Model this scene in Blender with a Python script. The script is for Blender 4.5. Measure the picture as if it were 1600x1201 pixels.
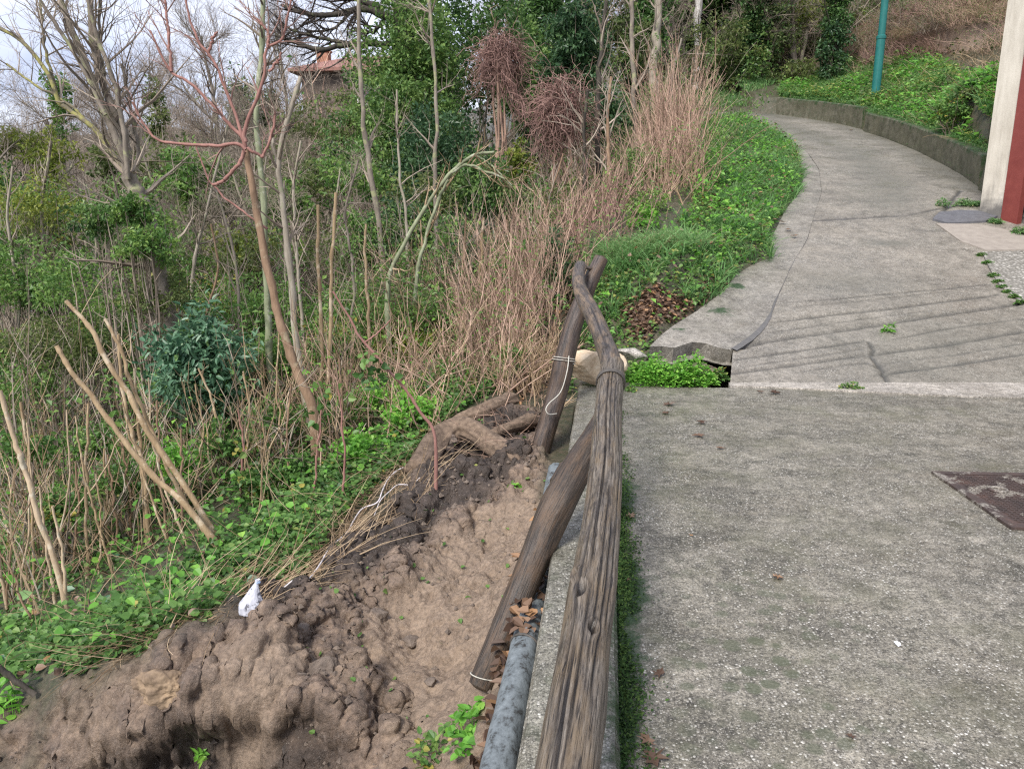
import bpy, math
import numpy as np

rng = np.random.default_rng(7)
for o in list(bpy.data.objects):
    bpy.data.objects.remove(o)
scene = bpy.context.scene
COL = scene.collection

# ------------------------------------------------------------------ camera
CAM_H, PITCH, FPX = 1.6, math.radians(13.0), 1180.0
cam_d = bpy.data.cameras.new('camera')
cam = bpy.data.objects.new('camera', cam_d)
COL.objects.link(cam)
cam.location = (0, 0, CAM_H)
cam.rotation_euler = (math.radians(90) - PITCH, 0, 0)
cam_d.sensor_width = 36.0
cam_d.lens = 36.0 * FPX / 1600.0
cam_d.clip_start = 0.05
cam_d.clip_end = 5000
scene.camera = cam

# ------------------------------------------------------------------ sky, sun, exposure
SUN_EL, SUN_AZ = math.radians(48), math.radians(-150)      # azimuth from +Y, negative = left
world = bpy.data.worlds.new('World')
scene.world = world
world.use_nodes = True
wn = world.node_tree
wn.nodes.clear()
w_out = wn.nodes.new('ShaderNodeOutputWorld')
w_bg = wn.nodes.new('ShaderNodeBackground')
w_bg.inputs['Strength'].default_value = 0.12
w_sky = wn.nodes.new('ShaderNodeTexSky')
w_sky.sky_type = 'NISHITA'
w_sky.sun_disc = False
w_sky.sun_elevation = SUN_EL
w_sky.sun_rotation = SUN_AZ
w_tc = wn.nodes.new('ShaderNodeTexCoord')
w_map = wn.nodes.new('ShaderNodeMapping')
w_map.inputs['Scale'].default_value = (1.6, 1.6, 5.0)
w_no = wn.nodes.new('ShaderNodeTexNoise')
w_no.inputs['Scale'].default_value = 2.2
w_no.inputs['Detail'].default_value = 6
w_no.inputs['Roughness'].default_value = 0.6
w_cr = wn.nodes.new('ShaderNodeValToRGB')
e = w_cr.color_ramp.elements
e[0].position, e[0].color = 0.33, (2.7, 2.95, 4.0, 1)
e[1].position, e[1].color = 0.66, (4.7, 4.85, 5.5, 1)
w_mix = wn.nodes.new('ShaderNodeMixRGB')
w_mix.inputs[0].default_value = 0.86
wn.links.new(w_tc.outputs['Generated'], w_map.inputs[0])
wn.links.new(w_map.outputs[0], w_no.inputs['Vector'])
wn.links.new(w_no.outputs[0], w_cr.inputs[0])
wn.links.new(w_sky.outputs[0], w_mix.inputs[1])
wn.links.new(w_cr.outputs[0], w_mix.inputs[2])
wn.links.new(w_mix.outputs[0], w_bg.inputs[0])
wn.links.new(w_bg.outputs[0], w_out.inputs[0])

sun_d = bpy.data.lights.new('sun', 'SUN')
sun_d.energy = 2.4
sun_d.angle = math.radians(18)
sun_d.color = (1.0, 0.95, 0.88)
sun = bpy.data.objects.new('sun', sun_d)
COL.objects.link(sun)
sun.rotation_euler = (math.radians(90) - SUN_EL, 0, math.pi - SUN_AZ)
sun.location = (0, 0, 40)

scene.view_settings.view_transform = 'Standard'
scene.view_settings.look = 'None'
scene.view_settings.gamma = 1
scene.view_settings.use_curve_mapping = False
scene.view_settings.exposure = 1.08
scene.render.engine = 'CYCLES'
cy = scene.cycles
cy.max_bounces = 6
cy.diffuse_bounces = 4
cy.glossy_bounces = 2
cy.transmission_bounces = 4
cy.transparent_max_bounces = 4
cy.use_denoising = False
cy.pixel_filter_type = 'BLACKMAN_HARRIS'
cy.filter_width = 1.25
cy.sample_clamp_indirect = 3.0
cy.use_adaptive_sampling = True
cy.adaptive_threshold = 0.008
cy.caustics_reflective = False
cy.caustics_refractive = False

# ------------------------------------------------------------------ pixel -> world
def ray(px, py):
    a = (px - 800) / FPX
    b = (600.5 - py) / FPX
    return np.array([a, math.cos(PITCH) + b * math.sin(PITCH), -math.sin(PITCH) + b * math.cos(PITCH)])

def G(px, py, z):
    r = ray(px, py)
    return np.array([0, 0, CAM_H]) + r * ((z - CAM_H) / r[2])

def P(px, py, Y):
    r = ray(px, py)
    return np.array([0, 0, CAM_H]) + r * (Y / r[1])

def zroad(Y):
    Y = np.asarray(Y, float)
    return np.where(Y < 6.95, 0, np.where(Y < 12.6, (Y - 6.95) * 0.2832, 1.6 + 0.24 * (Y - 12.6)))

def R(px, py):
    Ys = np.linspace(5.5, 40, 6000)
    r = ray(px, py)
    k = int(np.argmax(CAM_H + r[2] / r[1] * Ys - zroad(Ys) < 0))
    return P(px, py, Ys[k])

# ------------------------------------------------------------------ numpy noise
def _h(ix, iy, iz, seed):
    n = (ix * 73856093) ^ (iy * 19349663) ^ (iz * 83492791) ^ (seed * 2654435)
    n = n & 0x7fffffff
    n = ((n >> 13) ^ n) & 0x7fffffff
    n = (n * ((n * n * 15731 + 789221) & 0x7fffffff) + 1376312589) & 0x7fffffff
    return n / 2147483647.0

def vnoise(p, seed=0):
    p = np.asarray(p, float)
    i = np.floor(p).astype(np.int64)
    f = p - i
    f = f * f * (3 - 2 * f)
    out = 0
    for dx in (0, 1):
        wx = f[:, 0] if dx else 1 - f[:, 0]
        for dy in (0, 1):
            wy = f[:, 1] if dy else 1 - f[:, 1]
            for dz in (0, 1):
                wz = f[:, 2] if dz else 1 - f[:, 2]
                out = out + wx * wy * wz * _h(i[:, 0] + dx, i[:, 1] + dy, i[:, 2] + dz, seed)
    return out * 2 - 1

def fbm(p, octv=4, seed=0, gain=0.5):
    p = np.asarray(p, float)
    s, a, t = 0, 1.0, 0
    for k in range(octv):
        s = s + a * vnoise(p * (2.03 ** k) + 17.3 * k, seed + k)
        t += a
        a *= gain
    return s / t

def fbm2(x, y, scale, octv=4, seed=0, gain=0.5):
    return fbm(np.stack([x * scale, y * scale, np.full_like(x, 0.37 + seed)], 1), octv, seed, gain)

def worley2(x, y, scale, seed=0):
    px, py = x * scale, y * scale
    ix, iy = np.floor(px).astype(np.int64), np.floor(py).astype(np.int64)
    f1 = np.full(px.shape, 9.0)
    f2 = np.full(px.shape, 9.0)
    for dx in (-1, 0, 1):
        for dy in (-1, 0, 1):
            cx = ix + dx + _h(ix + dx, iy + dy, ix * 0, seed)
            cy_ = iy + dy + _h(ix + dx, iy + dy, ix * 0 + 5, seed + 3)
            d = np.hypot(px - cx, py - cy_)
            f2 = np.minimum(f2, np.maximum(f1, d))
            f1 = np.minimum(f1, d)
    return f1, f2

def sstep(a, b, x):
    t = np.clip((x - a) / (b - a), 0, 1)
    return t * t * (3 - 2 * t)

def norm(v):
    return v / np.maximum(np.linalg.norm(v, axis=-1, keepdims=True), 1e-9)

def inpoly(x, y, poly):
    poly = np.asarray(poly)[:, :2]
    ins = np.zeros(x.shape, bool)
    n = len(poly)
    for i in range(n):
        x1, y1 = poly[i]
        x2, y2 = poly[(i + 1) % n]
        if y1 == y2:
            continue
        c = ((y1 > y) != (y2 > y)) & (x < (x2 - x1) * (y - y1) / (y2 - y1) + x1)
        ins ^= c
    return ins

def dist_line(x, y, pts, closed=False):
    pts = np.asarray(pts, float)[:, :2]
    if closed:
        pts = np.vstack([pts, pts[:1]])
    d = np.full(x.shape, 1e9)
    for a, b in zip(pts[:-1], pts[1:]):
        ab = b - a
        t = np.clip(((x - a[0]) * ab[0] + (y - a[1]) * ab[1]) / max(ab @ ab, 1e-9), 0, 1)
        d = np.minimum(d, np.hypot(x - a[0] - t * ab[0], y - a[1] - t * ab[1]))
    return d

def sdist(x, y, poly):          # positive inside
    d = dist_line(x, y, poly, True)
    return np.where(inpoly(x, y, poly), d, -d)

def spline(pts, n):
    pts = np.asarray(pts, float)
    q = np.vstack([2 * pts[0] - pts[1], pts, 2 * pts[-1] - pts[-2]])
    m = len(pts) - 1
    t = np.linspace(0, m, n)
    i = np.minimum(t.astype(int), m - 1)
    f = (t - i)[:, None]
    a, b, c, d = q[i], q[i + 1], q[i + 2], q[i + 3]
    return 0.5 * (2 * b + (c - a) * f + (2 * a - 5 * b + 4 * c - d) * f ** 2 + (3 * b - a - 3 * c + d) * f ** 3)

# ------------------------------------------------------------------ mesh collector
class MB:
    def __init__(self):
        self.v, self.t, self.q, self.tint, self.gr, self.n = [], [], [], [], [], 0
        self.ex = {}

    def add(self, v, tris=None, quads=None, tint=0.5, gr=None):
        v = np.asarray(v, float).reshape(-1, 3)
        self.v.append(v)
        if tris is not None and len(tris):
            self.t.append(np.asarray(tris).reshape(-1, 3) + self.n)
        if quads is not None and len(quads):
            self.q.append(np.asarray(quads).reshape(-1, 4) + self.n)
        self.tint.append(np.broadcast_to(np.asarray(tint, float), (len(v),)))
        self.gr.append(np.zeros((len(v), 3)) if gr is None else gr)
        self.n += len(v)
        return self

    def tubes(self, pts, rad, sides=4, tint=0.5, cap=False):
        pts = np.asarray(pts, float)
        rad = np.asarray(rad, float)
        M, K, _ = pts.shape
        tan = norm(np.gradient(pts, axis=1))
        mt = norm(pts[:, -1] - pts[:, 0])
        ref = np.where(np.abs(mt[:, 2:3]) > 0.75, np.array([[1.0, 0.1, 0]]), np.array([[0, 0.1, 1.0]]))
        nn = norm(np.cross(tan, ref[:, None, :]))
        bb = np.cross(tan, nn)
        an = np.linspace(0, 2 * np.pi, sides, endpoint=False)
        ca, sa = np.cos(an), np.sin(an)
        V = pts[:, :, None, :] + rad[:, :, None, None] * (nn[:, :, None, :] * ca[None, None, :, None] + bb[:, :, None, :] * sa[None, None, :, None])
        seg = np.concatenate([np.zeros((M, 1)), np.cumsum(np.linalg.norm(np.diff(pts, axis=1), axis=2), axis=1)], 1)
        gr = np.stack([np.broadcast_to(rad[:, :, None] * ca, (M, K, sides)), np.broadcast_to(rad[:, :, None] * sa, (M, K, sides)), np.broadcast_to(seg[:, :, None], (M, K, sides))], -1)
        k = np.arange(K - 1)[:, None]
        s = np.arange(sides)[None, :]
        a = k * sides + s
        b = k * sides + (s + 1) % sides
        quad = np.stack([a, b, b + sides, a + sides], -1).reshape(-1, 4)
        Q = (quad[None] + (np.arange(M) * K * sides)[:, None, None]).reshape(-1, 4)
        ti = np.broadcast_to(np.asarray(tint, float).reshape(-1, 1), (M, K * sides)).reshape(-1) if np.ndim(tint) else tint
        n0 = self.n
        self.add(V.reshape(-1, 3), None, Q, ti, gr.reshape(-1, 3))
        if cap:
            for m in range(M):
                for kk, fl in ((0, 1), (K - 1, 0)):
                    base = (m * K + kk) * sides
                    ring = np.arange(sides) + base
                    c = pts[m, kk]
                    nb = self.n
                    self.v.append(c[None]); self.tint.append(np.array([0.5])); self.gr.append(np.array([[0, 0, seg[m, kk]]])); self.n += 1
                    nxt = np.roll(ring, -1)
                    tri = np.stack([nxt, ring, np.full(sides, nb - n0)], 1) if fl else np.stack([ring, nxt, np.full(sides, nb - n0)], 1)
                    self.t.append(tri + n0)
        return self

    def leaves(self, pos, axis, nrm, L, W, fold=0.22, droop=0.12, tint=0.5, oval=False):
        pos = np.asarray(pos, float)
        N = len(pos)
        L = np.broadcast_to(np.asarray(L, float), (N,))[:, None]
        W = np.broadcast_to(np.asarray(W, float), (N,))[:, None]
        axis = norm(axis)
        side = norm(np.cross(axis, nrm))
        up = np.cross(side, axis)
        tip = pos + axis * L - up * L * droop
        ar = np.arange(N)
        if not oval:
            l = pos + axis * L * 0.45 + side * W / 2 + up * fold * W
            r = pos + axis * L * 0.45 - side * W / 2 + up * fold * W
            V = np.stack([pos, r, tip, l], 1).reshape(-1, 3)
            b = ar[:, None] * 4
            T = np.concatenate([b + [0, 1, 2], b + [0, 2, 3]], 0)
            self.add(V, T, None, np.repeat(np.broadcast_to(tint, (N,)), 4))
        else:
            mk = lambda f, w, s: pos + axis * L * f + s * side * W * w + up * (fold * W * w * 1.6) - up * L * droop * f * f
            V = np.stack([pos, mk(.22, .48, -1), mk(.62, .42, -1), tip, mk(.62, .42, 1), mk(.22, .48, 1)], 1).reshape(-1, 3)
            b = ar[:, None] * 6
            Q = np.concatenate([b + [0, 1, 2, 3], b + [0, 3, 4, 5]], 0)
            self.add(V, None, Q, np.repeat(np.broadcast_to(tint, (N,)), 6))
        return self

    def box(self, c, size, rot=0.0, tint=0.5):
        sx, sy, sz = np.asarray(size) / 2
        v = np.array([[x, y, z] for x in (-sx, sx) for y in (-sy, sy) for z in (-sz, sz)])
        cr, sr = math.cos(rot), math.sin(rot)
        v = np.stack([v[:, 0] * cr - v[:, 1] * sr, v[:, 0] * sr + v[:, 1] * cr, v[:, 2]], 1) + np.asarray(c)
        return self.add(v, None, [[0, 1, 3, 2], [4, 6, 7, 5], [0, 4, 5, 1], [2, 3, 7, 6], [0, 2, 6, 4], [1, 5, 7, 3]], tint)

    def grid(self, X, Y, Z, tint=0.5, keep=None):
        n, m = X.shape
        i = np.arange(n - 1)[:, None] * m + np.arange(m - 1)[None]
        q = np.stack([i, i + m, i + m + 1, i + 1], -1)
        if keep is not None:
            q = q[keep]
        q = q.reshape(-1, 4)
        # orientation: make normals point up
        a = np.stack([X, Y, Z], -1).reshape(-1, 3)
        if len(q):
            nz = np.cross(a[q[0, 1]] - a[q[0, 0]], a[q[0, 3]] - a[q[0, 0]])[2]
            if nz < 0:
                q = q[:, ::-1]
        return self.add(a, None, q, tint if np.ndim(tint) == 0 else np.asarray(tint).reshape(-1))

    def mesh(self, name, smooth=False, extra=None):
        V = np.concatenate(self.v)
        T = np.concatenate(self.t) if self.t else np.zeros((0, 3), int)
        Q = np.concatenate(self.q) if self.q else np.zeros((0, 4), int)
        me = bpy.data.meshes.new(name)
        me.vertices.add(len(V))
        me.vertices.foreach_set('co', V.astype(np.float32).ravel())
        loops = np.concatenate([T.ravel(), Q.ravel()]).astype(np.int32)
        me.loops.add(len(loops))
        me.loops.foreach_set('vertex_index', loops)
        ls = np.concatenate([np.arange(len(T)) * 3, len(T) * 3 + np.arange(len(Q)) * 4]).astype(np.int32)
        me.polygons.add(len(ls))
        me.polygons.foreach_set('loop_start', ls)
        me.polygons.foreach_set('use_smooth', np.full(len(ls), bool(smooth)))
        me.update(calc_edges=True)
        at = me.attributes.new('tint', 'FLOAT', 'POINT')
        at.data.foreach_set('value', np.concatenate(self.tint).astype(np.float32))
        gr = np.concatenate(self.gr)
        if np.abs(gr).max() > 0:
            at = me.attributes.new('gr', 'FLOAT_VECTOR', 'POINT')
            at.data.foreach_set('vector', gr.astype(np.float32).ravel())
        for k, a in (extra or {}).items():
            at = me.attributes.new(k, 'FLOAT', 'POINT')
            at.data.foreach_set('value', np.asarray(a, np.float32).ravel())
        return me

    def build(self, name, mat, parent=None, smooth=False, extra=None, **tags):
        me = self.mesh(name, smooth, extra)
        me.materials.append(mat)
        o = bpy.data.objects.new(name, me)
        COL.objects.link(o)
        if parent is not None:
            o.parent = parent
        return tag(o, **tags)

def tag(o, label=None, cat=None, group=None, kind=None):
    if label: o['label'] = label
    if cat: o['category'] = cat
    if group: o['group'] = group
    if kind: o['kind'] = kind
    return o

def thing(name, loc, label, cat, group=None, rz=0.0):
    o = bpy.data.objects.new(name, None)
    COL.objects.link(o)
    o.location = [float(c) for c in loc]
    o.rotation_euler = (0, 0, rz)
    o.empty_display_size = 0.1
    return tag(o, label, cat, group)

def copy_tree(o, parent=None):
    c = o.copy()
    COL.objects.link(c)
    if parent is not None:
        c.parent = parent
    for ch in list(o.children):
        copy_tree(ch, c)
    return c

def place(o, loc, rz=0.0, sc=1.0, label=None, group=None):
    o.location = [float(c) for c in loc]
    o.rotation_euler = (0, 0, rz)
    o.scale = (sc, sc, sc) if np.ndim(sc) == 0 else sc
    if label: o['label'] = label
    if group: o['group'] = group
    return o

# ------------------------------------------------------------------ materials
class NT:
    def __init__(self, name):
        self.m = bpy.data.materials.new(name)
        self.m.use_nodes = True
        self.t = self.m.node_tree
        self.t.nodes.clear()
        self.out = self.t.nodes.new('ShaderNodeOutputMaterial')

    def n(self, typ, _o=0, **kw):
        nd = self.t.nodes.new(typ)
        for k, v in kw.items():
            if k in ('operation', 'blend_type', 'data_type', 'feature', 'attribute_name', 'distance', 'noise_dimensions', 'interpolation'):
                if k == 'distance' and typ == 'ShaderNodeBump':
                    nd.inputs['Distance'].default_value = v
                else:
                    setattr(nd, k, v)
                continue
            if k.startswith('i') and k[1:].isdigit():
                s = nd.inputs[int(k[1:])]
            else:
                s = nd.inputs[k.replace('_', ' ')]
            if isinstance(v, bpy.types.NodeSocket):
                self.t.links.new(v, s)
            else:
                s.default_value = v
        return nd.outputs[_o]

    def attr(self, name, fac=True):
        nd = self.t.nodes.new('ShaderNodeAttribute')
        nd.attribute_name = name
        return nd.outputs['Fac' if fac else 'Vector']

    def coord(self, which='Object'):
        return self.t.nodes.new('ShaderNodeTexCoord').outputs[which]

    def mapping(self, vec, scale):
        return self.n('ShaderNodeMapping', Vector=vec, Scale=scale)

    def noise(self, vec, scale, detail=4, rough=0.55):
        return self.n('ShaderNodeTexNoise', Vector=vec, Scale=scale, Detail=detail, Roughness=rough)

    def voro(self, vec, scale, feature='F1', out=0, rand=1.0):
        return self.n('ShaderNodeTexVoronoi', out, feature=feature, Vector=vec, Scale=scale, Randomness=rand)

    def ramp(self, fac, stops, const=False):
        nd = self.t.nodes.new('ShaderNodeValToRGB')
        cr = nd.color_ramp
        if const:
            cr.interpolation = 'CONSTANT'
        while len(cr.elements) < len(stops):
            cr.elements.new(0.5)
        for el, (p, c) in zip(cr.elements, stops):
            el.position = p
            el.color = (c, c, c, 1) if np.ndim(c) == 0 else (*c, 1)
        self.t.links.new(fac, nd.inputs[0])
        return nd.outputs[0]

    def mix(self, fac, a, b, blend='MIX'):
        nd = self.t.nodes.new('ShaderNodeMixRGB')
        nd.blend_type = blend
        for s, v in zip(nd.inputs, (fac, a, b)):
            if isinstance(v, bpy.types.NodeSocket):
                self.t.links.new(v, s)
            else:
                s.default_value = v if np.ndim(v) == 0 else (*v, 1)
        return nd.outputs[0]

    def math(self, op, a, b=0.0, clamp=False):
        nd = self.t.nodes.new('ShaderNodeMath')
        nd.operation = op
        nd.use_clamp = clamp
        for s, v in zip(nd.inputs, (a, b)):
            if isinstance(v, bpy.types.NodeSocket):
                self.t.links.new(v, s)
            else:
                s.default_value = v
        return nd.outputs[0]

    def bump(self, h, strength=0.5, dist=0.01, normal=None):
        kw = dict(Height=h, Strength=strength, Distance=dist)
        if normal is not None:
            kw['Normal'] = normal
        return self.n('ShaderNodeBump', **kw)

    def finish(self, col, rough=0.8, normal=None, spec=0.4, transl=0.0, metal=0.0):
        p = self.t.nodes.new('ShaderNodeBsdfPrincipled')
        for k, v in (('Base Color', col), ('Roughness', rough), ('Specular IOR Level', spec), ('Metallic', metal)):
            if isinstance(v, bpy.types.NodeSocket):
                self.t.links.new(v, p.inputs[k])
            else:
                p.inputs[k].default_value = v if np.ndim(v) == 0 else (*v, 1)
        if normal is not None:
            self.t.links.new(normal, p.inputs['Normal'])
        sh = p.outputs[0]
        if transl > 0:
            tr = self.t.nodes.new('ShaderNodeBsdfTranslucent')
            if isinstance(col, bpy.types.NodeSocket):
                self.t.links.new(col, tr.inputs[0])
            else:
                tr.inputs[0].default_value = (*col, 1)
            mx = self.t.nodes.new('ShaderNodeMixShader')
            mx.inputs[0].default_value = transl
            self.t.links.new(sh, mx.inputs[1])
            self.t.links.new(tr.outputs[0], mx.inputs[2])
            sh = mx.outputs[0]
        self.t.links.new(sh, self.out.inputs[0])
        return self.m

def leaf_mat(name, stops, rough=0.45, transl=0.3, spec=0.4):
    k = NT(name)
    t = k.attr('tint')
    return k.finish(k.ramp(t, stops), rough, None, spec, transl)

def bark_mat(name, c1, c2, lichen=None, amt=0.5, scale=14, rough=0.85, tinted=False):
    k = NT(name)
    co = k.coord()
    n1 = k.noise(k.mapping(co, (1, 1, 0.35)), scale, 4, 0.65)
    col = k.ramp(n1, [(0.3, c1), (0.68, c2)])
    if tinted:
        col = k.mix(k.math('MULTIPLY', k.attr('tint'), 0.75), col, tinted)
    if lichen is not None:
        n2 = k.noise(co, scale * 0.45, 5, 0.7)
        col = k.mix(k.ramp(n2, [(0.62 - amt * 0.25, 0.0), (0.7 - amt * 0.25, 1.0)]), col, lichen)
    n3 = k.noise(k.mapping(co, (1, 1, 0.2)), scale * 3, 3, 0.6)
    return k.finish(col, rough, k.bump(n3, 0.5, 0.01), 0.25)

def plain(name, c1, c2, scale=20, rough=0.7, bump=0.2, spec=0.4, metal=0.0):
    k = NT(name)
    co = k.coord()
    n1 = k.noise(co, scale, 5, 0.6)
    return k.finish(k.ramp(n1, [(0.3, c1), (0.7, c2)]), rough, k.bump(k.noise(co, scale * 4, 3), bump, 0.005), spec, 0, metal)
# ================================================================== TERRAIN
CT = []
for px, py, z in [
    (800, 1201, -.36), (790, 1050, -.38), (830, 900, -.36), (848, 780, -.36), (866, 690, -.32), (880, 625, -.2), (760, 1190, -.42),
    (700, 1190, -.62), (640, 1195, -.8), (740, 1010, -.6), (680, 1000, -.68), (800, 830, -.52), (760, 870, -.56), (620, 1080, -.76),
    (560, 1120, -.70), (500, 1190, -.9), (480, 1020, -.60), (590, 960, -.60), (640, 880, -.57), (700, 790, -.46), (765, 720, -.36), (600, 810, -.58),
    (540, 900, -.60), (300, 1055, -.60), (390, 950, -.64), (160, 1095, -.74), (30, 1115, -.84), (400, 1060, -.62),
    (250, 1185, -.98), (330, 1165, -.93), (410, 1180, -.9), (120, 1195, -1.0), (20, 1195, -1.05),
    (720, 660, -.25), (800, 620, -.12), (650, 740, -.42),
    (250, 960, -.76), (350, 860, -.70), (450, 800, -.66), (560, 720, -.55), (640, 640, -.42), (740, 580, -.2), (820, 540, .05),
    (100, 1000, -.95), (0, 1050, -1.1), (-80, 1000, -1.5), (0, 950, -1.45), (150, 860, -1.3), (250, 780, -1.15), (350, 720, -1.1), (450, 680, -.95),
    (520, 620, -.95), (620, 560, -.7), (720, 510, -.3), (800, 470, .2), (0, 850, -1.95), (100, 760, -1.95), (250, 680, -1.75), (380, 620, -1.6),
    (880, 500, .33), (940, 430, .8), (900, 540, .1), (1000, 520, .25), (1020, 470, .6), (1060, 445, .8), (1100, 400, 1.0), (1000, 400, .98),
    (900, 400, .75)]:
    CT.append(G(px, py, z) if abs(py - 328) > 60 else None)
CT = [c for c in CT if c is not None]
for px, py, Y in [(1180, 330, 12.6), (1080, 330, 11.6), (960, 340, 11.0), (1150, 250, 16.0), (1100, 215, 19.0), (1130, 190, 23.0), (1000, 400, 9.8), (1230, 300, 13.9),
                  (1220, 240, 17.3), (1180, 205, 20.6), (1060, 260, 14.5), (1000, 290, 13.5), (1160, 165, 26.0), (1220, 150, 26.5), (1100, 150, 26.5), (1040, 200, 20)]:
    CT.append(P(px, py, Y))
# the slope above the retaining wall
for px, py, Y in [(1370, 150, 22.5), (1300, 130, 25.5), (1450, 95, 24), (1450, 50, 28), (1540, 60, 24), (1500, 150, 18), (1535, 205, 15.2), (1340, 175, 21.6),
                  (1220, 160, 25.2), (1260, 90, 30), (1400, 30, 30), (1560, 10, 30), (1440, 200, 18.6), (1290, 160, 23.4), (1560, 120, 17)]:
    CT.append(P(px, py, Y))
for c in [(12, 12, 2.4), (14, 8, 1.5), (20, 14, 5.5), (22, 22, 10), (25, 32, 14), (12, 40, 12), (25, 50, 19), (0, 42, 5.5), (-15, 45, -1.0), (-30, 45, -6), (-30, 25, -7),
          (-15, 25, -4.8), (-8, 15, -3.1), (-15, 12, -4.8), (-6, 20, -3.1), (-3, 12, -1.8), (-1, 16, -1.3), (1.5, 20, .2), (3, 25, 2.6), (-6, 9, -2.4), (-10, 7, -3.8), (-6, 4, -2.4),
          (-3, 2, -1.6), (-2, .5, -1.4), (0, .3, -.7), (-10, 2, -4), (-40, 80, -6), (0, 90, 14), (40, 90, 30), (-80, 60, -14), (-80, 160, -10), (0, 170, 26), (80, 60, 35), (120, 160, 50),
          (-160, 160, -12), (2, -3, -.3), (8, -3, -.3), (8, 4, -.3), (4, 3, -.3), (-30, 5, -9), (-60, 20, -13), (30, 5, 4)]:
    CT.append(np.array(c, float))
CT = np.array(CT)
_c2 = 0.12
_D = np.sqrt(((CT[:, None, :2] - CT[None, :, :2]) ** 2).sum(-1) + _c2)
_zm = CT[:, 2].mean()
_W = np.linalg.solve(_D + np.eye(len(CT)) * 0.02 * -1, CT[:, 2] - _zm)

def rbf(x, y):
    x = np.asarray(x, float); y = np.asarray(y, float)
    sh = x.shape
    x, y = x.ravel(), y.ravel()
    out = np.empty(x.shape)
    for i in range(0, len(x), 40000):
        s = slice(i, i + 40000)
        d = np.sqrt((x[s, None] - CT[None, :, 0]) ** 2 + (y[s, None] - CT[None, :, 1]) ** 2 + _c2)
        out[s] = _zm + d @ _W
    return out.reshape(sh)

# ------------------------------------------------------------------ plan outlines (metres)
K0, K1 = np.array([-0.215, 0.0]), np.array([0.632, 6.9])          # kerb, outer edge
KD = (K1 - K0) / np.linalg.norm(K1 - K0)
KN = np.array([KD[1], -KD[0]])
K0 = K1 - KD * 8.5
KW = 0.295
slab_poly = [K0 + KN * (KW - .02), K1 + KN * (KW - .02), (1.15, 6.84), (2.4, 6.78), (4.0, 6.42), (5.2, 6.28), (9.0, 6.2), (9, -1.4)]
sL = np.array([R(*p)[:2] for p in [(1015, 546), (1028, 535), (1060, 510), (1095, 482), (1130, 455), (1150, 430), (1178, 412), (1208, 400), (1204, 375), (1226, 330), (1250, 300), (1256, 275), (1248, 245), (1228, 222), (1200, 205), (1165, 190), (1125, 180)]])
sB = np.array([R(*p)[:2] for p in [(1145, 549), (1175, 528), (1200, 500), (1212, 470), (1226, 440), (1240, 410), (1262, 372), (1270, 345), (1284, 300), (1280, 265), (1262, 238), (1236, 218), (1208, 202), (1172, 188), (1128, 179)]])
wall_base = np.array([R(*p)[:2] for p in [(1528, 291), (1500, 272), (1470, 255), (1430, 235), (1385, 217), (1350, 206), (1346, 202), (1320, 196), (1290, 190), (1250, 184), (1212, 179)]])
xR_y = np.concatenate([[6.0, 12.0, 12.53], wall_base[:, 1]])
xR_x = np.concatenate([[9.0, 9.0, 7.9], wall_base[:, 0]])

def interp_line(pl, Y):
    o = np.argsort(pl[:, 1])
    return np.interp(Y, pl[o, 1], pl[o, 0])

road_poly = np.vstack([[[1.05, 6.86], [1.43, 7.55]], sL, [[3.2, 25.2], [7.2, 25.2]], wall_base[::-1], [[7.9, 12.6], [9.0, 12.0], [9.0, 6.0]]])
bld0, bld1 = R(1530, 332)[:2], P(1600, 372, 11.72)[:2]

SCARP = np.array([P(px, py, Y)[:2] for px, py, Y in [(1290, 108, 28.5), (1340, 112, 26.5), (1400, 100, 25.6), (1450, 88, 24.6), (1510, 92, 23.4), (1575, 75, 22.6), (1700, 60, 21)]])
def scarp_sd(x, y):
    return y - np.interp(x, SCARP[:, 0], SCARP[:, 1]) + .5 * fbm2(x, y, .9, 3, 120)

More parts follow.
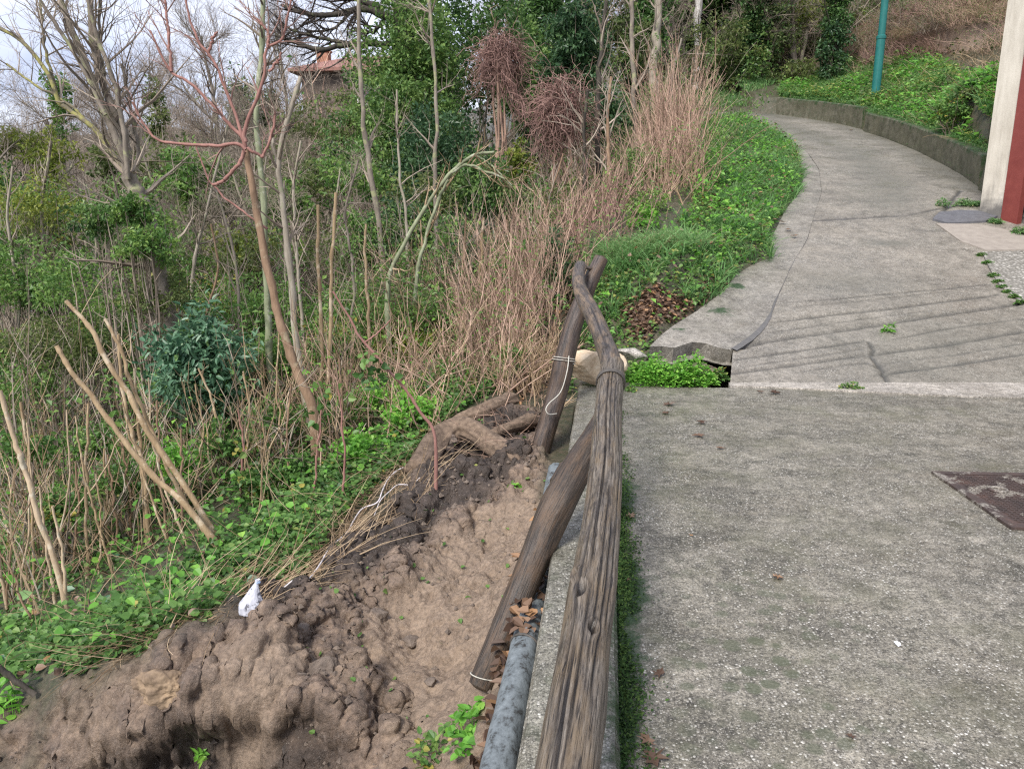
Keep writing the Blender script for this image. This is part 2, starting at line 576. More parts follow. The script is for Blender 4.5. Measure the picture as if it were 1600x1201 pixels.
def zterr(x, y, rough=True):
    x = np.asarray(x, float); y = np.asarray(y, float)
    sh = x.shape
    x, y = x.ravel(), y.ravel()
    z = rbf(x, y)
    r = np.hypot(x, y)
    if rough:
        z = z + 0.07 * fbm2(x, y, 0.8, 3, 3) * sstep(2, 8, r) + 0.5 * fbm2(x, y, 0.11, 3, 9) * sstep(22, 50, r)
    up = (x > SCARP[0, 0] - .5) & (y > 18) & (y < 45)
    if up.any():
        sd = scarp_sd(x[up], y[up])
        z[up] += 1.1 * sstep(0, .4, sd) * sstep(9, 1.0, sd) * sstep(SCARP[0, 0] - .4, SCARP[0, 0] + 1.2, x[up])
    near = (y < 27) & (y > -4) & (x > -2) & (x < 13)
    if near.any():
        xs, ys, zs = x[near], y[near], z[near]
        sr = sdist(xs, ys, road_poly)
        zr = zroad(ys)
        zs = np.where(sr > -0.45, np.minimum(zs, zr - 0.02 + np.clip(-sr, 0, 1) * .6), zs)          # verge meets the concrete just under its top
        zs = np.where(sr > 0.06, np.minimum(zs, zr - 0.12 - 0.4 * sstep(0.06, 0.3, sr)), zs)
        ss = sdist(xs, ys, slab_poly)
        zs = np.where(ss > -0.3, np.minimum(zs, -0.25 - .25 * sstep(-.3, .1, ss)), zs)
        void = np.exp(-(((xs - 1.75) / .55) ** 2 + ((ys - 7.45) / .55) ** 2) ** 2)
        zs = zs - .35 * void
        # behind the retaining wall the ground stands at the wall's top
        dw = dist_line(xs, ys, wall_base)
        inside = inpoly(xs, ys, road_poly)
        zs = np.where(~inside & (dw < 3.0) & (xs > 7.5), np.maximum(zs, np.where(dw > .12, zr + .45 + .10 * dw, -9)), zs)
        z[near] = zs
    # kerb outer side
    s = (x - K0[0]) * KN[0] + (y - K0[1]) * KN[1]
    along = (x - K0[0]) * KD[0] + (y - K0[1]) * KD[1]
    z = np.where((s > -.04) & (s < KW + .3) & (along < 8.5), np.minimum(z, -.34), z)
    return z.reshape(sh)

def hit(px, py, y0=1.2, y1=60):
    Ys = np.concatenate([np.linspace(y0, 12, 500), np.linspace(12.02, y1, 900)])
    r = ray(px, py)
    X = r[0] / r[1] * Ys
    Z = CAM_H + r[2] / r[1] * Ys
    d = Z - zterr(X, Ys)
    k = np.argmax(d < 0)
    if d[k] >= 0:
        k = len(Ys) - 1
    return np.array([X[k], Ys[k], Z[k]])

def gpoly(pts):
    return np.array([hit(*p)[:2] for p in pts])

# ------------------------------------------------------------------ soil, mud and forest floor
mud_poly = gpoly([(832, 740), (800, 790), (745, 800), (700, 850), (650, 900), (600, 930), (560, 960), (560, 1060), (610, 1100), (600, 1201), (770, 1201), (790, 1050), (835, 880), (846, 780)])
bare_poly = gpoly([(840, 640), (760, 640), (700, 690), (650, 745), (590, 800), (540, 860), (470, 920), (400, 925), (340, 990), (240, 1045), (150, 1095), (60, 1105), (-60, 1110), (-80, 1201), (780, 1201), (800, 1000), (850, 760), (868, 680)])
scarp_poly = np.array([P(px, py, Y)[:2] for px, py, Y in [(1330, 95, 26), (1420, 40, 27), (1570, 20, 25), (1570, 75, 23), (1450, 90, 24.2), (1400, 110, 24.5)]])
litter_poly = gpoly([(1090, 450), (1060, 470), (1000, 460), (960, 480), (980, 530), (1010, 540), (1060, 505), (1130, 450), (1140, 430)])

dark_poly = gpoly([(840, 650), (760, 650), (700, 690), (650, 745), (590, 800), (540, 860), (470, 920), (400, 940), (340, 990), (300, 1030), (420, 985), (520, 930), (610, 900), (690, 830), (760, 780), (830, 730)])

def soil_mat():
    k = NT('soil')
    co = k.coord()
    n1 = k.noise(co, 9, 6, 0.65)
    n2 = k.noise(co, 45, 5, 0.7)
    dark = k.ramp(n1, [(0.3, (0.108, 0.080, 0.063)), (0.52, (0.225, 0.162, 0.119)), (0.75, (0.378, 0.274, 0.194))])
    mud = k.ramp(n1, [(0.3, (0.230, 0.167, 0.119)), (0.6, (0.328, 0.244, 0.176)), (0.8, (0.392, 0.301, 0.223))])
    floor_ = k.ramp(k.noise(co, 14, 6, 0.75), [(0.28, (.03, .034, .02)), (0.45, (.07, .075, .04)), (0.6, (.11, .09, .06)), (0.78, (.16, .14, .09))])
    lit = k.ramp(k.noise(co, 30, 4, 0.7), [(0.3, (.07, .04, .025)), (0.5, (.17, .10, .065)), (0.7, (.26, .17, .12))])
    dark = k.mix(k.attr('damp_shade'), dark, k.ramp(n1, [(.3, (.038, .028, .022)), (.55, (.075, .055, .043)), (.75, (.12, .088, .067))]))
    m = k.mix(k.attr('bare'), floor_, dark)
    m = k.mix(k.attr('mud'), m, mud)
    m = k.mix(k.attr('litter'), m, lit)
    m = k.mix(k.ramp(n2, [(0.35, 0.55), (0.6, 1.0)]), (0, 0, 0), m, 'MIX')
    spk = k.voro(co, 60)
    m = k.mix(k.math('MULTIPLY', k.ramp(spk, [(0.10, 1.0), (0.16, 0.0)]), k.math('MULTIPLY', k.attr('bare'), .5)), m, (.36, .31, .26))
    b = k.bump(k.noise(co, 60, 8, 0.75), 0.8, 0.02)
    b = k.bump(k.voro(co, 38), -.45, .02, b)
    rr = k.ramp(k.noise(co, 6, 3), [(0.35, 0.30), (0.6, 0.62)])
    return k.finish(m, rr, b, 0.5)

M_soil = soil_mat()

def masks(x, y):
    n = fbm2(x, y, 3.0, 4, 21)
    n2 = fbm2(x, y, 9.0, 3, 25)
    bare = sstep(-.10, .12, sdist(x, y, bare_poly) + .16 * n + .05 * n2)
    mud = sstep(-.06, .10, sdist(x, y, mud_poly) + .13 * n + .05 * n2)
    lit = np.maximum(sstep(-.4, .5, sdist(x, y, scarp_poly) + .8 * n), sstep(-.1, .2, sdist(x, y, litter_poly) + .2 * n))
    fc_ = (x > SCARP[0, 0] - .3) & (y > 18) & (y < 34)
    sdv = np.where(fc_, scarp_sd(x, y), -9)
    face = sstep(-.3, .05, sdv) * sstep(.9, .3, sdv)
    lit = np.maximum(lit, sstep(-.1, .6, sdv) * sstep(5.5, 3.5, sdv))
    bare = np.maximum(bare, face)
    mud = np.maximum(mud, face * (.35 + .4 * n2))
    tanlump = np.exp(-(((x + 1.22) / .20) ** 2 + ((y - 3.25) / .16) ** 2))
    mud = np.maximum(mud, np.clip(tanlump * 1.5 + .3 * n, 0, 1) * (tanlump > .2))
    return bare, mud, lit

# near, finely lumped sheet
XF0, XF1, YF0, YF1 = -4.2, 0.8, 1.1, 7.1
fx = np.concatenate([np.linspace(XF0, -2.45, 60, endpoint=False), np.linspace(-2.45, XF1, 400)])
fy = np.concatenate([np.linspace(YF0, 2.2, 60, endpoint=False), np.linspace(2.2, 4.6, 300, endpoint=False), np.linspace(4.6, YF1, 170)])
X, Y = np.meshgrid(fx, fy, indexing='ij')
x, y = X.ravel(), Y.ravel()
bare, mud, lit = masks(x, y)
z = zterr(x, y)
edge = sstep(0, .25, np.minimum(np.minimum(x - XF0, XF1 - x), np.minimum(y - YF0, YF1 - y)))
wx, wy = x + .05 * fbm2(x, y, 7, 3, 41), y + .05 * fbm2(x, y, 7, 3, 43)
f1, f2 = worley2(wx + .06 * fbm2(x, y, 3, 3, 47), wy, 3.3, 5)
g1, g2 = worley2(wx, wy, 11.0, 6)
h1, _ = worley2(wx, wy, 26.0, 7)
rough = bare * (1 - .72 * mud)
lump = .12 * (1 - np.clip(f1 * 1.25, 0, 1) ** 2) + .030 * (1 - np.clip(g1 * 1.3, 0, 1) ** 2) * (.4 + .6 * sstep(-.2, .3, fbm2(x, y, 2.5, 2, 48))) + .022 * (1 - h1) * sstep(-.3, .3, fbm2(x, y, 4, 2, 49)) + .02 * np.clip(f2 - f1, 0, .25) / .25
hol = hit(285, 1165)
CLIFF = np.array([hit(*q)[:2] for q in [(60, 1165), (130, 1160), (195, 1150), (235, 1152), (262, 1140), (300, 1122), (345, 1104), (400, 1112), (450, 1135), (500, 1150), (560, 1175), (600, 1215)]])
CLIFF = CLIFF[np.argsort(CLIFF[:, 0])]
csd = np.interp(x, CLIFF[:, 0], CLIFF[:, 1]) - y + .09 * fbm2(x, y, 4.5, 4, 140, .6)
cfade = sstep(CLIFF[0, 0], CLIFF[0, 0] + .35, x) * sstep(CLIFF[-1, 0], CLIFF[-1, 0] - .3, x)
z = z - (.12 + .26 * np.exp(-((x - CLIFF[5, 0] - .1) / .42) ** 2)) * sstep(-.02, .13, csd) * cfade
z = z + .09 * sstep(-.45, -.02, csd) * sstep(.04, -.02, csd) * cfade
hol2 = hit(120, 1185)
z = z - .14 * np.exp(-(((x - hol2[0]) / .5) ** 2 + ((y - hol2[1] + .1) / .2) ** 2))
kerbd = sstep(0.02, .25, -((x - K0[0]) * KN[0] + (y - K0[1]) * KN[1]))
z = z + edge * kerbd * (rough * (lump - .06) + .13 * fbm2(x, y, 1.9, 5, 31, .58) * bare - .05 * np.abs(fbm2(x, y, 3.1, 3, 35)) * bare + .032 * fbm2(x, y, 13, 5, 32, .66) * (bare * .8 + .2))
# the mud has slumped in soft steps
stepn = fbm2(x, y, 1.6, 3, 77) * 2.2 + (y * .55 + x * 1.2) * 2.6
z = z + edge * kerbd * mud * .045 * (sstep(.15, .45, stepn % 1.0) - (stepn % 1.0))
rt = hit(742, 708)
z = z - .20 * np.exp(-(((x - rt[0]) / .17) ** 2 + ((y - rt[1]) / .2) ** 2))
damp_shade = sstep(-.05, .08, sdist(x, y, dark_poly) + .10 * fbm2(x, y, 3.5, 4, 51))
damp_shade = np.maximum(damp_shade, cfade * sstep(-.03, .05, csd) * sstep(.95, .35, np.abs(x - CLIFF[5, 0] - .1) + .2 * fbm2(x, y, 4, 3, 52)))  # shade of the hollow below the cut, painted into the soil colour
# the sheet is then pushed out along its own normals into clods and creases, and the lip of the cut leans out over the hollow
push = (.05 + .15 * np.exp(-((x - CLIFF[5, 0] - .12) / .36) ** 2)) * sstep(-.30, -.03, csd) * (1 - sstep(.0, .05, csd)) * cfade
yy = y - push * (1 + .5 * fbm2(x, y, 6, 3, 150))
Zg = z.reshape(X.shape); Yg = yy.reshape(X.shape)
pos = np.stack([X, Yg, Zg], -1)
du, dv = np.gradient(pos, axis=0), np.gradient(pos, axis=1)
nrm_ = norm(np.cross(du, dv)).reshape(-1, 3)
p3 = pos.reshape(-1, 3)
warp = p3 + .04 * np.stack([vnoise(p3 * 7 + 3, 160), vnoise(p3 * 7 + 9, 161), vnoise(p3 * 7 + 15, 162)], 1)
bil = .085 * np.abs(vnoise(warp * 4.2, 151)) + .060 * np.abs(vnoise(warp * 9.5, 152)) + .034 * np.abs(vnoise(warp * 21, 153)) + .014 * np.abs(vnoise(warp * 46, 154))
amt = edge * kerbd * bare * (1 - .62 * mud)
p3 = p3 + nrm_ * (amt * (bil - .05))[:, None]
fz_grid = (fx, fy, p3[:, 2].reshape(X.shape))
tanv = sstep(.0, .35, fbm2(x, y, 2.6, 4, 155)) * (1 - damp_shade) * .55
mb = MB().grid(X, Y, Zg)
mb.v[0] = p3
mb.build('soil_bank', M_soil, smooth=True, extra=dict(bare=bare, mud=np.maximum(mud, tanv * bare), litter=lit, damp_shade=damp_shade), kind='structure')

def zg(px_, py_):
    """height of the visible ground (fine sheet where there is one)"""
    px_ = np.asarray(px_, float); py_ = np.asarray(py_, float)
    z = zterr(px_, py_)
    m = (px_ > XF0) & (px_ < XF1) & (py_ > YF0) & (py_ < YF1)
    if m.any():
        i = np.clip(np.searchsorted(fx, px_[m]) - 1, 0, len(fx) - 2)
        j = np.clip(np.searchsorted(fy, py_[m]) - 1, 0, len(fy) - 2)
        u = (px_[m] - fx[i]) / (fx[i + 1] - fx[i])
        v = (py_[m] - fy[j]) / (fy[j + 1] - fy[j])
        Z = fz_grid[2]
        z[m] = Z[i, j] * (1 - u) * (1 - v) + Z[i + 1, j] * u * (1 - v) + Z[i, j + 1] * (1 - u) * v + Z[i + 1, j + 1] * u * v
    return z

def zgs(x_, y_):
    return float(zg(np.array([x_]), np.array([y_]))[0])

def grid_sheet(name, xs, ys, holes):
    X, Y = np.meshgrid(xs, ys, indexing='ij')
    cx, cy_ = (X[:-1, :-1] + X[1:, 1:]) / 2, (Y[:-1, :-1] + Y[1:, 1:]) / 2
    keep = np.ones(cx.shape, bool)
    for (a, b, c, d) in holes:
        keep &= ~((cx > a) & (cx < b) & (cy_ > c) & (cy_ < d))
    b_, m_, l_ = masks(X.ravel(), Y.ravel())
    MB().grid(X, Y, zterr(X, Y), keep=keep).build(name, M_soil, smooth=True, extra=dict(bare=b_, mud=m_, litter=l_), kind='structure')

ax = np.arange(-12, 16.01, .1)
ay = np.arange(-2, 32.01, .1)
ax[np.argmin(abs(ax - XF0))], ax[np.argmin(abs(ax - XF1))] = XF0, XF1
grid_sheet('slope', ax, ay, [(XF0, XF1, YF0, YF1)])
grid_sheet('far_ground', np.concatenate([np.arange(-260, -12, 4.0), np.arange(-12, 16, 1.0), np.arange(16, 261, 4.0)]), np.concatenate([np.arange(-40, -2, 4.0), np.arange(-2, 32, 1.0), np.arange(32, 330, 4.0)]), [(-12, 16, -2, 32)])

# far hills across the valley
hx = np.linspace(-900, 700, 120)
hy = np.linspace(325, 1100, 50)
X, Y = np.meshgrid(hx, hy, indexing='ij')
Z = -25 + 100 * sstep(330, 900, Y) + 55 * fbm2(X.ravel(), Y.ravel(), .006, 4, 50).reshape(X.shape) * sstep(325, 500, Y) + .04 * np.clip(X, 0, 900)
k = NT('hill_wood')
M_hill = k.finish(k.ramp(k.noise(k.coord(), .12, 6, .7), [(.3, (.035, .045, .035)), (.6, (.085, .08, .065))]), .95)
MB().grid(X, Y, Z).build('hills', M_hill, smooth=True, kind='structure')

# ================================================================== CONCRETE
def concrete(name, base, lo, hi, moss=True, pebble=1.0, groove=False, wet=.5, contrast=1.0):
    k = NT(name)
    co = k.coord()
    big = k.noise(co, 1.1, 6, .68)
    mid = k.noise(co, 5.5, 6, .72)
    fine = k.noise(co, 55, 4, .7)
    col = k.mix(k.ramp(mid, [(.36, 0.0), (.64, 1.0)]), lo, hi)
    col = k.mix(k.ramp(big, [(.38, 0.0), (.62, .6)]), col, base)
    wetd = k.ramp(k.noise(k.mapping(co, (.85, 1.15, 1)), 1.6, 7, .72), [(.38, .62), (.5, .97), (.64, 1.15)])
    col = k.mix(contrast, col, k.mix(1.0, col, wetd, 'MULTIPLY'))
    brown = k.ramp(k.noise(k.mapping(co, (.8, 1.2, 1)), 2.7, 6, .72), [(.52, 0.0), (.70, .42)])
    col = k.mix(k.math('MULTIPLY', brown, contrast if moss else contrast * .35), col, (.13, .108, .075))
    mott = k.ramp(k.noise(co, 17, 7, .78), [(.36, .52), (.5, 1.0), (.62, 1.32)])
    col = k.mix(contrast, col, k.mix(1.0, col, mott, 'MULTIPLY'))
    grain = k.ramp(k.noise(co, 85, 4, .85), [(.36, .30), (.50, .95), (.64, 1.65)])
    col = k.mix(contrast, col, k.mix(1.0, col, grain, 'MULTIPLY'))
    pits = k.noise(co, 42, 5, .8)
    patchy = k.ramp(k.noise(co, 2.3, 5, .65), [(.38, .25), (.6, 1.0)])
    col = k.mix(k.math('MULTIPLY', k.ramp(pits, [(.36, .85), (.44, 0.0)]), patchy), col, tuple(c * .36 for c in lo))
    # exposed aggregate: pale and dark little stones of two sizes
    v1 = k.voro(co, 80)
    vc = k.n('ShaderNodeTexVoronoi', 1, Vector=co, Scale=80.0)
    sel = k.n('ShaderNodeSeparateColor', Color=vc)
    stone = k.math('MULTIPLY', k.ramp(v1, [(.33, 1.0), (.42, 0.0)]), k.ramp(sel, [(.62, 0.0), (.66, pebble)]))
    stc = k.ramp(k.n('ShaderNodeSeparateColor', 1, Color=vc), [(.0, (.22, .20, .17)), (.4, (.38, .355, .305)), (.85, (.66, .64, .58))])
    col = k.mix(k.math('MULTIPLY', stone, patchy), col, stc)
    v2 = k.voro(co, 150)
    vs2 = k.n('ShaderNodeSeparateColor', Color=k.n('ShaderNodeTexVoronoi', 1, Vector=co, Scale=150.0))
    col = k.mix(k.math('MULTIPLY', k.ramp(v2, [(.3, 1.0), (.42, 0.0)]), k.ramp(vs2, [(.70, 0.0), (.74, pebble * .7)])), col, (.42, .40, .35))
    col = k.mix(k.math('MULTIPLY', k.ramp(v2, [(.25, .9), (.4, 0.0)]), k.ramp(vs2, [(.24, pebble), (.28, 0.0)])), col, (.045, .042, .036))
    if moss:
        bl = k.voro(k.n('ShaderNodeMixRGB', i0=.035, i1=co, i2=k.n('ShaderNodeTexNoise', 1, Vector=co, Scale=9.0)), 10.5)
        reg = k.ramp(k.noise(co, 1.4, 3), [(.38, .35), (.6, 1.0)])
        col = k.mix(k.math('MULTIPLY', k.ramp(bl, [(.26, .85), (.38, 0.0)]), k.math('MULTIPLY', reg, k.attr('spot'))), col, (.075, .085, .05))
        col = k.mix(k.math('MULTIPLY', k.ramp(k.noise(co, 2.1, 5, .7), [(.5, 0.0), (.68, .45)]), k.attr('olive')), col, (.115, .112, .066))
        ms = k.math('ADD', k.attr('moss'), k.math('MULTIPLY', k.math('SUBTRACT', k.noise(co, 7, 8, .78), .5), 2.0))
        mf = k.ramp(ms, [(.32, 0.0), (.46, .7), (.6, 1.0)])
        mcol = k.ramp(k.noise(co, 120, 3), [(.3, (.013, .032, .010)), (.7, (.038, .078, .024))])
        col = k.mix(mf, col, mcol)
    if groove:
        col = k.mix(k.math('MULTIPLY', k.attr('groove'), .97), col, (.035, .034, .032))
        col = k.mix(k.math('MULTIPLY', k.attr('grime'), k.ramp(mid, [(.3, .5), (.65, 1.0)])), col, (.085, .088, .070))
    h = k.math('ADD', k.math('MULTIPLY', fine, .7), k.math('MULTIPLY', k.ramp(v1, [(0.0, 1.0), (.4, 0.0)]), .5))
    nb = k.bump(h, .75, .006)
    nb = k.bump(mid, .35, .012, nb)
    rr = k.ramp(k.noise(co, 1.6, 5, .65), [(.35, .25), (.65, .27 + wet)])
    return k.finish(col, rr, nb, .5)

M_slab = concrete('slab_concrete', (0.194, 0.177, 0.140), (0.082, 0.077, 0.059), (0.261, 0.238, 0.195), pebble=.92, wet=.35)
M_road = concrete('road_concrete', (0.225, 0.200, 0.164), (0.138, 0.125, 0.101), (0.276, 0.249, 0.210), moss=False, groove=True, pebble=.8, contrast=.7)
M_strip = concrete('strip_concrete', (0.235, 0.214, 0.181), (0.138, 0.125, 0.105), (0.285, 0.263, 0.227), pebble=.6, contrast=.7)
M_kerb = concrete('kerb_concrete', (0.184, 0.178, 0.147), (0.097, 0.093, 0.076), (0.267, 0.254, 0.210), pebble=.85, wet=.25)
M_pale = concrete('pale_mortar', (0.357, 0.323, 0.281), (0.281, 0.255, 0.212), (0.425, 0.391, 0.348), moss=False, pebble=.5)
M_wallc = concrete('wall_concrete', (0.111, 0.104, 0.068), (0.046, 0.047, 0.026), (0.156, 0.146, 0.107), pebble=.1, contrast=.4)

# driveway slab
def poly_sheet(poly, cell, zf):
    """grid clipped to a polygon: cells whose centre is inside, border verts snapped to the outline"""
    p = np.asarray(poly, float)[:, :2]
    xs = np.arange(p[:, 0].min() - cell, p[:, 0].max() + cell * 2, cell)
    ys = np.arange(p[:, 1].min() - cell, p[:, 1].max() + cell * 2, cell)
    X, Y = np.meshgrid(xs, ys, indexing='ij')
    cx, cy_ = X[:-1, :-1] + cell / 2, Y[:-1, :-1] + cell / 2
    keep = inpoly(cx.ravel(), cy_.ravel(), p).reshape(cx.shape)
    used = np.zeros(X.shape, bool)
    for dx in (0, 1):
        for dy in (0, 1):
            used[dx:X.shape[0] - 1 + dx, dy:X.shape[1] - 1 + dy] |= keep
    x, y = X.ravel(), Y.ravel()
    d = dist_line(x, y, p, True)
    near = used.ravel() & (d < cell * .8)
    ins = inpoly(x, y, p)
    bx, by = x[near], y[near]
    best = np.full(bx.shape, 1e9); qx, qy = bx.copy(), by.copy()
    pc = np.vstack([p, p[:1]])
    for a, b in zip(pc[:-1], pc[1:]):
        ab = b - a
        t = np.clip(((bx - a[0]) * ab[0] + (by - a[1]) * ab[1]) / max(ab @ ab, 1e-9), 0, 1)
        ux, uy = a[0] + t * ab[0], a[1] + t * ab[1]
        dd = np.hypot(bx - ux, by - uy)
        m = dd < best
        best[m] = dd[m]; qx[m] = ux[m]; qy[m] = uy[m]
    x[near], y[near] = qx, qy
    return x.reshape(X.shape), y.reshape(X.shape), zf(x, y).reshape(X.shape), keep

def skirt(mb, poly, zf, depth, zb=None):
    p = np.asarray(poly, float)[:, :2]
    pc = np.vstack([p, p[:1]])
    pts = []
    for a, b in zip(pc[:-1], pc[1:]):
        n = max(1, int(np.linalg.norm(b - a) / .1))
        pts.append(a + (b - a) * np.linspace(0, 1, n, endpoint=False)[:, None])
    pts = np.vstack(pts)
    zt = zf(pts[:, 0], pts[:, 1])
    n = len(pts)
    V = np.vstack([np.column_stack([pts, zt]), np.column_stack([pts, zt - depth])])
    i = np.arange(n); j = (i + 1) % n
    area = 0.5 * np.sum(p[:, 0] * np.roll(p[:, 1], -1) - np.roll(p[:, 0], -1) * p[:, 1])
    q = np.stack([i + n, j + n, j, i], 1) if area > 0 else np.stack([i, j, j + n, i + n], 1)
    mb.add(V, None, q)
    return len(V)

def slab_z(x, y):
    return .006 * fbm2(x, y, 1.4, 3, 61) + .0022 * fbm2(x, y, 12, 2, 62)

X, Y, Z, keep = poly_sheet(slab_poly, .05, slab_z)
mb = MB(); mb.grid(X, Y, Z, keep=keep)
skirt(mb, slab_poly, slab_z, .3)
allv = np.concatenate(mb.v)
dk = (allv[:, 0] - K0[0]) * KN[0] + (allv[:, 1] - K0[1]) * KN[1] - KW
al = (allv[:, 0] - K0[0]) * KD[0] + (allv[:, 1] - K0[1]) * KD[1]
wmoss = .085 + .05 * fbm2(al, al * 0, 2.2, 3, 68) + .035 * np.sin(al * 2.3) * np.sin(al * 1.1 + .5) + .03 * sstep(4.5, 3, al)
moss = np.clip(1.12 - dk / np.maximum(wmoss, .03) * .62, 0, 1.2)
moss = moss * np.clip(.72 + .9 * fbm2(al, dk, 2.6, 4, 69), .25, 1.05)
spot = sstep(1.5, .4, dk) * sstep(3.6, 2.6, allv[:, 1])
mb.build('driveway_slab', M_slab, extra=dict(moss=moss, spot=spot, olive=np.ones(len(allv))), kind='structure')

# kerb along the outer edge
seg_n = 170
t = np.linspace(0, 8.5, seg_n)
prof = np.array([[0, -.5], [0, .035], [.012, .055], [.03, .062], [.265, .062], [.283, .055], [KW, .03], [KW, -.05]])
ring = []
for k_, (u, w) in enumerate(prof):
    wob = .006 * fbm2(t, np.full_like(t, k_ * 3.1), 4, 3, 66)
    pt = K0[None] + KD[None] * t[:, None] + KN[None] * (u + wob)[:, None]
    ring.append(np.column_stack([pt, np.full_like(t, w) + (.005 * fbm2(t, np.full_like(t, u * 5), 3, 3, 67) if k_ > 0 else 0)]))
V = np.stack(ring, 1)
m = len(prof)
i = np.arange(seg_n - 1)[:, None] * m + np.arange(m - 1)[None]
q = np.stack([i, i + m, i + m + 1, i + 1], -1).reshape(-1, 4)
kmb = MB().add(V.reshape(-1, 3), None, q[:, ::-1])
endc = (seg_n - 1) * m
kmb.q.append(np.array([[endc, endc + 1, endc + 6, endc + 7]])); kmb.q.append(np.array([[endc + 1, endc + 2, endc + 5, endc + 6]])); kmb.q.append(np.array([[endc + 2, endc + 3, endc + 4, endc + 5]]))
av = np.concatenate(kmb.v)
kd = (av[:, 0] - K0[0]) * KN[0] + (av[:, 1] - K0[1]) * KN[1]
kerb = kmb.build('concrete_kerb', M_kerb, extra=dict(moss=np.clip((kd - .2) * 5, 0, .42), spot=np.full(len(av), .5), olive=np.full(len(av), .8)),
                 label='low weathered concrete kerb between the wet slab and the landslip', cat='kerb')

# pale mortar strip where the slab meets the road
pale_poly = [(2.02, 6.83), (2.4, 6.782), (4.0, 6.422), (5.2, 6.282), (9.0, 6.2), (9.0, 6.96), (2.05, 6.97)]
pz = lambda x, y: .012 + .008 * fbm2(x, y, 6, 4, 71)
X, Y, Z, keep = poly_sheet(pale_poly, .04, pz)
mb = MB().grid(X, Y, Z, keep=keep); skirt(mb, pale_poly, pz, .2)
mb.build('mortar_joint', M_pale, kind='structure')

# road carriageway
mainpoly = np.vstack([[[2.06, 6.95]], sB, [[3.2, 25.2], [7.2, 25.2]], wall_base[::-1], [[7.9, 12.6], [9.0, 12.0], [9.0, 6.95]]])
GR = []
for line, wd, dp in [([(1225, 472), (1300, 468), (1400, 458), (1545, 444)], .016, .010), ([(1207, 503), (1300, 492), (1400, 482), (1480, 470), (1560, 460)], .02, .016),
                     ([(1158, 543), (1195, 533), (1260, 523), (1365, 508), (1480, 490), (1600, 472)], .032, .026), ([(1150, 562), (1220, 552), (1320, 537), (1352, 531)], .018, .014),
                     ([(1146, 583), (1240, 570), (1352, 554)], .022, .018), ([(1368, 552), (1480, 538), (1600, 517)], .026, .02), ([(1376, 585), (1480, 572), (1600, 553)], .018, .012),
                     ([(1255, 580), (1330, 569), (1355, 567)], .014, .009), ([(1395, 530), (1490, 512), (1600, 497)], .014, .010), ([(1240, 480), (1350, 470), (1480, 455)], .012, .008), ([(1200, 520), (1330, 501), (1450, 486)], .012, .008), ([(1380, 568), (1490, 555), (1600, 536)], .012, .008), ([(1160, 573), (1260, 559), (1345, 545)], .012, .008)]:
    GR.append((np.array([R(*p)[:2] for p in line]), wd * 1.15, dp * 1.2))
CRK = [np.array([R(*p)[:2] for p in [(1357, 533), (1364, 545), (1361, 556), (1374, 570), (1380, 582), (1388, 597)]]),
       np.array([R(*p)[:2] for p in [(1268, 345), (1330, 341), (1412, 336), (1480, 324), (1515, 316)]]),
       np.array([R(*p)[:2] for p in [(1455, 343), (1475, 330), (1490, 310), (1500, 298)]])]
rows = np.concatenate([np.arange(6.95, 10.2, .0155), np.arange(10.2, 14.5, .05), np.arange(14.5, 25.2, .12)])
mainL = lambda yy: np.where(yy < sB[0, 1], np.interp(yy, [6.95, sB[0, 1]], [2.06, sB[0, 0]]), interp_line(np.vstack([sB, [[3.2, 25.2]]]), yy))
xRf = lambda yy: np.interp(yy, np.append(xR_y, 25.2), np.append(xR_x, 7.2))
uu = np.linspace(0, 1, 300)
XL, XR = mainL(rows), xRf(rows)
X = XL[:, None] + (XR - XL)[:, None] * uu[None]
Y = np.broadcast_to(rows[:, None], X.shape)
x, y = X.ravel(), Y.ravel().copy()
zz = zroad(y) + .012 * fbm2(x, y, .9, 3, 81) + .004 * fbm2(x, y, 7, 3, 82)
groove = np.zeros_like(x)
near = y < 10.3
wob = .012 * fbm2(x[near], y[near], 8, 3, 83)
for ln, wd, dp in GR:
    d = np.abs(dist_line(x[near], y[near], ln) + wob)
    f = np.exp(-(d / wd) ** 2) * (0.75 + .25 * fbm2(x[near], y[near], 9, 2, 84))
    zz[near] -= dp * 1.5 * f
    groove[near] = np.maximum(groove[near], f * min(1, dp / .014))
for ln in CRK:
    d = dist_line(x + .03 * fbm2(x, y, 10, 3, 85), y + .03 * fbm2(x, y, 10, 3, 86), ln)
    f = np.exp(-(d / (.018 + .0015 * y)) ** 2)
    zz -= .02 * f
    groove = np.maximum(groove, f * .9)
grime = .55 * np.exp(-((x - np.interp(y, [10, 12.5, 15, 18, 22], [5.0, 6.1, 7.2, 7.8, 7.6])) / (.55)) ** 2) * sstep(11.8, 13.5, y)
grime = grime + .45 * np.exp(-(((x - 4.2) / .9) ** 2 + ((y - 9.5) / .45) ** 2)) + .75 * np.exp(-(((x - 5.35) / .40) ** 2 + ((y - 10.95) / .12) ** 2))
grime = grime + .6 * sstep(.9, .15, dist_line(x, y, wall_base)) + .55 * sstep(9.6, 7.8, y) * sstep(2.2, 4.2, x) * (.7 + .5 * fbm2(x, y, 1.5, 3, 87))
mb = MB().grid(X, Y, zz.reshape(X.shape))
nv = len(x)
ns = skirt(mb, mainpoly, lambda a, b: zroad(b) - .004, .28)
mb.build('road', M_road, extra=dict(groove=np.append(groove, np.zeros(ns)), grime=np.append(np.clip(grime, 0, 1), np.full(ns, .6))), kind='structure')

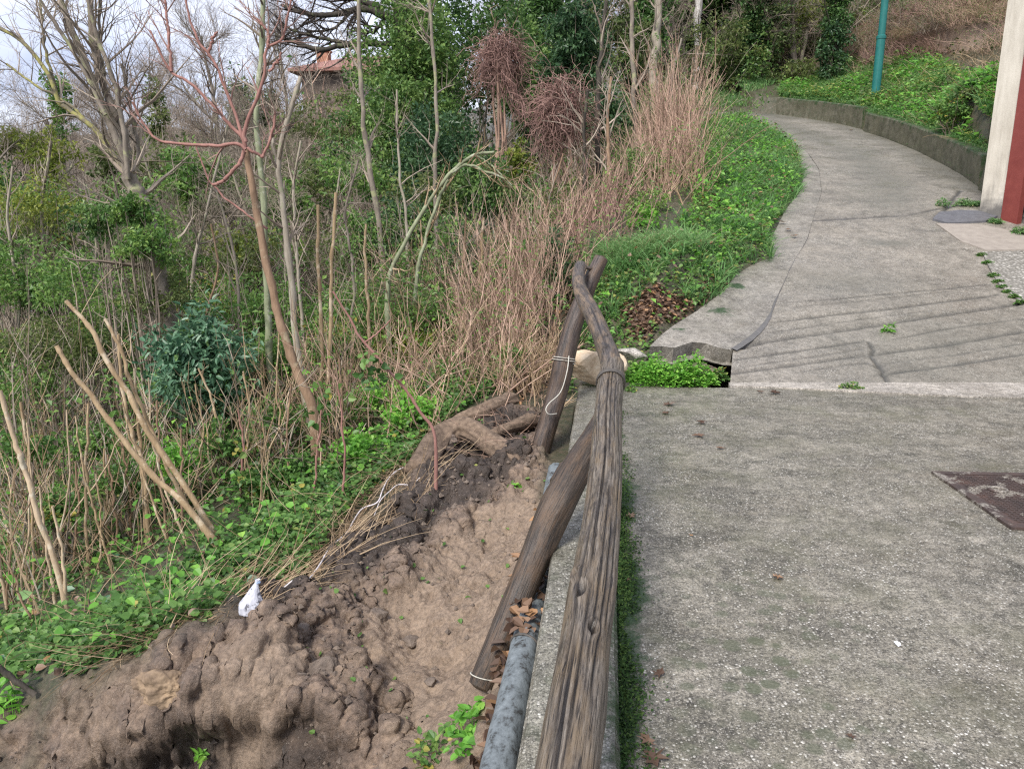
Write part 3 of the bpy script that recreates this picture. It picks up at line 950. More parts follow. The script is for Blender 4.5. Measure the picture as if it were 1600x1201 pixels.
# cracked edge strip of the road, broken off over the washed-out hole
strip_poly = np.vstack([[R(1145, 549)[:2] + [-.005, 0], R(1118, 547)[:2], R(1104, 543)[:2], R(1082, 541)[:2], R(1066, 546)[:2], R(1052, 549)[:2], R(1034, 546)[:2]], sL, (sB - [.004, 0])[::-1][:-1]])
def strip_z(x, y):
    lift = .065 * np.exp(-(((x - 1.7) / .6) ** 2 + ((y - 8.0) / .6) ** 2))
    return zroad(y) + lift + .014 * fbm2(x, y, 2.0, 4, 91) - .004
X, Y, Z, keep = poly_sheet(strip_poly, .05, strip_z)
mb = MB().grid(X, Y, Z, keep=keep)
n0 = mb.n
skirt(mb, strip_poly, strip_z, .19)
nv_ = mb.n - n0
sk = mb.v[-1]; hb = nv_ // 2
jx = fbm(sk[hb:] * [9, 9, 0] + 5, 4, 131, .65)
sk[hb:, 1] += .05 + .13 * np.abs(jx); sk[hb:, 0] += .04 * jx; sk[hb:, 2] += .05 * fbm(sk[hb:] * [14, 14, 0], 3, 133)
# underside
mb.grid(X[:, ::-1], Y[:, ::-1], Z[:, ::-1] - .17 + .03 * fbm2(X.ravel(), Y.ravel(), 9, 3, 92).reshape(X.shape)[:, ::-1], keep=keep[:, ::-1])
av = np.concatenate(mb.v)
mossy = sum(np.exp(-(((av[:, 0] - R(*c)[0]) / a) ** 2 + ((av[:, 1] - R(*c)[1]) / b) ** 2)) for c, a, b in [((1150, 447), .16, .13), ((1125, 487), .18, .16), ((1060, 523), .11, .07), ((1200, 402), .12, .2)])
mb.build('road_edge_strip', M_strip, extra=dict(moss=np.clip(mossy * .62, 0, .8), spot=np.zeros(len(av)), olive=np.full(len(av), .4)), kind='structure')
# tarred seam between strip and carriageway
sp = spline(np.vstack([sB[:10]]), 120)
wv = np.clip(.003 + .016 * sstep(9.8, 8.0, sp[:, 1]) + .012 * fbm2(sp[:, 0], sp[:, 1], 5, 3, 95) + .025 * sstep(8.5, 7.6, sp[:, 1]), .003, 1)
nrm2 = np.column_stack([np.gradient(sp[:, 1]), -np.gradient(sp[:, 0])]); nrm2 /= np.linalg.norm(nrm2, axis=1, keepdims=True)
a_, b_ = sp - nrm2 * wv[:, None] * 1.4, sp + nrm2 * wv[:, None]
zt_ = np.maximum(strip_z(sp[:, 0], sp[:, 1]), zroad(sp[:, 1])) + .014 - .02 * sstep(9.5, 12.5, sp[:, 1])
V = np.stack([np.column_stack([a_, zt_ - .012]), np.column_stack([sp, zt_]), np.column_stack([b_, zt_ - .012])], 1).reshape(-1, 3)
i = np.arange(119)[:, None] * 3 + np.arange(2)[None]
M_tar = plain('tar', (.085, .082, .08), (.135, .13, .125), 30, .6, .3)
MB().add(V, None, np.stack([i, i + 1, i + 4, i + 3], -1).reshape(-1, 4)).build('tar_seam', M_tar, smooth=True, kind='structure')

# apron, gravel patch and tar patch by the garage
def patch(name, pts, mat, lift, amp, cell, sc, thick=.1):
    poly = np.array([R(*p)[:2] for p in pts])
    zf = lambda x, y: zroad(y) + lift + amp * fbm2(x, y, sc, 3, 97)
    X, Y, Z, keep = poly_sheet(poly, cell, zf)
    mb = MB().grid(X, Y, Z, keep=keep); skirt(mb, poly, zf, thick)
    return mb.build(name, mat, smooth=False, kind='structure')
patch('garage_apron', [(1462, 350), (1530, 352), (1565, 358), (1610, 372), (1640, 392), (1540, 392), (1500, 378)], plain('apron_concrete', (.25, .22, .19), (.33, .295, .255), 9, .75, .35), .016, .006, .05, 3)
patch('tar_patch', [(1457, 344), (1468, 334), (1500, 331), (1552, 333), (1560, 340), (1540, 348), (1480, 351)], plain('tar_patch', (.085, .085, .095), (.14, .14, .15), 12, .55, .3), .03, .008, .04, 6)
kk = NT('gravel_concrete')
co = kk.coord()
vd = kk.voro(co, 26)
vcol = kk.n('ShaderNodeTexVoronoi', 1, Vector=co, Scale=26.0)
gcol = kk.mix(kk.ramp(vd, [(.15, 0.0), (.55, .75)]), kk.ramp(kk.n('ShaderNodeSeparateColor', Color=vcol), [(.1, (.27, .255, .225)), (.9, (.47, .45, .41))]), (.10, .095, .08))
M_gravel = kk.finish(gcol, .8, kk.bump(vd, -1.0, .03), .3)
patch('gravel_patch', [(1534, 396), (1640, 394), (1680, 520), (1590, 470), (1562, 448), (1545, 420)], M_gravel, .02, .014, .03, 14)

# manhole cover
mh = np.array([G(1455, 739, 0)[:2], G(1600, 742, 0)[:2], G(1507, 823, 0)[:2]])
ex_ = (mh[1] - mh[0]) / np.linalg.norm(mh[1] - mh[0])
ey_ = np.array([ex_[1], -ex_[0]])
side_ = .86
rzm = math.atan2(ex_[1], ex_[0])
mc = mh[0] + ex_ * side_ / 2 + ey_ * side_ / 2
kk = NT('rusty_iron')
co = kk.coord()
n1 = kk.noise(co, 7, 6, .7)
col = kk.ramp(n1, [(.3, (.042, .034, .032)), (.55, (.075, .052, .045)), (.72, (.125, .075, .06))])
worn = kk.ramp(kk.noise(co, 5, 5, .65), [(.52, 0.0), (.56, 1.0)])
col = kk.mix(worn, col, kk.ramp(kk.voro(co, 80), [(.2, (.36, .33, .28)), (.6, (.16, .14, .12))]))
M_iron = kk.finish(col, .55, kk.bump(kk.noise(co, 60, 3), .4, .004), .5, 0, .2)
mhole = thing('manhole_cover', (mc[0], mc[1], .004), 'rusty square iron manhole cover set in the wet concrete slab', 'manhole cover', rz=rzm)
mb = MB()
for sx, sy, wx_, wy_ in [(0, side_ / 2 - .025, side_, .05), (0, -side_ / 2 + .025, side_, .05), (side_ / 2 - .025, 0, .05, side_ - .1), (-side_ / 2 + .025, 0, .05, side_ - .1)]:
    mb.box((sx, sy, .0045), (wx_, wy_, .014))
mb.build('frame', M_iron, mhole)
mb = MB().box((0, 0, -.004), (side_ - .11, side_ - .11, .02))
nr = 26
for a in range(nr):
    for b in range(nr):
        c = (np.array([a, b]) + .5) / nr * (side_ - .14) - (side_ - .14) / 2
        mb.box((c[0], c[1], .008), (.020, .009, .006), (math.pi / 4 if (a + b) % 2 else -math.pi / 4))
mb.build('plate', M_iron, mhole)
for sx in (-.2, .22):
    an = np.linspace(0, 2 * np.pi, 13)
    MB().tubes([np.column_stack([sx + .05 * np.cos(an), .12 + .04 * np.sin(an), np.full(13, .012)])], [np.full(13, .008)], 6).build('lifting_ring', M_iron, mhole, smooth=True)

# ------------------------------------------------------------------ retaining wall
def wall_piece(base, h0, h1, name, label, th=.24):
    sp = spline(base, 60) if len(base) > 2 else base[0] + (base[1] - base[0]) * np.linspace(0, 1, 30)[:, None]
    t = np.gradient(sp, axis=0); t /= np.linalg.norm(t, axis=1, keepdims=True)
    nn = np.column_stack([t[:, 1], -t[:, 0]])
    if (nn[0] @ np.array([1, .3])) < 0: nn = -nn
    zb = zroad(sp[:, 1])
    hh = np.linspace(h0, h1, len(sp))
    lay = []
    for w, f in [(0, -.3), (0, .0), (0, .35), (0, .7), (0, .95), (.02, 1.0), (th - .02, 1.0), (th, .95), (th, -.3)]:
        off = sp + nn * (w + .008 * fbm2(sp[:, 0], sp[:, 1] + f * 3, 3, 3, 98))[:, None]
        lay.append(np.column_stack([off, zb + hh * f + (.012 * fbm2(sp[:, 0], sp[:, 1], 2, 3, 99) if f > .8 else 0)]))
    V = np.stack(lay, 1); n_, m_ = V.shape[:2]
    i = np.arange(n_ - 1)[:, None] * m_ + np.arange(m_ - 1)[None]
    mb = MB().add(V.reshape(-1, 3), None, np.stack([i, i + 1, i + m_ + 1, i + m_], -1).reshape(-1, 4))
    for e_ in (0, (n_ - 1) * m_):
        mb.q.append(np.array([[e_, e_ + 4, e_ + 7, e_ + 8], [e_ + 4, e_ + 5, e_ + 6, e_ + 7]]))
    av = np.concatenate(mb.v)
    hrel = (av[:, 2] - zroad(av[:, 1])) / .55
    moss = np.clip(.47 * sstep(.45, 1, hrel) + .25 * sstep(.25, 0, hrel), 0, 1)
    return mb.build(name, M_wallc, extra=dict(moss=moss, spot=np.full(len(av), .9), olive=np.ones(len(av))), label=label, cat='wall')
wall_piece(wall_base[:6], .55, .48, 'retaining_wall', 'long mossy concrete retaining wall running from the garage up the road')
wall_piece(wall_base[6:] + [.02, .05], .56, .50, 'retaining_wall', 'short far section of concrete retaining wall, standing a step higher at the bend')

# ------------------------------------------------------------------ garage at the right
fdir = (bld1 - bld0) / np.linalg.norm(bld1 - bld0)
fnor = np.array([fdir[1], -fdir[0]])
if fnor @ bld0 > 0: fnor = -fnor
Lf = float(np.linalg.norm(bld1 - bld0))
zb0, zb1 = zroad(bld0[1]) - .03, P(1600, 372, bld1[1])[2] - .02
g_rz = math.atan2(fdir[1], fdir[0])
gar = thing('garage', (bld0[0], bld0[1], float(zb0)), 'cream rendered garage with red door frame and grey roller shutter beside the road', 'garage', rz=g_rz)
sgn = 1.0 if (np.array([-math.sin(g_rz), math.cos(g_rz)]) @ fnor) < 0 else -1.0     # local +y*sgn points into the building
wq = Lf * .50
kk = NT('render_wall')
co = kk.coord()
col = kk.ramp(kk.noise(kk.mapping(co, (1, 1, .25)), 5, 6, .7), [(.32, (.45, .41, .34)), (.6, (.62, .575, .49)), (.8, (.68, .64, .56))])
sep = kk.n('ShaderNodeSeparateXYZ', 2, Vector=co)
stain = kk.math('ADD', kk.math('MULTIPLY', sep, -1.4), kk.math('MULTIPLY', kk.noise(co, 6, 5, .7), 1.1))
col = kk.mix(kk.ramp(stain, [(.0, 0.0), (.5, .9)]), col, (.12, .115, .11))
col = kk.mix(kk.ramp(kk.noise(kk.mapping(co, (3, 3, .25)), 3, 5, .7), [(.55, 0.0), (.72, .45)]), col, (.26, .24, .21))
M_render = kk.finish(col, .9, kk.bump(kk.noise(co, 40, 4), .3, .008), .2)
M_red = plain('red_paint', (.17, .036, .03), (.22, .052, .042), 6, .5, .15)
M_shut = plain('shutter', (.11, .10, .095), (.16, .145, .135), 8, .55, .1)
D_ = 5.0
mb = MB()
mb.box((wq / 2, sgn * .2, 2.2), (wq, .4, 5.4))                        # corner pier
mb.box((wq / 2 + .0, sgn * (.4 + D_ / 2), 2.2), (.3, D_, 5.4)) if False else None
mb.box((.15, sgn * (.4 + D_ / 2 - .002), 2.2), (.3, D_, 5.4))        # side wall
mb.box((wq + 1.6, sgn * .2, 4.0), (3.2, .4, 1.8))                    # wall above the door
mb.box((wq + 3.5, sgn * .2, 2.2), (.6, .4, 5.4))
mb.box((1.95 + wq, sgn * (D_ + .3), 2.2), (3.6, .3, 5.4))
mb.build('wall', M_render, gar)
dz = float(zb1 - zb0)
fw = Lf * .34
mb = MB()
mb.box((wq + fw / 2, sgn * .02, 1.4 + dz / 2), (fw, .10, 3.4 - dz))
mb.box((wq + fw + 1.2, sgn * .02, 3.05), (2.4, .10, .28))
mb.box((wq + fw + 2.5, sgn * .02, 1.4), (fw, .10, 3.4))
mb.build('door_frame', M_red, gar)
z_ = dz - .15
slat_me = None
while z_ < 2.9:
    mb = MB(); mb.box((0, 0, .058), (2.3, .03, .105)); mb.box((0, -sgn * .014, .058), (2.3, .022, .07))
    if slat_me is None:
        o = mb.build('shutter_slat', M_shut, gar); slat_me = o.data
    else:
        o = bpy.data.objects.new('shutter_slat', slat_me); COL.objects.link(o); o.parent = gar
    o.location = (wq + fw + 1.15, sgn * .12, z_)
    z_ += .115
MB().box((2.0, sgn * 2.6, 5.02), (4.8, 6.2, .22)).build('roof', plain('roof_tile', (.3, .12, .08), (.38, .17, .11), 6), gar)

# ------------------------------------------------------------------ lamp post
lb = P(1367, 156, 22.3)
lamp = thing('street_lamp', (lb[0], lb[1], lb[2] - .1), 'green painted steel street lamp post standing on the grass bank', 'street lamp')
M_green = plain('green_paint', (.012, .115, .105), (.02, .16, .145), 5, .4, .1)
def lathe(prof, sides=20):
    pr = np.array(prof)
    an = np.linspace(0, 2 * np.pi, sides, endpoint=False)
    V = np.stack([pr[:, 0, None] * np.cos(an), pr[:, 0, None] * np.sin(an), np.broadcast_to(pr[:, 1, None], (len(pr), sides))], -1)
    i = np.arange(len(pr) - 1)[:, None] * sides; s = np.arange(sides)[None]
    q = np.stack([i + s, i + (s + 1) % sides, i + sides + (s + 1) % sides, i + sides + s], -1).reshape(-1, 4)
    return MB().add(V.reshape(-1, 3), None, q)
lathe([(.115, -.3), (.115, 1.7), (.095, 1.76), (.095, 3.6), (.075, 3.66), (.07, 6.8), (0, 6.82)]).build('pole', M_green, lamp, smooth=False)
lathe([(.118, 1.66), (.128, 1.67), (.128, 1.74), (.098, 1.765)]).build('collar', M_green, lamp)
mb = MB().tubes([spline([(0, 0, 6.7), (-.2, -.2, 7.1), (-.9, -.8, 7.3)], 12)], [np.full(12, .035)], 8)
mb.build('arm', M_green, lamp)
MB().box((-1.05, -.95, 7.28), (.55, .26, .12), .72).build('lamp_head', plain('lamp_grey', (.3, .3, .3), (.36, .36, .36)), lamp)
# ================================================================== LOGS OF THE BROKEN FENCE
def depth_of(p):
    return p[1] * math.cos(PITCH) + (CAM_H - p[2]) * math.sin(PITCH)

def on_plane(pts, A, B):
    """pixels put on the sloping plane through A and B"""
    kz = (B[2] - A[2]) / (B[1] - A[1])
    out = []
    for px, py in pts:
        r = ray(px, py)
        Y = (A[2] - kz * A[1] - CAM_H) / (r[2] / r[1] - kz)
        out.append(P(px, py, Y))
    return np.array(out)

def wood_log(name, pts, widths, K, S, seed, cracks=(), holes=(), bulge=.06, mat=None, parent=None, fine=.05, origin=None, **tags):
    pts = np.asarray(pts)
    rad = np.array([w / 2 / FPX * depth_of(p) for w, p in zip(widths, pts)])
    if origin is not None:
        pts = pts - origin
    c = spline(np.column_stack([pts, rad]), K)
    c, r = c[:, :3], np.maximum(c[:, 3], .004)
    seg = np.concatenate([[0], np.cumsum(np.linalg.norm(np.diff(c, axis=0), axis=1))])
    mb = MB().tubes(c[None], r[None], S)
    V = mb.v[0].reshape(K, S, 3)
    th = np.linspace(0, 2 * np.pi, S, endpoint=False)
    TH, SG = np.meshgrid(th, seg)
    q = np.stack([np.cos(TH) * 1.1, np.sin(TH) * 1.1, SG * 2.6], -1).reshape(-1, 3)
    d = bulge * fbm(q, 3, seed).reshape(K, S)
    q2 = np.stack([np.cos(TH) * 5.5, np.sin(TH) * 5.5, SG * 2.2], -1).reshape(-1, 3)
    d = d + fine * fbm(q2, 3, seed + 5, .6).reshape(K, S)
    crack = np.zeros((K, S))
    for (t0, s0, s1, wd, dp) in cracks:          # angle, start/end along (0..1), width (rad), depth (of radius)
        tl = t0 + .12 * fbm2(seg, np.full_like(seg, t0), 2.4, 3, seed + 9)
        da = (TH - tl[:, None] + np.pi) % (2 * np.pi) - np.pi
        u = SG / seg[-1]
        env = sstep(s0, s0 + .06, u) * sstep(s1, s1 - .06, u)
        f = np.exp(-(da / wd) ** 2) * env
        d = d - dp * f
        crack = np.maximum(crack, f)
    for (t0, s0, wa, ws, dp) in holes:
        da = ((TH - t0 + np.pi) % (2 * np.pi) - np.pi) * r[:, None]
        ds = SG - s0 * seg[-1]
        rr = np.sqrt((da / wa) ** 2 + (ds / ws) ** 2)
        f = np.exp(-rr ** 4)
        d = d - dp * f + .12 * np.exp(-((rr - 1.6) / .5) ** 2)
        crack = np.maximum(crack, f)
    V = c[:, None, :] + (V - c[:, None, :]) * (1 + d[..., None])
    mb.v[0] = V.reshape(-1, 3)
    ends = []
    for kk_, fl in ((0, 1), (K - 1, 0)):
        ring = np.arange(S) + kk_ * S
        dirn = norm((c[0] - c[1]) if fl else (c[-1] - c[-2]))
        n1 = mb.n
        mb.add(c[kk_] + (V[kk_] - c[kk_]) * .55 + dirn * .012, None, None, .5, np.concatenate([mb.gr[0].reshape(K, S, 3)[kk_] * .5], 0))
        inner = np.arange(S) + n1
        nx = np.roll(ring, -1); ni = np.roll(inner, -1)
        mb.q.append(np.stack([nx, ring, inner, ni], 1) if fl else np.stack([ring, nx, ni, inner], 1))
        n2 = mb.n
        mb.add(c[kk_][None] + dirn * .006, None, None, .5)
        mb.t.append(np.stack([ni, inner, np.full(S, n2)], 1) if fl else np.stack([inner, ni, np.full(S, n2)], 1))
        ends += [S, 1]
    cr = np.concatenate([crack.ravel(), np.zeros(2 * (S + 1))])
    o = mb.build(name, mat, parent, smooth=True, extra=dict(crack=cr), **tags)
    return o, c, r

def log_mat(name, dark, mid, lite, warm, wet=.5, gl=.5):
    k = NT(name)
    g = k.attr('gr', False)
    st = k.mapping(g, (1, 1, .055))
    n1 = k.noise(st, 120, 7, .72)
    n2 = k.noise(k.mapping(g, (1, 1, .25)), 16, 5, .65)
    n3 = k.noise(k.mapping(g, (1, 1, .03)), 260, 4, .65)
    col = k.ramp(n1, [(.34, dark), (.48, mid), (.63, lite)])
    col = k.mix(k.ramp(n2, [(.45, 0.0), (.66, .75)]), col, warm)
    col = k.mix(k.ramp(k.noise(k.mapping(g, (1, 1, .4)), 9, 5, .7), [(.54, 0.0), (.66, .8)]), col, dark)
    col = k.mix(k.ramp(n3, [(.38, .9), (.47, 0.0)]), col, tuple(c * .4 for c in dark))
    col = k.mix(k.attr('crack'), col, (.012, .010, .009))
    b = k.bump(n1, .6, .010)
    b = k.bump(n3, .5, .004, b)
    return k.finish(col, k.ramp(n2, [(.3, wet), (.7, wet + .25)]), b, gl)

M_log = log_mat('weathered_wood', (.028, .022, .018), (.115, .095, .075), (.225, .195, .16), (.175, .125, .072), .28)
M_logd = log_mat('wet_dark_wood', (.022, .016, .014), (.06, .043, .036), (.11, .082, .066), (.13, .082, .05), .38)
M_logb = log_mat('bark_wood', (.018, .014, .011), (.05, .037, .028), (.09, .067, .05), (.125, .075, .042), .38)
M_logu = log_mat('grey_bark', (.028, .023, .020), (.075, .062, .054), (.125, .105, .09), (.26, .18, .11), .45)

RA, RB = P(885, 1201, 1.50), P(956, 580, 4.15)
rail_px = [(866, 1330), (876, 1260), (886, 1195), (899, 1110), (912, 1020), (926, 920), (939, 820), (947, 730), (949, 665), (953, 610), (957, 572)]
rail, rc, rr_ = wood_log('wooden_rail', on_plane(rail_px, RA, RB), [110, 104, 98, 93, 79, 73, 59, 52, 46, 41, 36], 440, 128, 11,
         cracks=[(4.62, .28, .93, .05, .22), (4.2, .05, .42, .06, .15), (5.1, .14, .5, .05, .13), (3.85, .35, .72, .05, .14), (5.4, .1, .45, .06, .12), (3.5, .4, .9, .05, .12), (4.9, .55, .98, .04, .14), (4.45, .0, .22, .07, .16), (5.25, .62, .9, .04, .12), (4.05, .6, .95, .04, .12), (5.7, .2, .8, .05, .12), (4.75, .05, .3, .05, .14)],
         holes=[(4.35, .265, .014, .03, .28), (5.0, .862, .013, .014, .55), (5.05, .21, .012, .022, .2), (3.9, .30, .01, .02, .18)], bulge=.09, fine=.055, mat=M_log,
         label='long grey weathered log of the broken fence, cracked lengthwise, nearest the viewer over the kerb', cat='log')
UA, UB = P(956, 580, 4.15), P(905, 417, 6.2)
up_px = [(959, 592), (953, 560), (944, 535), (934, 508), (922, 484), (911, 464), (905, 446), (904, 430), (907, 416)]
upl, uc, ur = wood_log('wooden_rail', on_plane(up_px, UA, UB), [33, 33, 31, 29, 27, 24, 21, 20, 19], 160, 36, 23,
         cracks=[(4.4, .1, .5, .06, .12)], holes=[(4.9, .22, .015, .02, .4), (4.3, .14, .012, .015, .3), (4.7, .42, .012, .012, .3)], bulge=.14, fine=.05, mat=M_logu,
         label='thinner crooked log with patchy bark, tied to the far end of the grey fence log', cat='log')
wood_log('branch_stub', [P(904, 421, 6.15), P(915, 418, 6.2), P(928, 420, 6.25), P(938, 415, 6.27)], [7, 6, 6, 5], 20, 10, 3, mat=M_logu, parent=upl)
post, pc_, pr_ = wood_log('fence_post', [P(*p) for p in [(833, 760, 5.78), (843, 705, 5.85), (858, 655, 5.92), (872, 608, 6.0), (881, 565, 6.05), (898, 500, 6.15), (920, 446, 6.22), (940, 404, 6.32)]],
         [30, 31, 31, 32, 33, 28, 24, 21], 160, 32, 37, cracks=[(1.8, .1, .8, .06, .12), (2.6, .4, .95, .06, .1)], bulge=.12, fine=.08, mat=M_logd,
         label='dark wet fence post leaning at the head of the landslip, behind the tan stone', cat='post')
fall, fc, fr = wood_log('fence_post', [P(*p) for p in [(752, 1072, 2.96), (765, 1040, 3.0), (800, 955, 3.12), (840, 862, 3.25), (873, 785, 3.36), (903, 728, 3.50), (925, 690, 3.60), (946, 650, 3.70)]],
         [42, 45, 47, 48, 52, 50, 42, 30], 220, 44, 41, cracks=[(3.1, .05, .5, .06, .1)], holes=[(3.6, .72, .02, .03, .2), (2.9, .5, .015, .02, .2)], bulge=.14, fine=.045, mat=M_logb,
         label='brown bark-covered fence post fallen aslant from the log down into the mud', cat='post')

# wire and string ties, each on its log
M_wire = plain('wire', (.055, .05, .045), (.10, .09, .08), 40, .6, .1)
M_twine = plain('twine', (.42, .40, .34), (.55, .53, .47), 40, .8, .2)
def loop_on(c, r, k, rad, turns, mat, parent, name, off=1.08, lean=.02):
    t = norm(c[k + 2] - c[k - 2])
    a = norm(np.cross(t, [0, 0, 1.0])); b = np.cross(t, a)
    an = np.linspace(0, 2 * np.pi * turns, 22 * turns)
    p = c[k] + (a * np.cos(an)[:, None] + b * np.sin(an)[:, None]) * r[k] * off + t * (np.linspace(-lean, lean, len(an)) + .012 * np.sin(an))[:, None]
    return MB().tubes(p[None], np.full((1, len(an)), rad), 5).build(name, mat, parent, smooth=True)
loop_on(rc, rr_, 408, .0045, 3, M_wire, rail, 'wire_tie', 1.12)
loop_on(pc_, pr_, 92, .0035, 2, M_twine, post, 'twine', 1.12)
loop_on(fc, fr, 16, .003, 1, M_twine, fall, 'twine', 1.08)
p = np.array([P(889, 556, 5.98), P(886, 580, 5.9), P(876, 612, 5.85), P(858, 630, 5.82), P(853, 640, 5.78), P(858, 647, 5.78), P(870, 646, 5.85)])
MB().tubes(spline(p, 40)[None], np.full((1, 40), .0045), 5).build('twine', M_twine, post, smooth=True)
M_teal = plain('teal_string', (.02, .22, .20), (.03, .30, .27), 40, .5, .1)
p = np.array([P(846, 703, 5.72), P(838, 705, 5.7), P(834, 708, 5.68), P(833, 725, 5.66), P(830, 738, 5.66)])
MB().tubes(spline(p, 20)[None], np.full((1, 20), .004), 4).build('twine', M_teal, post)

# ------------------------------------------------------------------ stones
def rock(r, seed, planes=14, sub=4, rough=.05):
    import bmesh
    bm = bmesh.new()
    bmesh.ops.create_icosphere(bm, subdivisions=sub, radius=1)
    v = np.array([x.co[:] for x in bm.verts]); f = np.array([[w.index for w in x.verts] for x in bm.faces])
    bm.free()
    g = np.random.default_rng(seed)
    n = norm(g.normal(size=(planes, 3))); d = g.uniform(.62, 1.0, planes)
    dots = v @ n.T
    rr = np.min(np.where(dots > .05, d[None] / np.maximum(dots, .05), 9), axis=1)
    rr = np.minimum(rr, 1.15) * (1 + rough * fbm(v * 3.5, 4, seed))
    return v * rr[:, None] * np.asarray(r), f

kk = NT('tan_stone'); co = kk.coord()
M_tan = kk.finish(kk.ramp(kk.noise(co, 7, 6, .65), [(.3, (.36, .25, .15)), (.5, (.60, .47, .32)), (.72, (.70, .60, .45))]), .75, kk.bump(kk.noise(co, 30, 5), .5, .01), .3)
sp_ = P(922, 563, 6.62)
v, f = rock((.25, .18, .165), 4, 16)
MB().add(v, f).build('stone', M_tan, label='tan quarry stone lying on the far end of the kerb', cat='stone').location = (sp_[0] - .0, sp_[1], .235)
bpy.data.objects['stone'].rotation_euler = (0, .18, .3)
sp2 = P(962, 552, 6.95)
v, f = rock((.10, .12, .12), 9, 12)
o = MB().add(v, f).build('stone', M_tan, label='small tan stone showing just behind the crooked log', cat='stone'); o.location = (sp2[0], sp2[1], .17)
cf = P(985, 552, 7.2)
v, f = rock((.16, .12, .055), 12, 10)
o = MB().add(v, f).build('concrete_fragment', M_pale, label='pale flat concrete fragment wedged between stone and hole', cat='fragment', extra=dict(moss=np.zeros(len(v)), spot=np.zeros(len(v)), olive=np.zeros(len(v))))
o.location = (cf[0], cf[1], cf[2])
# soil clods standing out of the bank
kk = NT('clod'); co = kk.coord()
M_soilc = kk.finish(kk.ramp(kk.noise(co, 12, 6, .7), [(.3, (.09, .070, .057)), (.52, (.18, .14, .11)), (.75, (.28, .22, .172))]), .6, kk.bump(kk.voro(co, 40), -.45, .02, kk.bump(kk.noise(co, 60, 8, .75), .8, .02)), .5)
M_clod = M_soilc
M_clodt = plain('tan_clod', (.12, .085, .06), (.36, .26, .165), 7, .9, 1.0)
M_grock = plain('grey_rock', (.11, .095, .085), (.19, .165, .145), 10, .7, .5)
def clod(px, py, rx, ry, rz_, seed, mat, label, name='soil_clod', lift=.0, planes=18, rough=.16, dy=0.0, raw=False):
    h = hit(px, py)
    v, f = rock((rx, ry, rz_), seed, planes, 6 if rx > .15 else 5 if rx > .08 else 4, rough)
    if 'clod' in name:
        v = v * (1 + .17 * fbm(v / np.array([rx, ry, rz_]) * 1.6, 6, seed + 1, .66))[:, None]
    x_, y_ = h[0], h[1] + dy
    o = MB().add(v, f).build(name, mat, label=label, cat='clod' if 'clod' in name else 'rock', smooth='clod' in name)
    o.location = (x_, y_, (h[2] if raw else zgs(x_, y_)) + lift)
    return o
clod(284, 1082, .16, .13, .13, 31, M_clodt, 'big tan clod overhanging the dark hollow in the bank', lift=.10, rough=.2, raw=True, dy=-.09)
#clod(215, 1165, .12, .10, .10, 32, M_clod, 'lower brown clod left of the dark hollow', lift=-.02, rough=.28, dy=.0)
clod(372, 1122, .042, .035, .045, 33, M_grock, 'grey angular rock at the lip right of the dark hollow', 'rock', lift=.03, planes=10, rough=.05)
clod(470, 1120, .06, .05, .04, 34, M_clod, 'brown clod right of the earth lip', lift=-.01)
clod(640, 988, .055, .05, .045, 35, M_clod, 'rounded clod half stuck in the tan mud above the fallen post', lift=.0)
clod(672, 1075, .04, .03, .02, 36, M_clod, 'small flat clod on the smooth mud beside the fallen post foot', lift=.01)
#clod(560, 1190, .09, .07, .06, 37, M_clod, 'big clod at the lower edge of the smooth mud', lift=.02)
clod(470, 990, .07, .06, .05, 38, M_clod, 'clod on the crest below the white cord end', lift=-.015)
clod(590, 960, .06, .05, .05, 40, M_clod, 'clod at the top rim of the smooth mud', lift=-.01)
clod(510, 1085, .10, .08, .07, 41, M_clod, 'broad clod in the middle of the soil bank', lift=-.03)
#clod(150, 1130, .12, .09, .07, 42, M_clod, 'dark clod at the left end of the bank crest', lift=.0)
clod(700, 700, .10, .07, .06, 43, M_clod, 'dark earth lump under the exposed roots', lift=.0)
#clod(175, 1112, .24, .14, .10, 46, M_clod, 'brown earth ridge left of the big tan clod', lift=-.02, rough=.3, raw=True)
uc = R(1085, 552)
v, f = rock((.42, .16, .11), 48, 22, 5, .3)
v = v * (1 + .3 * fbm(v * 9, 5, 49, .66))[:, None]
o = MB().add(v, f).build('soil_clod', M_clod, label='crumbling earth under the broken edge of the road', cat='clod'); o.location = (uc[0], uc[1] + .13, uc[2] - .22)
# crumbs
g = np.random.default_rng(5)
n = 1500
px_ = g.uniform(-3.4, .2, n * 3); py_ = g.uniform(1.6, 5.6, n * 3)
bm_, mm_, _ = masks(px_, py_)
ok = (bm_ > .6) & (g.random(n * 3) > mm_ * .85) & (((px_ - K0[0]) * KN[0] + (py_ - K0[1]) * KN[1]) < -.05)
px_, py_ = px_[ok][:n], py_[ok][:n]
oct_v = np.array([[1, 0, 0], [-1, 0, 0], [0, 1, 0], [0, -1, 0], [0, 0, 1], [0, 0, -1]], float)
oct_f = np.array([[0, 2, 4], [2, 1, 4], [1, 3, 4], [3, 0, 4], [2, 0, 5], [1, 2, 5], [3, 1, 5], [0, 3, 5]])
n = len(px_)
sz = .006 + .02 * g.random(n) ** 3
V = oct_v[None] * (sz[:, None, None] * g.uniform(.6, 1.2, (n, 6, 1))) + np.column_stack([px_, py_, zg(px_, py_) + sz * .3])[:, None, :]
F = oct_f[None] + (np.arange(n) * 6)[:, None, None]
MB().add(V.reshape(-1, 3), F.reshape(-1, 3)).build('soil_crumbs', M_clod, kind='stuff')

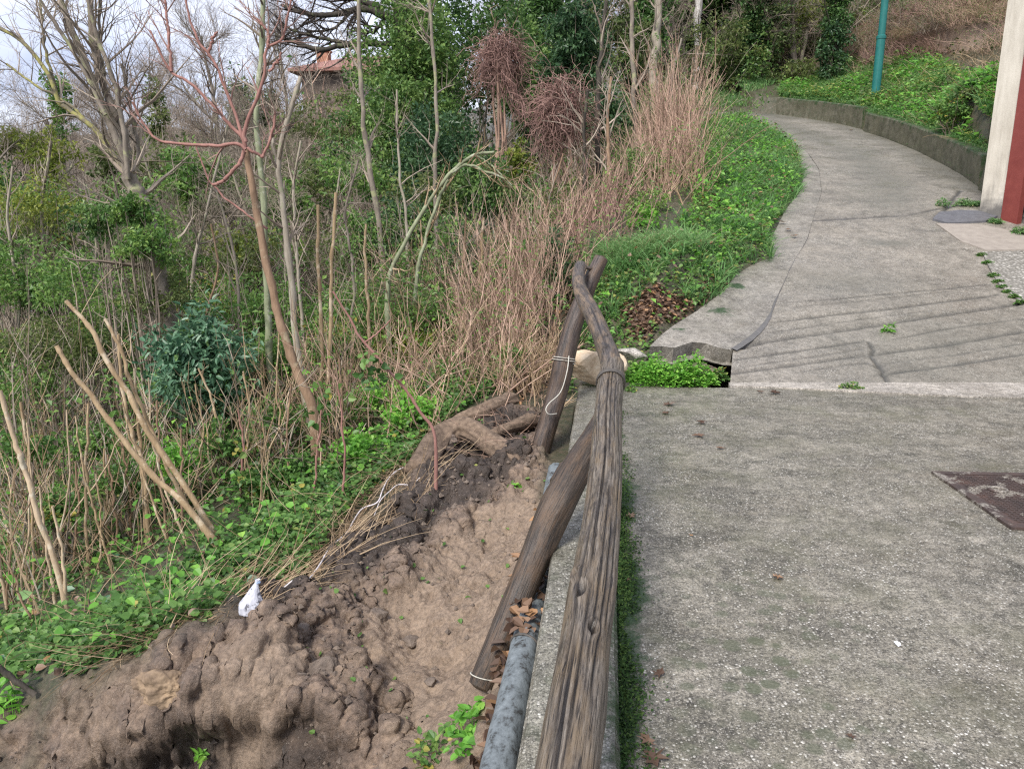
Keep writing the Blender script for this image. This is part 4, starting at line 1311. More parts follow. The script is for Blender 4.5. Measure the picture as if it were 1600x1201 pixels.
# ------------------------------------------------------------------ bare roots
M_root = plain('root', (.085, .06, .043), (.24, .175, .125), 26, .95, 1.0)
def gp(px, py, lift=0.0, toward=0.0):
    h = hit(px, py)
    return h + np.array([0, 0, lift]) - norm(ray(px, py)) * toward
root = thing('tree_root', gp(720, 672), 'muddy forked tree root laid bare at the head of the landslip', 'root')
rl = np.array(root.location)
def Ph(px, py, d=0.0):
    h = hit(px, py)
    return h - norm(ray(px, py)) * d
for nm, pts, w, sd in [('root_trunk', [Ph(655, 738, .04), Ph(688, 692, .12), Ph(722, 672, .2), Ph(760, 688, .2), Ph(800, 712, .14), Ph(814, 728, .0)], [50, 44, 34, 33, 34, 24], 51),
                       ('root_branch', [Ph(700, 668, .14), Ph(725, 653, .16), Ph(760, 640, .16), Ph(802, 622, .1)], [16, 21, 25, 22], 52),
                       ('root_branch', [Ph(757, 684, .2), Ph(785, 671, .2), Ph(810, 664, .16), Ph(830, 657, .06)], [12, 14, 20, 24], 53)]:
    o, _, _ = wood_log(nm, np.array(pts), w, 110, 30, sd, bulge=.3, fine=.36, mat=M_root, parent=root, origin=rl)
# fine rootlets hanging over the cut
g = np.random.default_rng(8)
st = np.array([Ph(*p) for p in zip(g.uniform(560, 830, 90), g.uniform(690, 830, 90))])
dirs = np.column_stack([g.normal(0, .5, 90), g.normal(-.3, .3, 90), g.normal(-.2, .5, 90)])
def grow(start, dirn, length, r0, r1, K, wander, up, g):
    M = len(start)
    pts = np.empty((M, K, 3)); pts[:, 0] = start
    d = norm(np.asarray(dirn, float))
    length = np.broadcast_to(length, (M,))
    upv = up if np.ndim(up) else np.array([0, 0, up])
    for k in range(1, K):
        d = norm(d + g.normal(0, wander, (M, 3)) + upv)
        pts[:, k] = pts[:, k - 1] + d * (length / (K - 1))[:, None]
    t = np.linspace(0, 1, K)
    r0 = np.broadcast_to(r0, (M,)); r1 = np.broadcast_to(r1, (M,))
    return pts, r0[:, None] * (1 - t) + r1[:, None] * t
p_, r_ = grow(st, dirs, g.uniform(.08, .35, 90), .003, .001, 6, .35, -.12, g)
M_rootlet = plain('rootlet', (.16, .11, .075), (.30, .22, .15), 30, .9, .3)
MB().tubes(p_, r_, 3).build('rootlets', M_rootlet, kind='stuff')

# ------------------------------------------------------------------ pipe along the kerb
t = np.linspace(.9, 6.35, 260)
off = -.088 + .012 * np.sin(t * 1.7) + .03 * sstep(5, 6.3, t)
pc2 = K0[None] + KD[None] * (t)[:, None] + KN[None] * off[:, None]
pz2 = -.185 + .015 * np.sin(t * 2.1) + .08 * sstep(4.8, 6.3, t)
rad = .061 * (1 + .02 * fbm2(t, t * 0, 9, 3, 101)) 
mb = MB().tubes(np.column_stack([pc2, pz2])[None], rad[None], 28)
V = mb.v[0].reshape(260, 28, 3); c0 = np.column_stack([pc2, pz2])
TH, TT = np.meshgrid(np.linspace(0, 2 * np.pi, 28, endpoint=False), t)
wr = fbm(np.stack([np.cos(TH) * 2, np.sin(TH) * 2, TT * 9 + TH * .8], -1).reshape(-1, 3), 4, 103).reshape(260, 28)
mb.v[0] = (c0[:, None] + (V - c0[:, None]) * (1 + .10 * wr[..., None])).reshape(-1, 3)
kk = NT('grey_pipe'); gg = kk.attr('gr', False)
n1 = kk.noise(kk.mapping(gg, (1, 1, .8)), 26, 5, .7)
M_pipe = kk.finish(kk.ramp(n1, [(.36, (.04, .04, .038)), (.46, (.13, .15, .16)), (.7, (.22, .25, .265))]), .55, kk.bump(n1, .6, .008), .4)
pipe = mb.build('drain_pipe', M_pipe, smooth=True, label='grey drain pipe half buried in leaves at the outer foot of the kerb', cat='pipe')
for ts in (1.55, 2.0, 2.7, 3.5, 4.4, 5.2):
    i = int((ts - .9) / (6.35 - .9) * 259)
    an = np.linspace(0, 2 * np.pi, 20)
    a = np.array([KN[0], KN[1], 0]); b = np.array([0, 0, 1.0])
    pts = c0[i] + (a * np.cos(an)[:, None] + b * np.sin(an)[:, None]) * .064 + np.array([*KD, 0]) * (.02 * np.sin(an + ts))[:, None]
    MB().tubes(pts[None], np.full((1, 20), .006), 6).build('pipe_band', M_wire, pipe, smooth=True)

# ------------------------------------------------------------------ cord and plastic bag on the slip
M_cord = plain('white_cord', (.50, .46, .47), (.66, .62, .63), 30, .6, .2)
def lay(name, pts, r, mat, label, lift=.05, n=70, cat='cord', wob=.01):
    p = spline(np.array([hit(*q) for q in pts]), n)
    zz_ = zg(p[:, 0], p[:, 1])
    zz_ = np.array([zz_[max(0, i_ - 3):i_ + 4].max() for i_ in range(n)])
    zz_ = np.convolve(np.pad(zz_, 4, 'edge'), np.ones(9) / 9, 'valid')
    p[:, 2] = zz_ + lift * .45
    return MB().tubes(p[None], np.full((1, n), r), 6).build(name, mat, smooth=True, label=label, cat=cat)
CORD = [(652, 742), (640, 740), (619, 744), (606, 757), (598, 775), (590, 795), (567, 803), (554, 821), (544, 839), (521, 870), (505, 901), (485, 930), (477, 938)]
lay('cord', CORD, .006, M_cord, 'long white cord trailing down the soil from the roots')
lay('cord', [(657, 754), (645, 766), (624, 766), (611, 775), (595, 790), (585, 814)], .004, M_cord, 'short reddish white cord beside the long white cord', n=40)
lay('cord', [(430, 949), (446, 946), (466, 944)], .005, M_cord, 'loose end of white cord near the plastic bag', n=16)

bh = hit(394, 990)
bag = thing('plastic_bag', (bh[0], bh[1], zgs(bh[0], bh[1]) - .005), 'torn white plastic bag tied at its top, lying on the soil', 'bag')
K_, S_ = 34, 44
u = np.linspace(0, 1, K_); th = np.linspace(0, 2 * np.pi, S_, endpoint=False)
U, T = np.meshgrid(u, th, indexing='ij')
prof_r = .060 * np.interp(U, [0, .08, .3, .55, .8, .9, 1], [.15, .9, 1.0, .62, .25, .12, .2])
fold = 1 + .42 * fbm(np.stack([np.cos(T) * 2.4, np.sin(T) * 2.4, U * 1.3], -1).reshape(-1, 3), 4, 111, .6).reshape(U.shape)
Xb = prof_r * fold * np.cos(T) + .045 * U ** 1.3 - .012; Yb = prof_r * fold * np.sin(T) * .75 + .05 * U; Zb = .175 * U + .012 * fold - .01
V = np.stack([Xb, Yb, Zb], -1).reshape(-1, 3)
i = np.arange(K_ - 1)[:, None] * S_; s = np.arange(S_)[None]
q = np.stack([i + s, i + (s + 1) % S_, i + S_ + (s + 1) % S_, i + S_ + s], -1).reshape(-1, 4)
kk = NT('bag_plastic'); co = kk.coord()
M_bag = kk.finish(kk.ramp(kk.noise(kk.mapping(co, (1, 1, .7)), 30, 3, .6), [(.36, (.10, .10, .12)), (.43, (.55, .56, .62)), (.7, (.75, .76, .82))]), .3, kk.bump(kk.noise(co, 60, 4), .4, .004), .5, .25)
MB().add(V, None, q).build('bag_body', M_bag, bag, smooth=True)
an = np.linspace(0, 4 * np.pi, 30)
MB().tubes(np.column_stack([.036 + .009 * np.cos(an), .047 + .009 * np.sin(an), .158 + .004 * an / 6])[None], np.full((1, 30), .003), 5).build('knot', plain('knot_blue', (.25, .35, .5), (.35, .45, .6)), bag)
# ================================================================== VEGETATION
def spawn(pts, rad, n, t0, t1, ang, g, jit=.35):
    """n children per path; returns start, direction, parent radius, t"""
    M, K, _ = pts.shape
    pid = np.repeat(np.arange(M), n)
    t = g.uniform(t0, t1, len(pid))
    f = t * (K - 1); i = np.minimum(f.astype(int), K - 2); w = (f - i)[:, None]
    st = pts[pid, i] * (1 - w) + pts[pid, i + 1] * w
    tg = norm(pts[pid, i + 1] - pts[pid, i])
    pr = rad[pid, i] * (1 - w[:, 0]) + rad[pid, i + 1] * w[:, 0]
    rnd = norm(np.cross(tg, g.normal(size=tg.shape)))
    a = ang * (1 + g.normal(0, jit, len(pid)))
    return st, norm(tg * np.cos(a)[:, None] + rnd * np.sin(a)[:, None]), pr, t

LM = dict(
    cover=leaf_mat('cover_leaf', [(0, (.05, .118, .03)), (.35, (.095, .21, .048)), (.7, (.17, .31, .078)), (.93, (.26, .38, .11)), (1, (.44, .38, .09))], .45, .45),
    grass=leaf_mat('grass_blade', [(0, (.085, .20, .062)), (.5, (.165, .34, .11)), (.85, (.26, .43, .17)), (1, (.40, .38, .2))], .5, .45),
    grass0=leaf_mat('grass_blade_dark', [(0, (0.065, 0.174, 0.044)), (.5, (0.123, 0.290, 0.075)), (.85, (0.203, 0.392, 0.106)), (1, (0.435, 0.406, 0.163))], .5, .42),
    ever=leaf_mat('evergreen_leaf', [(0, (.038, .085, .03)), (.45, (.078, .165, .045)), (.8, (.15, .26, .07)), (1, (.24, .35, .10))], .42, .4),
    dark=leaf_mat('dark_leaf', [(0, (.026, .062, .03)), (.5, (.052, .115, .05)), (1, (.10, .18, .07))], .4, .35),
    laurel=leaf_mat('laurel_leaf', [(0, (0.043, 0.113, 0.065)), (.5, (0.088, 0.192, 0.104)), (.9, (0.166, 0.293, 0.169)), (1, (0.235, 0.392, 0.119))], .42, .3, .5),
    privet=leaf_mat('privet_leaf', [(0, (.058, .135, .035)), (.5, (.13, .255, .062)), (1, (.27, .40, .10))], .42, .45),
    yellow=leaf_mat('yellow_leaf', [(0, (0.087, 0.138, 0.027)), (.5, (0.189, 0.246, 0.044)), (1, (0.348, 0.377, 0.069))], .5, .45),
    fresh=leaf_mat('fresh_leaf', [(0, (0.104, 0.289, 0.041)), (.5, (0.193, 0.457, 0.066)), (1, (0.355, 0.609, 0.112))], .45, .45),
    brown=leaf_mat('brown_leaf', [(0, (.055, .032, .022)), (.45, (.13, .078, .05)), (.8, (.23, .145, .095)), (1, (.40, .22, .10))], .5, .15),
    olive=leaf_mat('olive_leaf', [(0, (.062, .095, .032)), (.5, (.13, .175, .055)), (1, (.22, .26, .085))], .5, .45))
TW = dict(
    pink=leaf_mat('twig_pink', [(0, (0.182, 0.125, 0.090)), (.5, (0.390, 0.256, 0.192)), (1, (0.598, 0.425, 0.324))], .8, 0, .2),
    red=leaf_mat('twig_red', [(0, (0.144, 0.086, 0.073)), (.5, (0.276, 0.167, 0.141)), (1, (0.408, 0.265, 0.220))], .8, 0, .2),
    grey=leaf_mat('twig_grey', [(0, (0.124, 0.098, 0.077)), (.5, (0.260, 0.213, 0.168)), (1, (0.416, 0.350, 0.282))], .85, 0, .2),
    tan=leaf_mat('twig_tan', [(0, (0.161, 0.109, 0.063)), (.5, (0.310, 0.218, 0.132)), (1, (0.483, 0.368, 0.241))], .75, 0, .25),
    dark=leaf_mat('twig_dark', [(0, (.035, .028, .025)), (.5, (.065, .052, .045)), (1, (.11, .09, .075))], .85, 0, .2))
BK = dict(
    grey=bark_mat('bark_grey', (.15, .125, .10), (.29, .25, .205), (.30, .30, .17), .35),
    pale=bark_mat('bark_pale', (0.237, 0.200, 0.156), (0.400, 0.356, 0.288), (0.275, 0.288, 0.175), .3),
    tan=bark_mat('bark_tan', (0.188, 0.119, 0.075), (0.325, 0.219, 0.144), (0.375, 0.300, 0.200), .25),
    red=bark_mat('bark_red', (0.213, 0.106, 0.088), (0.362, 0.194, 0.163), (.32,.2,.17), .1),
    dark=bark_mat('bark_dark', (0.027, 0.025, 0.021), (0.081, 0.069, 0.056), (0.112, 0.125, 0.062), .3),
    green=bark_mat('bark_green', (0.163, 0.181, 0.106), (0.300, 0.325, 0.206), (0.400, 0.413, 0.312), .3),
    cane=bark_mat('bark_cane', (.25, .17, .095), (.43, .32, .195), (.55, .45, .32), .4),
    canep=bark_mat('bark_cane_pale', (0.375, 0.275, 0.175), (0.575, 0.450, 0.312), (0.600, 0.525, 0.400), .35),
    lichen=bark_mat('bark_lichen', (0.125, 0.106, 0.075), (0.213, 0.188, 0.125), (0.300, 0.281, 0.106), .6))

def bare_twigs(mb, tw, pts, rad, g, n1, n2, len1, len2, ang=.7, up=.04, n3=0, t0=.25):
    """twigs on given limbs; two or three orders"""
    st, d, pr, t = spawn(pts, rad, n1, t0, .98, ang, g)
    L = len1 * g.uniform(.5, 1.2, len(st)) * (1.15 - .6 * t)
    p1, r1 = grow(st, d, L, np.clip(pr * .55, .003, .03), .0022, 6, .13, up, g)
    (mb if False else tw).tubes(p1, r1, 4, g.random(len(st)))
    st, d, pr, t = spawn(p1, r1, n2, .15, .97, ang, g)
    L2 = len2 * g.uniform(.4, 1.2, len(st))
    p2, r2 = grow(st, d, L2, np.clip(pr * .7, .002, .008), .0014, 5, .16, up, g)
    tw.tubes(p2, r2, 3, g.random(len(st)))
    if n3:
        st, d, pr, t = spawn(p2, r2, n3, .2, .95, ang, g)
        p3, r3 = grow(st, d, len2 * .5 * g.uniform(.4, 1.2, len(st)), .002, .0012, 4, .18, up, g)
        tw.tubes(p3, r3, 3, g.random(len(st)))
        return p3
    return p2

def clumps(mb, cen, rad, n, L, W, g, tint0=.5, out=.7, droop=.15, flat=.75, oval=False, tj=.28):
    """leaves in clumps about the centres"""
    C = len(cen)
    ct = np.clip(tint0 + g.normal(0, tj * .7, C), 0, 1)
    pid = np.repeat(np.arange(C), n)
    d = norm(g.normal(size=(len(pid), 3))); d[:, 2] *= flat
    rr = np.broadcast_to(rad, (C,))[pid] * g.random(len(pid)) ** .45
    pos = cen[pid] + d * rr[:, None]
    ax_ = norm(d * out + g.normal(0, .55, pos.shape) + [0, 0, -.15])
    nr_ = norm(g.normal(0, .6, pos.shape) + [0, 0, 1.0] + d * .5)
    sc = g.uniform(.65, 1.25, len(pid))
    mb.leaves(pos, ax_, nr_, L * sc, W * sc, .2, droop, np.clip(ct[pid] + g.normal(0, tj * .55, len(pid)), 0, 1), oval)

def scatter(poly, n, g):
    poly = np.asarray(poly)
    lo, hi = poly.min(0), poly.max(0)
    X = g.uniform(lo[0], hi[0], n * 3); Y = g.uniform(lo[1], hi[1], n * 3)
    m = inpoly(X, Y, poly)
    return X[m][:n], Y[m][:n]

def cover(name, poly, n, L, W, hmax, mat, seed, clump=2.5, thr=-.25, keepout=None, tint=.5, oval=True, kind='stuff'):
    g = np.random.default_rng(seed)
    x, y = scatter(poly, n, g)
    nn_ = fbm2(x, y, clump, 3, seed)
    m = nn_ + g.normal(0, .15, len(x)) > thr
    if keepout is not None:
        m &= keepout(x, y)
    x, y, nn_ = x[m], y[m], nn_[m]
    n = len(x)
    h = hmax * g.random(n) ** 1.3 * (.5 + np.clip(nn_ + .4, 0, 1))
    a = g.uniform(0, 2 * np.pi, n)
    ax_ = np.column_stack([np.cos(a), np.sin(a), g.normal(.1, .45, n)])
    nr_ = np.column_stack([g.normal(0, .4, n), g.normal(0, .4, n) - .25, np.ones(n)])
    sc = g.uniform(.5, 1.25, n)
    ti = np.clip(tint + .35 * nn_ + g.normal(0, .2, n), 0, .97)
    ti = np.where(g.random(n) < .008, 1.0, ti)
    mb = MB().leaves(np.column_stack([x, y, zg(x, y) + h]), ax_, nr_, L * sc, W * sc, .16, .18, ti, oval)
    return mb.build(name, mat, kind=kind)

def tufts(name, poly, nt, nb, L, seed, keep=None, w=.010, spread=.07, tint=.55, mat='grass'):
    g = np.random.default_rng(seed)
    x, y = scatter(poly, nt, g)
    m = fbm2(x, y, 1.1, 3, seed) > -.35
    if keep is not None: m &= keep(x, y)
    x, y = x[m], y[m]
    ht = L * g.uniform(.35, 1.25, len(x)); tt = g.normal(tint, .16, len(x))
    pid = np.repeat(np.arange(len(x)), nb); n = len(pid)
    a = g.uniform(0, 6.28, n); out = g.uniform(.15, 1.1, n)
    bx, by = x[pid] + spread * g.normal(0, .5, n), y[pid] + spread * g.normal(0, .5, n)
    d = norm(np.column_stack([np.cos(a) * out, np.sin(a) * out, np.ones(n)]))
    h = (ht[pid] * g.uniform(.5, 1.15, n))[:, None]
    b = np.column_stack([bx, by, zg(bx, by) - .01])
    s_ = norm(np.cross(d, np.column_stack([g.normal(0, .3, (n, 2)), np.ones(n)])))
    m1 = b + d * h * .5
    d2 = norm(d + np.column_stack([np.cos(a) * .5, np.sin(a) * .5, -.75 * g.random(n)]))
    m2 = m1 + d2 * h * .35
    d3 = norm(d2 + np.column_stack([np.cos(a) * .3, np.sin(a) * .3, -.8 * g.random(n)]))
    tp = m2 + d3 * h * .3
    w_ = (w * g.uniform(.6, 1.3, n))[:, None]
    V = np.stack([b - s_ * w_ / 2, b + s_ * w_ / 2, m1 + s_ * w_ * .5, m1 - s_ * w_ * .5, m2 + s_ * w_ * .35, m2 - s_ * w_ * .35, tp], 1).reshape(-1, 3)
    k_ = np.arange(n)[:, None] * 7
    return MB().add(V, k_ + [5, 4, 6], np.concatenate([k_ + [0, 1, 2, 3], k_ + [3, 2, 4, 5]]), np.repeat(np.clip(tt[pid] + g.normal(0, .12, n), 0, 1), 7)).build(name, LM[mat], kind='stuff')
# ------------------------------------------------------------------ traced woody stems
def trace(pts, Y, Y1=None):
    n = len(pts)
    Ys = np.linspace(Y, Y if Y1 is None else Y1, n)
    return np.array([P(a, b, y) for (a, b), y in zip(pts, Ys)])

def stem(name, limbs, mat, label, cat='tree', group=None, twigs=None, twmat=None, seed=0, sink=.1, sides=8, gnarl=.010, limbmat=None):
    """limbs: list of (pixel pts, Y, w0, w1[, Y1]); the first is the trunk"""
    g = np.random.default_rng(1000 + seed)
    base = trace(limbs[0][0][:1], limbs[0][1])[0]
    base = np.array([base[0], base[1], min(base[2], zgs(base[0], base[1]) + .02)])
    root_ = thing(name, base, label, cat, group)
    mb = MB(); P_, R_ = [], []
    for li, lm in enumerate(limbs):
        p = trace(lm[0], lm[1], lm[4] if len(lm) > 4 else None)
        if li == 0 and p[0, 2] > base[2] + .05:
            p = np.vstack([base - [0, 0, sink], p])
        elif li == 0:
            p[0, 2] -= sink
        dep = p[:, 1]
        KN_ = 44
        c = spline(p, KN_)
        n_ = np.stack([fbm(np.column_stack([np.linspace(0, 14, KN_), np.full(KN_, li * 3.3 + seed), np.full(KN_, q_ * 7.7)]), 3, 7) for q_ in range(3)], 1)
        c = c + n_ * gnarl * lm[1] * .3 * np.sin(np.linspace(0, np.pi, KN_))[:, None]
        w = np.linspace(lm[2], lm[3], KN_) / 2 / FPX * np.interp(np.linspace(0, 1, KN_), np.linspace(0, 1, len(dep)), dep) * 1.02
        w = w * (1 + .16 * fbm(np.column_stack([np.linspace(0, 24, KN_), np.full(KN_, li * 5.1), np.full(KN_, seed * 1.7)]), 2, 3)) * (1 + .22 * (g.random(KN_) < .12))
        if li == 0:
            w = w * (1 + .35 * np.exp(-np.linspace(0, 12, KN_)))
        if li == 0:
            mb.tubes((c - base)[None], w[None], sides).build('trunk', mat, root_, smooth=True)
        else:
            MB().tubes((c - base)[None], w[None], sides).build('limb', limbmat or mat, root_, smooth=True)
        P_.append(c - base); R_.append(w)
    if twigs:
        tw = MB()
        lim = twigs.get('limbs', range(len(limbs)))
        bare_twigs(None, tw, np.stack([P_[i] for i in lim]), np.stack([R_[i] for i in lim]), g, twigs['n1'], twigs['n2'], twigs['l1'], twigs['l2'], twigs.get('ang', .7), twigs.get('up', .05), twigs.get('n3', 0), twigs.get('t0', .25))
        tw.build('twigs', twmat or TW['grey'], root_, kind='stuff')
    return root_, P_, R_

# many-stemmed grey tree at the upper left
stem('bare_tree', [([(278, 560), (268, 500), (250, 420), (235, 350), (212, 300), (200, 273)], 8.2, 20, 22),
                   ([(203, 285), (185, 225), (164, 175), (133, 98), (95, 0), (80, -60)], 8.2, 12, 8), ([(204, 280), (200, 245), (189, 196), (168, 150), (147, 80), (140, 0), (138, -70)], 8.3, 13, 8),
                   ([(200, 280), (193, 200), (175, 120), (150, 50), (128, -40)], 8.1, 8, 5), ([(190, 205), (165, 130), (155, 60), (160, -40)], 8.4, 6, 4), ([(165, 180), (120, 90), (70, 10), (40, -50)], 8.0, 6, 4),
                   ([(205, 300), (215, 240), (205, 170), (190, 100)], 8.5, 7, 4)], BK['grey'], 'many-stemmed bare grey tree rising to the top edge at upper left', twigs=dict(n1=9, n2=5, l1=1.1, l2=.5, n3=3), seed=1)
stem('bare_tree', [([(232, 360), (200, 290), (185, 255), (150, 205), (110, 172), (92, 160), (75, 115), (40, 70), (0, 45), (-60, 20)], 9.5, 8, 5), ([(150, 205), (110, 165), (50, 130), (10, 100)], 9.5, 4, 3), ([(92, 160), (70, 70), (62, 0)], 9.6, 5, 3)], BK['lichen'], 'leaning bare tree with yellow lichen on its stem, left of the many-stemmed tree', twigs=dict(n1=8, n2=4, l1=.8, l2=.4, n3=2), seed=2)
# red-limbed tree in the middle of the wooded slope
stem('bare_tree', [([(490, 645), (470, 595), (452, 545), (432, 485), (418, 420), (402, 340), (390, 270), (384, 232)], 6.4, 16, 9),
                   ([(385, 238), (378, 214), (358, 195), (338, 172), (300, 132), (268, 112), (250, 82), (235, 48)], 6.4, 6, 2.6), ([(384, 232), (376, 205), (360, 160), (340, 110), (325, 84), (305, 55), (293, 15), (288, -20)], 6.4, 5.2, 2.6),
                   ([(384, 222), (383, 205), (400, 155), (413, 112), (418, 75), (440, 60), (450, 25), (458, -20)], 6.3, 6, 2.6), ([(384, 234), (370, 225), (330, 228), (285, 225), (247, 218), (225, 195), (207, 160)], 6.3, 5.5, 2.6),
                   ([(382, 236), (372, 258), (352, 280), (342, 286), (332, 289)], 6.2, 6, 4.5), ([(386, 232), (400, 240), (412, 243), (425, 210), (430, 175)], 6.4, 5, 3),
                   ([(418, 358), (390, 338), (365, 318), (333, 290), (318, 260), (305, 225)], 6.5, 3.5, 2), ([(268, 112), (264, 60), (258, 0)], 6.4, 5, 3), ([(418, 75), (418, 50), (402, 30)], 6.3, 4, 3), ([(420, 112), (432, 100), (440, 82)], 6.3, 4, 3), ([(325, 84), (332, 62), (340, 50)], 6.4, 4, 3)],
     BK['tan'], 'red-limbed bare tree with candelabra shoots spreading from one knot', twigs=dict(n1=6, n2=3, l1=.45, l2=.16, limbs=[1, 2, 3, 4, 6, 8, 9], ang=.5), twmat=TW['red'], seed=3, limbmat=BK['red'])
stem('pale_tree', [([(428, 655), (420, 560), (418, 450), (412, 330), (404, 240), (402, 170), (408, 90), (412, -20)], 8.0, 11, 7)], BK['green'], 'slim grey-green trunk close behind the red-limbed tree', twigs=dict(n1=12, n2=4, l1=.7, l2=.3, t0=.55), seed=4)
stem('ivy_sapling', [([(482, 650), (474, 600), (466, 560), (460, 500), (452, 400), (440, 300), (436, 240), (455, 170), (470, 120)], 7.2, 13, 6), ([(440, 290), (425, 210), (430, 165)], 7.2, 5, 3)], BK['pale'], 'pale bent trunk touching the foot of the red-limbed tree', twigs=dict(n1=10, n2=4, l1=.6, l2=.3, t0=.5), seed=5)
MIDS = [([(600, 520), (598, 416), (580, 273), (568, 190), (562, 100), (560, -30)], 11, 11, 6, 'grey'), ([(692, 520), (684, 420), (678, 300), (682, 180), (678, 90), (668, -20)], 11, 7, 5, 'grey'), ([(640, 440), (634, 340), (622, 240), (620, 140)], 10.5, 6, 3, 'pale'),
        ([(500, 655), (503, 505), (497, 400), (497, 320)], 7.5, 6, 5, 'cane'), ([(512, 640), (516, 500), (518, 416), (525, 301)], 7.3, 7, 5, 'cane'), ([(578, 545), (575, 480), (570, 400), (572, 350)], 8.0, 6, 4, 'cane'), ([(540, 700), (536, 640), (530, 560)], 6.6, 4, 3, 'tan'),
        ([(540, 560), (552, 470), (548, 400), (540, 330), (560, 250)], 9, 5, 3, 'grey'), ([(470, 480), (462, 380), (458, 300), (470, 220)], 9, 6, 3, 'pale'), ([(380, 560), (372, 450), (360, 370), (335, 290)], 9, 6, 3, 'grey'),
        ([(455, 760), (448, 690), (455, 600)], 6.0, 4, 3, 'tan'), ([(300, 480), (310, 380), (330, 300), (360, 180)], 10, 7, 3, 'pale'), ([(940, 420), (935, 300), (933, 158), (940, 70), (950, -20)], 13, 9, 6, 'dark'), ([(920, 420), (916, 330), (912, 220), (918, 140)], 12, 7, 4, 'dark'),
        ([(954, 400), (950, 280), (950, 190), (955, 120)], 12, 7, 4, 'tan'), ([(1000, 380), (996, 245), (990, 120), (988, 40), (985, -30)], 15, 8, 6, 'grey'), ([(1028, 250), (1022, 130), (1026, 50), (1030, -40)], 21, 13, 10, 'pale'), ([(1088, 120), (1090, 40), (1092, -40)], 30, 12, 10, 'pale'),
        ([(830, 480), (840, 380), (862, 300), (880, 240)], 10.5, 4, 2, 'tan'), ([(750, 470), (752, 400), (756, 340)], 9.5, 6, 4, 'cane'), ([(712, 540), (722, 440), (728, 340)], 9.5, 5, 3, 'tan'), ([(1070, 300), (1050, 220), (1046, 150), (1065, 60)], 18, 5, 3, 'grey'),
        ([(60, 560), (70, 430), (66, 330), (80, 220)], 11, 8, 4, 'grey'), ([(148, 620), (140, 500), (150, 380), (130, 280)], 10.5, 6, 3, 'grey'), ([(20, 620), (30, 480), (12, 350), (20, 260)], 10, 6, 3, 'pale'), ([(330, 620), (322, 500), (340, 420), (330, 350)], 9.5, 5, 3, 'tan')]
names_ = {'grey': 'slender bare grey stem standing in the thicket of the slope', 'pale': 'slender pale bare stem standing in the thicket of the slope', 'cane': 'straight tan cane cut off at its top, standing in the thicket', 'tan': 'thin brown upright stem standing in the thicket of the slope', 'dark': 'slender dark trunk standing among the red brush'}
special = {16: 'tall smooth pale trunk right of centre, cut by the top edge, behind the red brush', 17: 'white-barked birch trunk far behind the top of the red brush', 0: 'tall grey trunk left of the evergreen, with bare twigs', 1: 'tall thin grey trunk in front of the evergreen tree'}
M_birch = bark_mat('birch', (.40, .38, .35), (.62, .60, .57), (.12, .11, .10), .2, 8)
for i, (pts, Y, w0, w1, mt) in enumerate(MIDS):
    tw = None if mt == 'cane' else dict(n1=8, n2=4, l1=.09 * Y ** .9, l2=.035 * Y, n3=2 if i in (0, 1, 11) else 0, t0=.35)
    stem('birch_trunk' if i == 17 else 'cane' if mt == 'cane' else 'bare_sapling', [(pts, Y, w0, w1)], M_birch if i == 17 else BK[mt], special.get(i, names_[mt]), 'cane' if mt == 'cane' else 'sapling',
         None if i in special else ('canes in the thicket' if mt == 'cane' else f'{mt} saplings on the slope'), twigs=tw, seed=20 + i, sides=6)
# bent pale branch
stem('bent_sapling', [([(606, 470), (614, 416), (642, 360), (672, 310), (705, 270), (740, 243), (772, 238)], 9, 8, 4), ([(705, 270), (730, 258), (760, 268), (790, 280)], 9, 5, 3), ([(648, 470), (655, 410), (672, 350), (688, 306), (700, 280)], 9, 6, 4), ([(740, 243), (765, 255), (800, 290)], 9, 3, 2)], BK['green'], 'pale green sapling bent over in an arch in front of the evergreens', 'sapling', twigs=dict(n1=8, n2=3, l1=.5, l2=.25), twmat=TW['tan'], seed=60)
